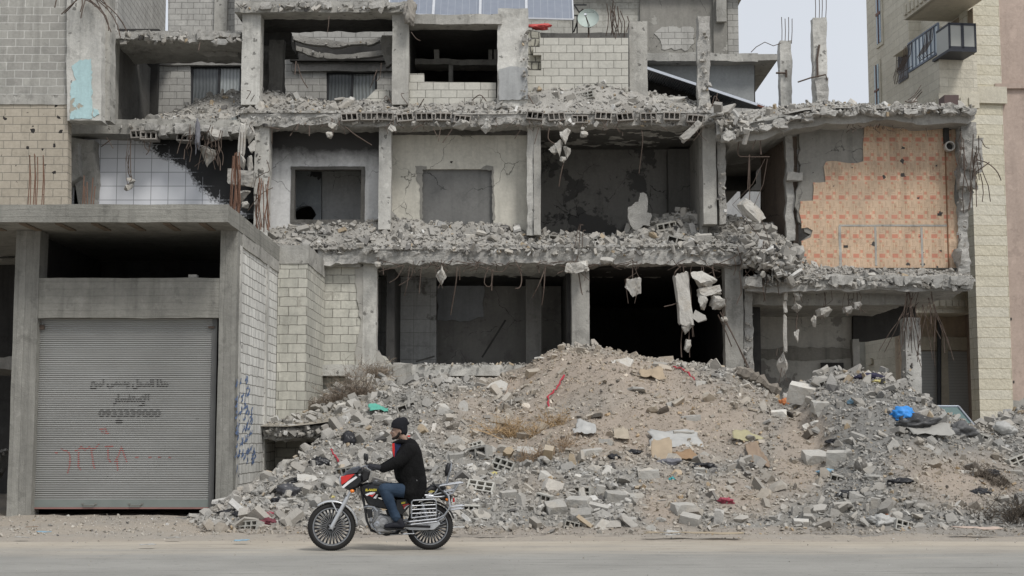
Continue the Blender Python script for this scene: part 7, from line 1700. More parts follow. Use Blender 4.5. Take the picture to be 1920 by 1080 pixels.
def wheel(c, r, w, tw_, hubdark):
    b = MB(); t = w / 2; prof = []
    for k in range(13):
        a = math.pi * k / 12; prof.append((-math.cos(a) * t, r - .055 + math.sin(a) * .055))
    prof += [(t * .75, r - .068), (-t * .75, r - .068)]
    b.lathe(prof, c, (0, 1, 0), 56, close=True)
    w_ = MB(); 
    tyre_root = lb_(b, 'wheel', k_tyre, smooth=True)
    b = MB()     # tread blocks
    for k in range(70):
        a = 2 * math.pi * k / 70; d = Vector((math.cos(a), 0, math.sin(a))); tn = Vector((-math.sin(a), 0, math.cos(a)))
        for sy in (-1, 1): b.obox(c + d * (r - .004) + Vector((0, sy * .018, 0)), tn * .007 + Vector((0, sy * .003, 0)), Vector((0, .012, 0)) - d * .003 , d * .004)
    o = lb_(b, 'tread', k_tyre, tyre_root)
    b = MB(); rr = r - .068
    b.lathe([(-.03, rr + .004), (-.03, rr - .012), (-.012, rr - .022), (.012, rr - .022), (.03, rr - .012), (.03, rr + .004), (.015, rr), (-.015, rr)], c, (0, 1, 0), 56, close=True)
    lb_(b, 'rim', k_chrome, tyre_root, smooth=False)
    ns = 28; sp = MB()
    for k in range(ns):
        a = 2 * math.pi * k / ns; a2 = a + .16
        p0 = c + Vector((math.cos(a), 0, math.sin(a))) * .05; p1 = c + Vector((math.cos(a2), 0, math.sin(a2))) * (rr * .62) + Vector((0, -.012, 0)); p2 = c + Vector((math.cos(a2 + .05), 0, math.sin(a2 + .05))) * (rr - .016)
        sp.bar(p0, p1, .006, .01, up=(0, 1, 0)); sp.bar(p1, p2, .0065, .01, up=(0, 1, 0))
    s = lb_(sp, 'spokes', k_alloy, tyre_root)
    sp = MB()
    for k in range(ns):
        a = 2 * math.pi * (k + .5) / ns; sp.bar(c + Vector((math.cos(a) * .05, .02, math.sin(a) * .05)), c + Vector((math.cos(a - .2) * (rr - .014), .02, math.sin(a - .2) * (rr - .014))), .028, .012, up=(0, 1, 0))
    lb_(sp, 'rear_spokes', k_matt, tyre_root)
    b = MB(); b.lathe([(-.055, .045), (-.06, .058), (.05, .062), (.055, .045)], c, (0, 1, 0), 20); lb_(b, 'hub', k_matt, tyre_root, smooth=False)
    b = MB(); b.lathe([(-.075, .004), (-.08, .02), (-.05, .026), (-.05, .01)], c, (0, 1, 0), 14)
    for k in range(5): a = 2 * math.pi * k / 5; b.lathe([(-.068, .003), (-.07, .009), (-.052, .009)], c + Vector((math.cos(a) * .042, 0, math.sin(a) * .042)), (0, 1, 0), 8)
    lb_(b, 'axle_nut', k_chrome, tyre_root)
    return tyre_root
w1 = wheel(WF, .325, .085, 0, 1); w1.name = 'wheel'
w2 = wheel(WR, .318, .10, 0, 1)
b = MB(); b.lathe([(.03, .12), (.034, .12), (.034, .06), (.03, .06)], WF, (0, 1, 0), 32, close=True); lb_(b, 'brake_disc', k_alloy, w1)
def arc_strip(b, pts, w, th=.006, lip=.012):
    n = len(pts); vv = []
    for i, p in enumerate(pts):
        d = (pts[min(n - 1, i + 1)] - pts[max(0, i - 1)]).normalized(); nn = Vector((-d.z, 0, d.x))
        for s, q in ((-w, -lip), (-w * .7, 0), (0, lip * .6), (w * .7, 0), (w, -lip)): vv.append(p + Vector((0, s, 0)) + nn * q * (1 if nn.z > 0 else -1))
    b.add(vv, [(i * 5 + k, i * 5 + k + 1, (i + 1) * 5 + k + 1, (i + 1) * 5 + k) for i in range(n - 1) for k in range(4)])
def arcpts(c, r, a0, a1, n): return [c + Vector((math.cos(math.radians(a0 + (a1 - a0) * i / n)) * r, 0, math.sin(math.radians(a0 + (a1 - a0) * i / n)) * r)) for i in range(n + 1)]
b = MB(); arc_strip(b, [WF + Vector((-.20, 0, .285))] + arcpts(WF, .353, 122, 2, 18), .06); lb_(b, 'front_mudguard', k_silver, smooth=True, mods=[('SOLIDIFY', dict(thickness=.006))])
b = MB()
for s in (-1, 1): b.tube([WF + Vector((-.005, s * .075, .345)), WF + Vector((.07, s * .085, .2)), WF + Vector((.16, s * .075, .305))], .012, 6)
lb_(b, 'mudguard_stay', k_silver)
steer = L(672, 893)
for s in (-1, 1):
    b = MB(); lo = WF + Vector((0, s * .085, 0)); hi = L(675, 888, s * .085); m_ = lo.lerp(hi, .55)
    b.tube([lo - Vector((.004, 0, .03)), lo, m_], [.022, .027, .027], 12); b.tube([m_, hi], .018, 12); b.lathe([(-.01, .03), (.012, .03)], lo, (0, 1, 0), 12); lb_(b, 'fork_leg', k_silver, smooth=False, bevel=.003)
b = MB(); b.obox(L(667, 903), (.03, 0, .01), (0, .11, 0), (-.012, 0, .03)); b.obox(L(676, 886), (.03, 0, .01), (0, .11, 0), (-.005, 0, .012)); lb_(b, 'fork_yoke', k_matt, bevel=.005)
# cowl
def prism(b, pts, dy0, dy1, inset=0.0):
    c = sum((p for p in pts), Vector()) / len(pts); n = len(pts)
    rings = [(dy0, 1 - inset), (dy0 + (dy1 - dy0) * .2, 1), (dy1 - (dy1 - dy0) * .2, 1), (dy1, 1 - inset)]
    vv = [Vector((c.x + (p.x - c.x) * k, dy, c.z + (p.z - c.z) * k)) for dy, k in rings for p in pts]
    ff = [(r * n + i, r * n + (i + 1) % n, (r + 1) * n + (i + 1) % n, (r + 1) * n + i) for r in range(3) for i in range(n)] + [tuple(range(n)), tuple(3 * n + i for i in range(n))]
    b.add(vv, ff)
b = MB(); prism(b, [L(639, 895), L(652, 889), L(666, 887), L(680, 893), L(681, 903), L(672, 914), L(656, 920), L(643, 914), L(639, 906)], -.135, .135, .25); cowl = lb_(b, 'headlight_cowl', k_gloss, smooth=False, bevel=.008)
b = MB(); prism(b, [L(638.5, 894), L(650, 890.5), L(665, 888.5), L(659, 895), L(649, 904), L(640, 909)], -.142, .142, .06); lb_(b, 'red_panel', k_cred, cowl, bevel=.004)
b = MB(); prism(b, [L(640, 913), L(652, 902), L(667, 892.5), L(670, 895), L(655, 906), L(644, 915)], -.145, .145, .03); lb_(b, 'white_stripe', k_cwhite, cowl, bevel=.002)
b = MB(); prism(b, [L(641, 894), L(648, 884), L(660, 877), L(673, 874), L(677, 879), L(671, 888), L(655, 891)], -.10, .10, .3); lb_(b, 'windscreen', k_smoke, cowl, bevel=.004)
b = MB(); b.lathe([(0, .075), (-.02, .06), (-.028, .01)], L(637, 902) + Vector((.02, 0, 0)), (1, 0, 0), 20); lb_(b, 'headlight', m_plain('headlight_lens', (.5, .52, .54), .15, .1, .05, 8, .7), smooth=True)
for s in (-1, 1):
    for px, py in ((660, 920), (836, 936)):
        b = MB(); c = L(px, py, s * .15); b.lathe([(-.028, .006), (-.02, .02), (0, .026), (.02, .02), (.03, .008)], c, (1, 0, 0), 12); t_ = lb_(b, 'turn_signal', k_amber, smooth=True); b = MB(); b.tube([c, L(px + (6 if px < 700 else -4), py - 2, s * .06)], .009, 6); lb_(b, 'signal_stalk', k_matt, t_)
# handlebar, grips, levers, mirrors
hb_l = [L(678, 885, -.08), L(680, 876, -.14), L(688, 874, -.24), L(702, 880, -.34)]
for s in (-1, 1):
    pts = [Vector((p.x, p.y * -s, p.z)) for p in hb_l] if s == 1 else hb_l
    b = MB(); b.tube([L(678, 886)] + pts, .011, 8); o = lb_(b, 'handlebar', k_chrome)
    b = MB(); b.tube([pts[2].lerp(pts[3], .15), pts[3]], .018, 8); lb_(b, 'grip', k_matt, o)
    b = MB(); b.tube([pts[2] + Vector((-.02, 0, 0)), pts[2].lerp(pts[3], .5) + Vector((-.055, 0, -.005)), pts[3] + Vector((-.06, 0, -.01))], .006, 6); lb_(b, 'lever', k_chrome, o)
    m0 = pts[2] + Vector((-.01, 0, .01)); b = MB(); mt = L(686 if s == -1 else 684, 861, s * .33); b.tube([m0, m0.lerp(mt, .5) + Vector((-.01, 0, .0)), mt], .006, 6); b.lathe([(-.012, .03), (-.008, .05), (.008, .052), (.01, .045)], mt + Vector((0, 0, .02)), (1, .2, 0), 16); lb_(b, 'mirror', k_matt)
b = MB(); b.lathe([(-.02, .05), (.02, .055), (.03, .03)], L(675, 882, -.0), (-.4, 0, .9), 16); b.obox(L(681, 892), (.03, 0, 0), (0, .07, 0), (0, 0, .02)); lb_(b, 'instrument', k_matt)
b = MB(); rdm = random.Random(2)
for k in range(6):
    a = L(676 + k, 888, rdm.uniform(-.1, .1)); c = L(668 + k * 3, 925 + k * 4, rdm.uniform(-.06, .06)); b.tube([a, (a + c) / 2 + Vector((-.04, 0, 0)), c], .005, 5)
lb_(b, 'cable', k_matt)
# tank, seat, side cover, frame
def lofted(b, secs, n=18):
    """secs: (centre, half width y, half height up, up vector, squareness)"""
    vv = []
    for c, hw, hh, up, sq in secs:
        up = Vector(up).normalized()
        for k in range(n):
            a = 2 * math.pi * k / n; ca, sa = math.cos(a), math.sin(a)
            e = 2 / sq; vv.append(c + Vector((0, 1, 0)) * hw * math.copysign(abs(ca) ** e, ca) + up * hh * math.copysign(abs(sa) ** e, sa))
    m = len(secs); b.add(vv, [(i * n + k, i * n + (k + 1) % n, (i + 1) * n + (k + 1) % n, (i + 1) * n + k) for i in range(m - 1) for k in range(n)] + [tuple(range(n)), tuple((m - 1) * n + k for k in range(n))])
b = MB(); lofted(b, [(L(683, 917), .05, .05, (0, 0, 1), 2), (L(688, 917), .11, .085, (0, 0, 1), 2.4), (L(702, 917), .145, .115, (0, 0, 1), 2.6), (L(718, 919), .145, .105, (0, 0, 1), 2.6), (L(735, 922), .12, .075, (0, 0, 1), 2.4), (L(748, 926), .08, .045, (0, 0, 1), 2.2)])
tank = lb_(b, 'fuel_tank', k_gloss, smooth=True)
b = MB(); b.lathe([(0, .035), (.012, .033), (.014, .01)], L(704, 902.5), (0, 0, 1), 14); lb_(b, 'filler_cap', k_chrome, tank)
def flat_text(name, s, cx, cz, w, h_, dy, mat, parent, bold=.03, slant=.15):
    cu = bpy.data.curves.new(name, 'FONT'); cu.body = s; cu.size = 1; cu.align_x = 'CENTER'; cu.align_y = 'CENTER'; cu.offset = bold; cu.shear = slant
    t = bpy.data.objects.new(name, cu); COL.objects.link(t); dg = bpy.context.evaluated_depsgraph_get(); me = bpy.data.meshes.new_from_object(t.evaluated_get(dg)); bpy.data.objects.remove(t)
    V = np.array([v.co[:] for v in me.vertices]); mn, mx = V.min(0), V.max(0); c = (mn + mx) / 2; sz = mx - mn
    W = np.stack([cx + (V[:, 0] - c[0]) / sz[0] * w, np.full(len(V), dy), cz + (V[:, 1] - c[1]) / sz[1] * h_], 1)
    me.vertices.foreach_set('co', W.astype(np.float32).ravel()); me.update(); me.materials.clear(); me.materials.append(mat)
    o = bpy.data.objects.new(name, me); COL.objects.link(o); o.parent = parent; return o
q = L(695, 918); flat_text('tank_lettering', 'EL-NASER', q.x, q.z, .155, .032, -.149, k_ysticker, tank)
for (pts, mt_) in (([L(684, 926), L(694, 922), L(703, 922), L(698, 928), L(692, 926), L(687, 929)], k_cwhite), ([L(686, 929), L(698, 925), L(703, 924), L(697, 931), L(692, 928)], k_cred), ([L(699, 933), L(705, 926), L(708, 926), L(704, 934)], k_cwhite)):
    b = MB(); prism(b, pts, -.151, -.143); lb_(b, 'tank_stripe', mt_, tank)
b = MB(); lofted(b, [(L(744, 926), .06, .02, (0, 0, 1), 3), (L(752, 928), .12, .035, (0, 0, 1), 3), (L(775, 929), .14, .04, (0, 0, 1), 3), (L(795, 924), .14, .045, (.1, 0, 1), 3), (L(806, 916), .13, .05, (.1, 0, 1), 3), (L(826, 914), .12, .045, (0, 0, 1), 3), (L(834, 916), .08, .02, (0, 0, 1), 3)])
seat = lb_(b, 'seat', k_seat, smooth=True)
b = MB(); prism(b, [L(800, 922), L(806, 919), L(813, 921), L(806, 924)], -.137, -.13); lb_(b, 'seat_emblem', m_plain('gold_print', (.38, .32, .10), .5), seat)
b = MB(); prism(b, [L(739, 934), L(770, 932), L(778, 937), L(768, 948), L(752, 966), L(744, 966), L(739, 950)], -.125, .125, .12); sc_ = lb_(b, 'side_cover', k_gloss, bevel=.008)
for pts, mt_ in (([L(751, 941), L(758, 940), L(758, 943), L(751, 944)], k_ysticker), ([L(752, 946), L(766, 943), L(768, 945), L(760, 948), L(755, 953), L(755, 948)], k_cred), ([L(756, 948), L(769, 944), L(760, 950), L(757, 954)], k_cwhite)):
    b = MB(); prism(b, pts, -.132, -.126); lb_(b, 'decal', mt_, sc_)
b = MB()
for s in (-.06, .06):
    b.tube([L(676, 905, s * .4), L(682, 940, s), L(688, 975, s), L(696, 993, s), L(724, 1001, s), L(745, 998, s), L(755, 985, s)], .016, 8)
    b.tube([L(680, 912, s), L(712, 928, s), L(750, 935, s), L(800, 930, s), L(838, 926, s)], .014, 8)
    b.tube([L(755, 985, s), L(752, 960, s), L(750, 935, s)], .014, 8)
lb_(b, 'frame', k_matt)
# black cowling under the tank, airbox and wiring behind the steering head
b = MB(); prism(b, [L(676, 908), L(690, 904), L(702, 930), L(716, 938), L(735, 938), L(742, 950), L(724, 954), L(700, 950), L(688, 944), L(680, 926)], -.105, .105, .12); lb_(b, 'lower_cowl', k_gloss, bevel=.006)
b = MB(); prism(b, [L(668, 884), L(682, 878), L(694, 884), L(690, 900), L(676, 908), L(667, 900)], -.085, .085, .2); lb_(b, 'steering_head', k_matt, bevel=.006)
b = MB(); prism(b, [L(722, 956), L(745, 954), L(752, 968), L(742, 978), L(728, 970)], -.09, .09, .1); lb_(b, 'airbox', k_matt, bevel=.006)
# engine
b = MB()
prism(b, [L(700, 968), L(712, 962), L(735, 966), L(742, 985), L(732, 998), L(706, 997), L(699, 984)], -.12, .12, .15); eng = lb_(b, 'engine', k_alloy, bevel=.01)
b = MB()
for k in range(9):
    c = L(709, 966).lerp(L(705, 940), k / 8); b.obox(c, (.055, 0, .008), (0, .075, 0), (-.0, 0, .0045))
b.obox(L(706, 952), (.042, 0, .006), (0, .06, 0), (0, 0, .10)); lb_(b, 'cylinder', k_alloy, eng)
for px, py, r_ in ((718, 977, .068), (706, 981, .05), (732, 985, .04)):
    b = MB(); b.lathe([(-.11, r_), (-.145, r_ * .92), (-.15, r_ * .4), (-.148, .004)], L(px, py), (0, 1, 0), 22); lb_(b, 'engine_cover', k_chrome if px == 706 else k_alloy, eng)
b = MB(); b.tube([L(703, 948, -.02), L(694, 962, -.06), L(697, 985, -.08), L(712, 998, -.10), L(750, 996, .12)], .018, 8); lb_(b, 'exhaust_pipe', k_chrome)
b = MB(); b.tube([L(750, 996, .12), L(775, 992, .15), L(800, 990, .16), L(838, 982, .17)], [.02, .035, .042, .038], 12); lb_(b, 'silencer', k_chrome)
for s in (-1, 1):
    b = MB(); b.tube([L(683, 950, s * .12), L(690, 948, s * .19), L(700, 949, s * .24), L(706, 956, s * .25), L(706, 966, s * .24), L(700, 975, s * .19), L(694, 978, s * .08)], .014, 8); lb_(b, 'crash_bar', k_chrome)
b = MB(); prism(b, [L(686, 952), L(697, 954), L(699, 968), L(690, 970)], -.09, -.05, .1); lb_(b, 'horn', k_matt)
b = MB(); prism(b, [L(752, 986), L(765, 981), L(800, 978), L(820, 975), L(824, 982), L(812, 992), L(790, 993), L(765, 992)], -.085, -.055, .05); lb_(b, 'chain_guard', k_silver, bevel=.004)
b = MB(); b.tube([L(745, 984, -.1), L(775, 985, -.1), WR + Vector((0, -.1, 0))], .016, 8); b.tube([L(745, 984, .1), L(775, 985, .1), WR + Vector((0, .1, 0))], .016, 8); lb_(b, 'swingarm', k_matt)
b = MB(); b.tube([L(730, 1000, -.16), L(775, 998, -.16)], .008, 6); b.tube([L(722, 990, -.05), L(734, 991, -.22)], .014, 8); b.tube([L(722, 990, .05), L(734, 991, .22)], .014, 8); lb_(b, 'footrest', k_chrome)
b = MB(); b.tube([L(750, 997, -.08), L(770, 1000, -.10), L(778, 1002, -.11)], .01, 6); lb_(b, 'side_stand', k_matt)
for s in (-1, 1):
    b = MB(); top = L(788, 942, s * .12); bot = WR + Vector((-.03, s * .12, .05)); b.tube([top, bot], .014, 8)
    for k in range(9): c = top.lerp(bot, .12 + k * .075); b.lathe([(-.006, .03), (.006, .03)], c, bot - top, 12)
    lb_(b, 'shock_absorber', k_chrome)
b = MB(); arc_strip(b, arcpts(WR, .352, 128, 18, 16), .075); lb_(b, 'rear_mudguard', k_gloss, smooth=True, mods=[('SOLIDIFY', dict(thickness=.006))])
b = MB(); prism(b, [L(812, 922), L(835, 920), L(846, 930), L(843, 942), L(825, 938)], -.07, .07, .1); lb_(b, 'tail_cowl', k_gloss, bevel=.005)
b = MB(); b.obox(L(849, 938), (.012, 0, 0), (0, .045, 0), (0, 0, .03)); lb_(b, 'tail_light', m_plain('red_lens', (.45, .02, .02), .25, 0, .05, 5, .6), bevel=.006)
# rack, backrest, pannier guards
b = MB()
for s in (-.14, .14):
    b.tube([L(792, 928, s), L(810, 929, s), L(822, 911, s), L(865, 905.5, s)], .014, 8)
    b.tube([L(796, 932, s), L(826, 931, s), L(846, 925, s), L(856, 908, s)], .013, 8)
    b.tube([L(806, 929, s), L(832, 922, s), L(848, 919, s)], .011, 8)
for px, py in ((824, 911), (838, 909), (852, 907.5), (865, 905.5)): b.tube([L(px, py, -.14), L(px, py, .14)], .010, 8)
rack = lb_(b, 'luggage_rack', k_chrome)
b = MB()
for s in (-.11, .11): b.tube([L(842, 950, s), L(868, 948, s), L(866, 953, s), L(842, 956, s)], .011, 8)
b.tube([L(868, 948, -.11), L(868, 948, .11)], .011, 8); b.tube([L(866, 953, -.11), L(866, 953, .11)], .011, 8); lb_(b, 'rear_bar', k_chrome)
b = MB(); lofted(b, [(L(835, 893), .07, .022, (1, 0, .1), 3.2), (L(836, 884), .10, .03, (1, 0, .15), 3.2), (L(838, 874), .10, .028, (1, 0, .1), 3), (L(839, 869), .07, .015, (1, 0, .1), 2.4)], 16); br_ = lb_(b, 'backrest', k_seat, smooth=True)
b = MB(); b.tube([L(838, 896, -.07), L(842, 884, -.085), L(844, 871, -.07), L(844, 869, 0), L(844, 871, .07), L(842, 884, .085), L(838, 896, .07)], .01, 8); b.tube([L(838, 896, -.05), L(836, 908, -.05)], .01, 6); b.tube([L(838, 896, .05), L(836, 908, .05)], .01, 6); lb_(b, 'backrest_frame', k_chrome, br_)
for s in (-1, 1):
    y_ = s * .24; b = MB()
    b.tube([L(769, 969, y_), L(769, 940, y_), L(772, 937, y_), L(810, 935, y_), L(814, 938, y_), L(815, 964, y_), L(769, 969, y_)], .011, 8)
    for py in ((946, 953, 960) if s == -1 else ()): b.tube([L(769, py + 1, y_), L(814, py - 1, y_)], .008, 6)
    b.tube([L(752, 975, s * .15), L(765, 976, y_), L(815, 971, y_), L(829, 965, y_), L(840, 950, y_), L(838, 930, s * .16), L(830, 920, s * .12)], .014, 8)
    b.tube([L(755, 981, s * .15), L(768, 981, y_), L(816, 976, y_), L(829, 968, y_)], .012, 8)
    b.tube([L(790, 936, y_), L(790, 930, s * .13)], .010, 6)
    lb_(b, 'pannier_guard', k_chrome)
# bungee strap
b = MB(); b.tube([L(808, 905, -.13), L(818, 914, -.15), L(833, 928, -.16), L(838, 938, -.16)], .014, 6); lb_(b, 'strap', k_matt)

# ------------------------------------------------ rider: one continuous body, clothes as children
per = bpy.data.objects.new('person', None); COL.objects.link(per); per.location = BK; per.rotation_euler = (0, 0, YAW)
tag(per, 'bearded rider in black knit hat, black coat and blue jeans sitting on the motorcycle', 'person')
def ell(b, c, r, n=14, m=10, rot=None):
    vv = []; R = rot or Matrix.Identity(3)
    for j in range(m + 1):
        ph = math.pi * j / m
        for k in range(n):
            a = 2 * math.pi * k / n; vv.append(Vector(c) + R @ Vector((math.sin(ph) * math.cos(a) * r[0], math.sin(ph) * math.sin(a) * r[1], math.cos(ph) * r[2])))
    b.add(vv, [(j * n + k, j * n + (k + 1) % n, (j + 1) * n + (k + 1) % n, (j + 1) * n + k) for j in range(m) for k in range(n)])
def limb(b, pts, rs, n=12):
    """tapered limb with rounded ends"""
    b.tube(pts, rs, n)
    for p, r in zip(pts, rs): ell(b, p, (r, r, r), n, 8)
def fuse(b, name, mat, parent, vox=.009, it=3, fac=.5):
    return lb_(b, name, mat, parent, smooth=True, mods=[('REMESH', dict(mode='VOXEL', voxel_size=vox, use_smooth_shade=True)), ('SMOOTH', dict(factor=fac, iterations=it))])
k_skin = m_plain('skin', (.30, .195, .145), .55, 0, .06, 30, .35); k_coat = None
def coat_mat():
    nt = NT('black_wool_coat'); nt.b.inputs['Specular IOR Level'].default_value = .15; nt.b.inputs['Sheen Weight'].default_value = 0
    nt.bump(nt.math('MULTIPLY_ADD', nt.noise(9, 4, .55, stretch=(1, 1, .45)), 1.0, nt.math('MULTIPLY', nt.noise(70, 3), .2)), .9, .06)
    return nt.out(nt.mulv(nt.mix(0.0, (.008, .0078, .008), (.008, .0078, .008)), nt.math('MULTIPLY_ADD', nt.noise(6, 4), .8, .6)), .95)
k_coat = coat_mat()
k_hat = m_plain('black_knit', (.016, .016, .019), .92, 0, .25, 70, .15); k_glove = m_plain('charcoal_glove', (.03, .03, .034), .85, 0, .3, 40, .2); k_shoe = m_plain('dark_suede_shoe', (.016, .017, .022), .8, 0, .2, 30, .25)
def jeans_mat():
    nt = NT('blue_denim'); col = nt.mix(nt.ramp(nt.noise(5, 5), .3, .7), (.018, .032, .055), (.036, .058, .092))
    nt.bump(nt.noise(22, 4, .6), .5, .02); return nt.out(col, .9)
k_jean = jeans_mat(); k_beard = m_plain('beard_hair', (.022, .017, .014), .9, 0, .3, 60); k_navy = m_plain('navy_jumper', (.02, .03, .075), .9, 0, .2, 40); k_rlin = m_plain('red_lining', (.55, .025, .02), .8, 0, .1, 20)
HC_ = L(746, 808)   # head centre
b = MB()
ell(b, HC_ + Vector((.01, 0, .01)), (.098, .078, .118), 20, 14)                 # skull
ell(b, HC_ + Vector((-.035, 0, -.055)), (.062, .058, .075), 16, 12)             # jaw and face
ell(b, HC_ + Vector((-.072, 0, -.105)), (.026, .026, .02), 12, 8)               # chin
ell(b, HC_ + Vector((-.083, 0, -.005)), (.022, .05, .016), 12, 8)               # brow
b.tube([HC_ + Vector((-.09, 0, -.005)), HC_ + Vector((-.118, 0, -.042)), HC_ + Vector((-.10, 0, -.052))], [.010, .014, .012], 8); ell(b, HC_ + Vector((-.114, 0, -.043)), (.012, .013, .010), 10, 8)  # nose
for s in (-1, 1):
    ell(b, HC_ + Vector((-.066, s * .034, -.035)), (.026, .022, .022), 10, 8)   # cheek
    ell(b, HC_ + Vector((.022, s * .078, -.02)), (.018, .009, .03), 10, 8)      # ear
ell(b, HC_ + Vector((-.094, 0, -.074)), (.012, .022, .007), 10, 8); ell(b, HC_ + Vector((-.091, 0, -.085)), (.012, .020, .007), 10, 8)  # lips
limb(b, [HC_ + Vector((.02, 0, -.06)), L(757, 826), L(764, 836)], [.058, .054, .056])   # neck
limb(b, [L(766, 848), L(768, 870), L(772, 900), L(776, 918)], [.09, .11, .11, .12], 14)
for s in (-1, 1):
    sh = L(765, 843, s * .165); el = L(744, 866, s * .25); wr = L(712, 879, s * .30)
    limb(b, [L(766, 846, s * .05), sh], [.06, .05]); limb(b, [sh, el], [.05, .04]); limb(b, [el, wr], [.04, .028])
    hp = L(776, 922, s * .10); kn = L(719, 917, s * .20); an = L(743, 972, s * .19)
    limb(b, [hp, kn], [.085, .062]); limb(b, [kn, an], [.058, .038])
body = fuse(b, 'body', k_skin, per, .007, 2)
# eyes
for s in (-1, 1):
    b = MB(); ell(b, HC_ + Vector((-.083, s * .031, -.018)), (.011, .011, .009), 10, 8); e_ = lb_(b, 'eye', m_plain('eye_white', (.55, .53, .5), .3), per, smooth=True)
    b = MB(); ell(b, HC_ + Vector((-.0915, s * .031, -.019)), (.004, .005, .005), 8, 6); lb_(b, 'iris', k_beard, e_)
    b = MB(); b.tube([HC_ + Vector((-.094, s * .014, .002)), HC_ + Vector((-.094, s * .035, .006)), HC_ + Vector((-.08, s * .05, .0))], .005, 6); lb_(b, 'eyebrow', k_beard, per)
b = MB()   # beard: jaw line, chin, moustache
for s in (-1, 1): limb(b, [HC_ + Vector((.008, s * .066, -.03)), HC_ + Vector((-.012, s * .058, -.075)), HC_ + Vector((-.045, s * .04, -.105)), HC_ + Vector((-.078, 0, -.115))], [.016, .02, .022, .022], 8)
b.tube([HC_ + Vector((-.088, -.03, -.075)), HC_ + Vector((-.104, 0, -.062)), HC_ + Vector((-.088, .03, -.075))], .006, 6)
fuse(b, 'beard', k_beard, per, .006, 2)
b = MB()   # knitted hat, slouching back to a peak, flap over the nape
lofted(b, [(HC_ + Vector((-.010, 0, .018)), .092, .106, (1, 0, -.18), 2), (HC_ + Vector((.0, 0, .045)), .096, .11, (1, 0, -.12), 2), (HC_ + Vector((.008, 0, .09)), .094, .112, (1, 0, -.05), 2), (HC_ + Vector((.020, 0, .135)), .082, .105, (1, 0, .02), 2), (HC_ + Vector((.025, 0, .165)), .062, .075, (1, 0, .1), 2), (HC_ + Vector((.025, 0, .178)), .03, .04, (1, 0, .1), 2)], 24)
limb(b, [HC_ + Vector((.06, 0, .12)), HC_ + Vector((.125, 0, .095))], [.05, .022]); limb(b, [HC_ + Vector((.055, 0, .05)), HC_ + Vector((.062, 0, -.02)), HC_ + Vector((.06, 0, -.06))], [.065, .06, .045])
for s in (-1, 1): limb(b, [HC_ + Vector((.035, s * .06, .03)), HC_ + Vector((.04, s * .055, -.03))], [.034, .03])
fuse(b, 'knit_hat', k_hat, per, .007, 3)
# coat
b = MB()
lofted(b, [(L(758, 827), .085, .082, (1, 0, .5), 2.2), (L(761, 833), .15, .125, (1, 0, .4), 2.2), (L(762, 842), .215, .165, (1, 0, .3), 2.3), (L(763, 852), .245, .192, (1, 0, .2), 2.4), (L(764, 866), .24, .205, (1, 0, .1), 2.4), (L(766, 882), .23, .215, (1, 0, .05), 2.4), (L(769, 898), .215, .215, (1, 0, 0), 2.4), (L(774, 912), .225, .185, (1, 0, -.1), 2.4), (L(776, 926), .22, .165, (1, 0, -.15), 2.4), (L(777, 935), .20, .14, (1, 0, -.2), 2.4)], 28)
for s in (-1, 1):
    sh = L(765, 846, s * .18); el = L(743, 867, s * .26); wr = L(716, 879, s * .30)
    limb(b, [sh, sh.lerp(el, .5) + Vector((.005, 0, 0)), el], [.105, .095, .084], 14); limb(b, [el, el.lerp(wr, .5), wr], [.084, .07, .056], 14)
    # skirt of the coat over the thigh, hanging beside the seat
    limb(b, [L(770, 905, s * .15), L(766, 922, s * .19), L(768, 938, s * .19)], [.10, .088, .05], 12); limb(b, [L(785, 905, s * .12), L(785, 922, s * .17), L(776, 942, s * .19)], [.10, .07, .035], 12)
    limb(b, [L(760, 910, s * .15), L(761, 930, s * .20)], [.06, .045], 10)
coat = fuse(b, 'coat', k_coat, per, .010, 3)
b = MB()
for s in (-1, 1): b.tube([L(737, 848, s * .03), L(738, 832, s * .07), L(748, 829, s * .10), L(762, 831, s * .09), L(770, 834, s * .04)], [.02, .028, .034, .04, .045], 8)
b.tube([L(766, 832, -.06), L(772, 835, 0), L(766, 832, .06)], [.045, .06, .045], 10); fuse(b, 'collar', k_coat, coat, .007, 2)
b = MB(); b.poly([[(L(737, 832).x, L(737, 832).z), (L(750, 830).x, L(750, 830).z), (L(746, 852).x, L(746, 852).z), (L(736, 858).x, L(736, 858).z), (L(734, 845).x, L(734, 845).z)]], lambda a, c: Vector((a, -.10 , c)), (0, .2, 0)); lb_(b, 'jumper', k_navy, per)
b = MB(); prism(b, [L(733, 833), L(737, 832), L(738, 845), L(737, 859), L(733.5, 847)], -.125, -.095); lb_(b, 'red_lining', k_rlin, coat)
b = MB(); prism(b, [L(762, 836), L(759, 842), L(756, 846), L(755, 844), L(759, 838)], -.212, -.195); prism(b, [L(762, 817.5), L(767, 818), L(766, 821), L(762, 820.5)], -.06, .02); lb_(b, 'red_trim', k_rlin, coat)
for px, py in ((771, 887), (777.5, 901)):
    b = MB(); b.lathe([(0, .012), (-.006, .011), (-.007, .004)], L(px, py, -.21), (0, 1, 0), 12); lb_(b, 'button', m_plain('pale_button', (.7, .7, .68), .3), coat)
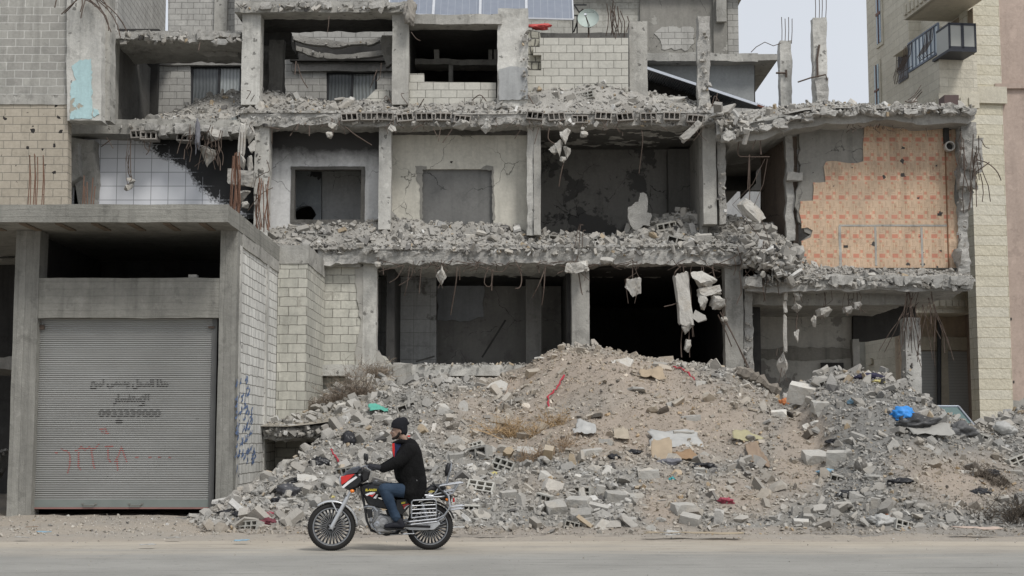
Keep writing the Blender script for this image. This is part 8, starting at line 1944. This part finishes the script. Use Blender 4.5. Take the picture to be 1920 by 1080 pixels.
# jeans
for s in (-1, 1):
    b = MB(); hp = L(774, 922, s * .10); kn = L(718, 916, s * .21); an = L(741, 969, s * .20)
    limb(b, [hp, hp.lerp(kn, .5), kn], [.105, .095, .078], 14); limb(b, [kn, kn.lerp(an, .35) + Vector((.006, 0, 0)), kn.lerp(an, .75), an], [.076, .076, .062, .058], 14)
    for k in range(5): q = an.lerp(kn, .03 + .05 * k); b.tube([q + Vector((.06 * math.cos(t), .058 * math.sin(t) , .006 * math.sin(3 * t + k))) for t in [i * math.pi / 6 for i in range(12)]], .012, 6, closed=True)
    fuse(b, 'jeans_leg', k_jean, per, .008, 3)
    b = MB(); hl = L(752, 983, s * .20); toe = L(723, 984, s * .21)
    limb(b, [L(747, 975, s * .20), hl], [.05, .043], 12); limb(b, [hl, hl.lerp(toe, .5) + Vector((0, 0, .012)), toe], [.042, .042, .032], 12); fuse(b, 'shoe', k_shoe, per, .007, 2)
    b = MB(); prism(b, [L(757, 988.5), L(756, 991.5), L(722, 991), L(717.5, 988), L(720, 986.5), L(740, 988.5)], s * .20 - .045, s * .20 + .045, .06); lb_(b, 'shoe_sole', m_plain('shoe_sole_rubber', (.012, .012, .012), .8), per, bevel=.004)
    # glove: palm, thumb and four fingers closed round the grip
    g0, g1 = hb_l[2].copy(), hb_l[3].copy()
    if s == 1: g0.y *= -1; g1.y *= -1
    gc = g0.lerp(g1, .55); gd = (g1 - g0).normalized(); b = MB()
    wr = L(716, 879, s * .30)
    limb(b, [wr, gc + Vector((.045, 0, .012))], [.040, .036], 12); limb(b, [gc + gd * .035 + Vector((.02, 0, .015)), gc - gd * .035 + Vector((.02, 0, .015))], [.026, .026], 10)
    for k in range(4):
        f0 = gc + gd * (.036 - .024 * k); r = .0115 - .001 * (k == 0 or k == 3); l_ = (1.0, 1.08, 1.04, .85)[k]
        limb(b, [f0 + Vector((.005, 0, .030)), f0 + Vector((-.022 * l_, 0, .026)), f0 + Vector((-.031 * l_, 0, .0)), f0 + Vector((-.016, 0, -.022)), f0 + Vector((.004, 0, -.022))], [r, r, r * .95, r * .9, r * .8], 8)
    th = gc - gd * .045; limb(b, [gc - gd * .03 + Vector((.035, 0, .0)), th + Vector((.02, 0, -.018)), th + Vector((-.004, 0, -.026)), th + Vector((-.02, 0, -.018))], [.017, .014, .012, .010], 8)
    fuse(b, 'glove', k_glove, per, .005, 1)

# ------------------------------------------------ car behind the right pile
CY = 36.5; cc = P(1772, 800, CY)
car = empty('parked_car', (cc.x, CY, 0), 'pale saloon car parked behind the rubble, only its roof and windscreen showing', 'car')
k_carp = m_plain('silver_blue_paint', (.30, .33, .37), .3, .3, .05, 4, .5); k_cg = m_plain('green_tinted_glass', (.12, .18, .175), .12, .1, .15, 2, .6)
zr = P(1772, 759, CY).z; cx0, cx1 = P(1722, 780, CY).x, P(1812, 780, CY).x
def cl(b, secs):   # stations along x: (x, half width, z low, z high)
    n = 4; vv = []
    for x, hw, z0_, z1_ in secs: vv += [(x, CY - hw, z0_), (x, CY + hw, z0_), (x, CY + hw * .85, z1_), (x, CY - hw * .85, z1_)]
    m = len(secs); b.add(vv, [(i * 4 + k, i * 4 + (k + 1) % 4, i * 4 + 4 + (k + 1) % 4, i * 4 + 4 + k) for i in range(m - 1) for k in range(4)] + [(0, 1, 2, 3), tuple((m - 1) * 4 + k for k in (3, 2, 1, 0))])
xm = (cx0 + cx1) / 2 - .5
zr_ = zr; zb_c = zr_ - .52
# car points towards the road: nose at -y
b = MB()
def cyl(b, secs):
    vv = []
    for y, hw, z0_, z1_ in secs: vv += [(cc.x - hw, y, z0_), (cc.x + hw, y, z0_), (cc.x + hw * .93, y, z1_), (cc.x - hw * .93, y, z1_)]
    m = len(secs); b.add(vv, [(i * 4 + k, i * 4 + (k + 1) % 4, i * 4 + 4 + (k + 1) % 4, i * 4 + 4 + k) for i in range(m - 1) for k in range(4)] + [(0, 1, 2, 3), tuple((m - 1) * 4 + k for k in (3, 2, 1, 0))])
cyl(b, [(CY - 1.5, .78, zb_c - .55, zb_c - .2), (CY - 1.35, .82, zb_c - .65, zb_c - .1), (CY + .1, .84, zb_c - .65, zb_c), (CY + 2.2, .84, zb_c - .65, zb_c), (CY + 2.6, .8, zb_c - .6, zb_c - .1)]); b.build('body', k_carp, car, bevel=.05)
hwT, hwB = .50, .70
def trap(y0_, y1_, hw0, hw1, z0_, z1_): return [Vector((cc.x - hw0, y0_, z0_)), Vector((cc.x + hw0, y0_, z0_)), Vector((cc.x + hw1, y1_, z1_)), Vector((cc.x - hw1, y1_, z1_))]
b = MB(); q = trap(CY - .1, CY + .5, hwB, hwT, zb_c, zr_ - .03); b.add(q, [(0, 1, 2, 3)]); b.build('windscreen', k_cg, car)
b = MB()
for a, c in ((q[0], q[3]), (q[1], q[2]), (q[3], q[2])): b.bar(a - Vector((0, .01, 0)), c - Vector((0, .01, 0)), .055)
b.build('pillar', k_carp, car, bevel=.01)
b = MB(); b.rbox(cc.x - hwT - .02, cc.x + hwT + .02, CY + .5, CY + 1.7, zr_ - .04, zr_, .3, .005); b.build('roof', k_carp, car)
for s in (-1, 1):
    b = MB(); b.add([Vector((cc.x + s * hwB, CY + .0, zb_c)), Vector((cc.x + s * hwB, CY + 2.0, zb_c)), Vector((cc.x + s * hwT, CY + 1.6, zr_ - .03)), Vector((cc.x + s * hwT, CY + .55, zr_ - .03))], [(0, 1, 2, 3)]); b.build('side_window', k_cg, car)
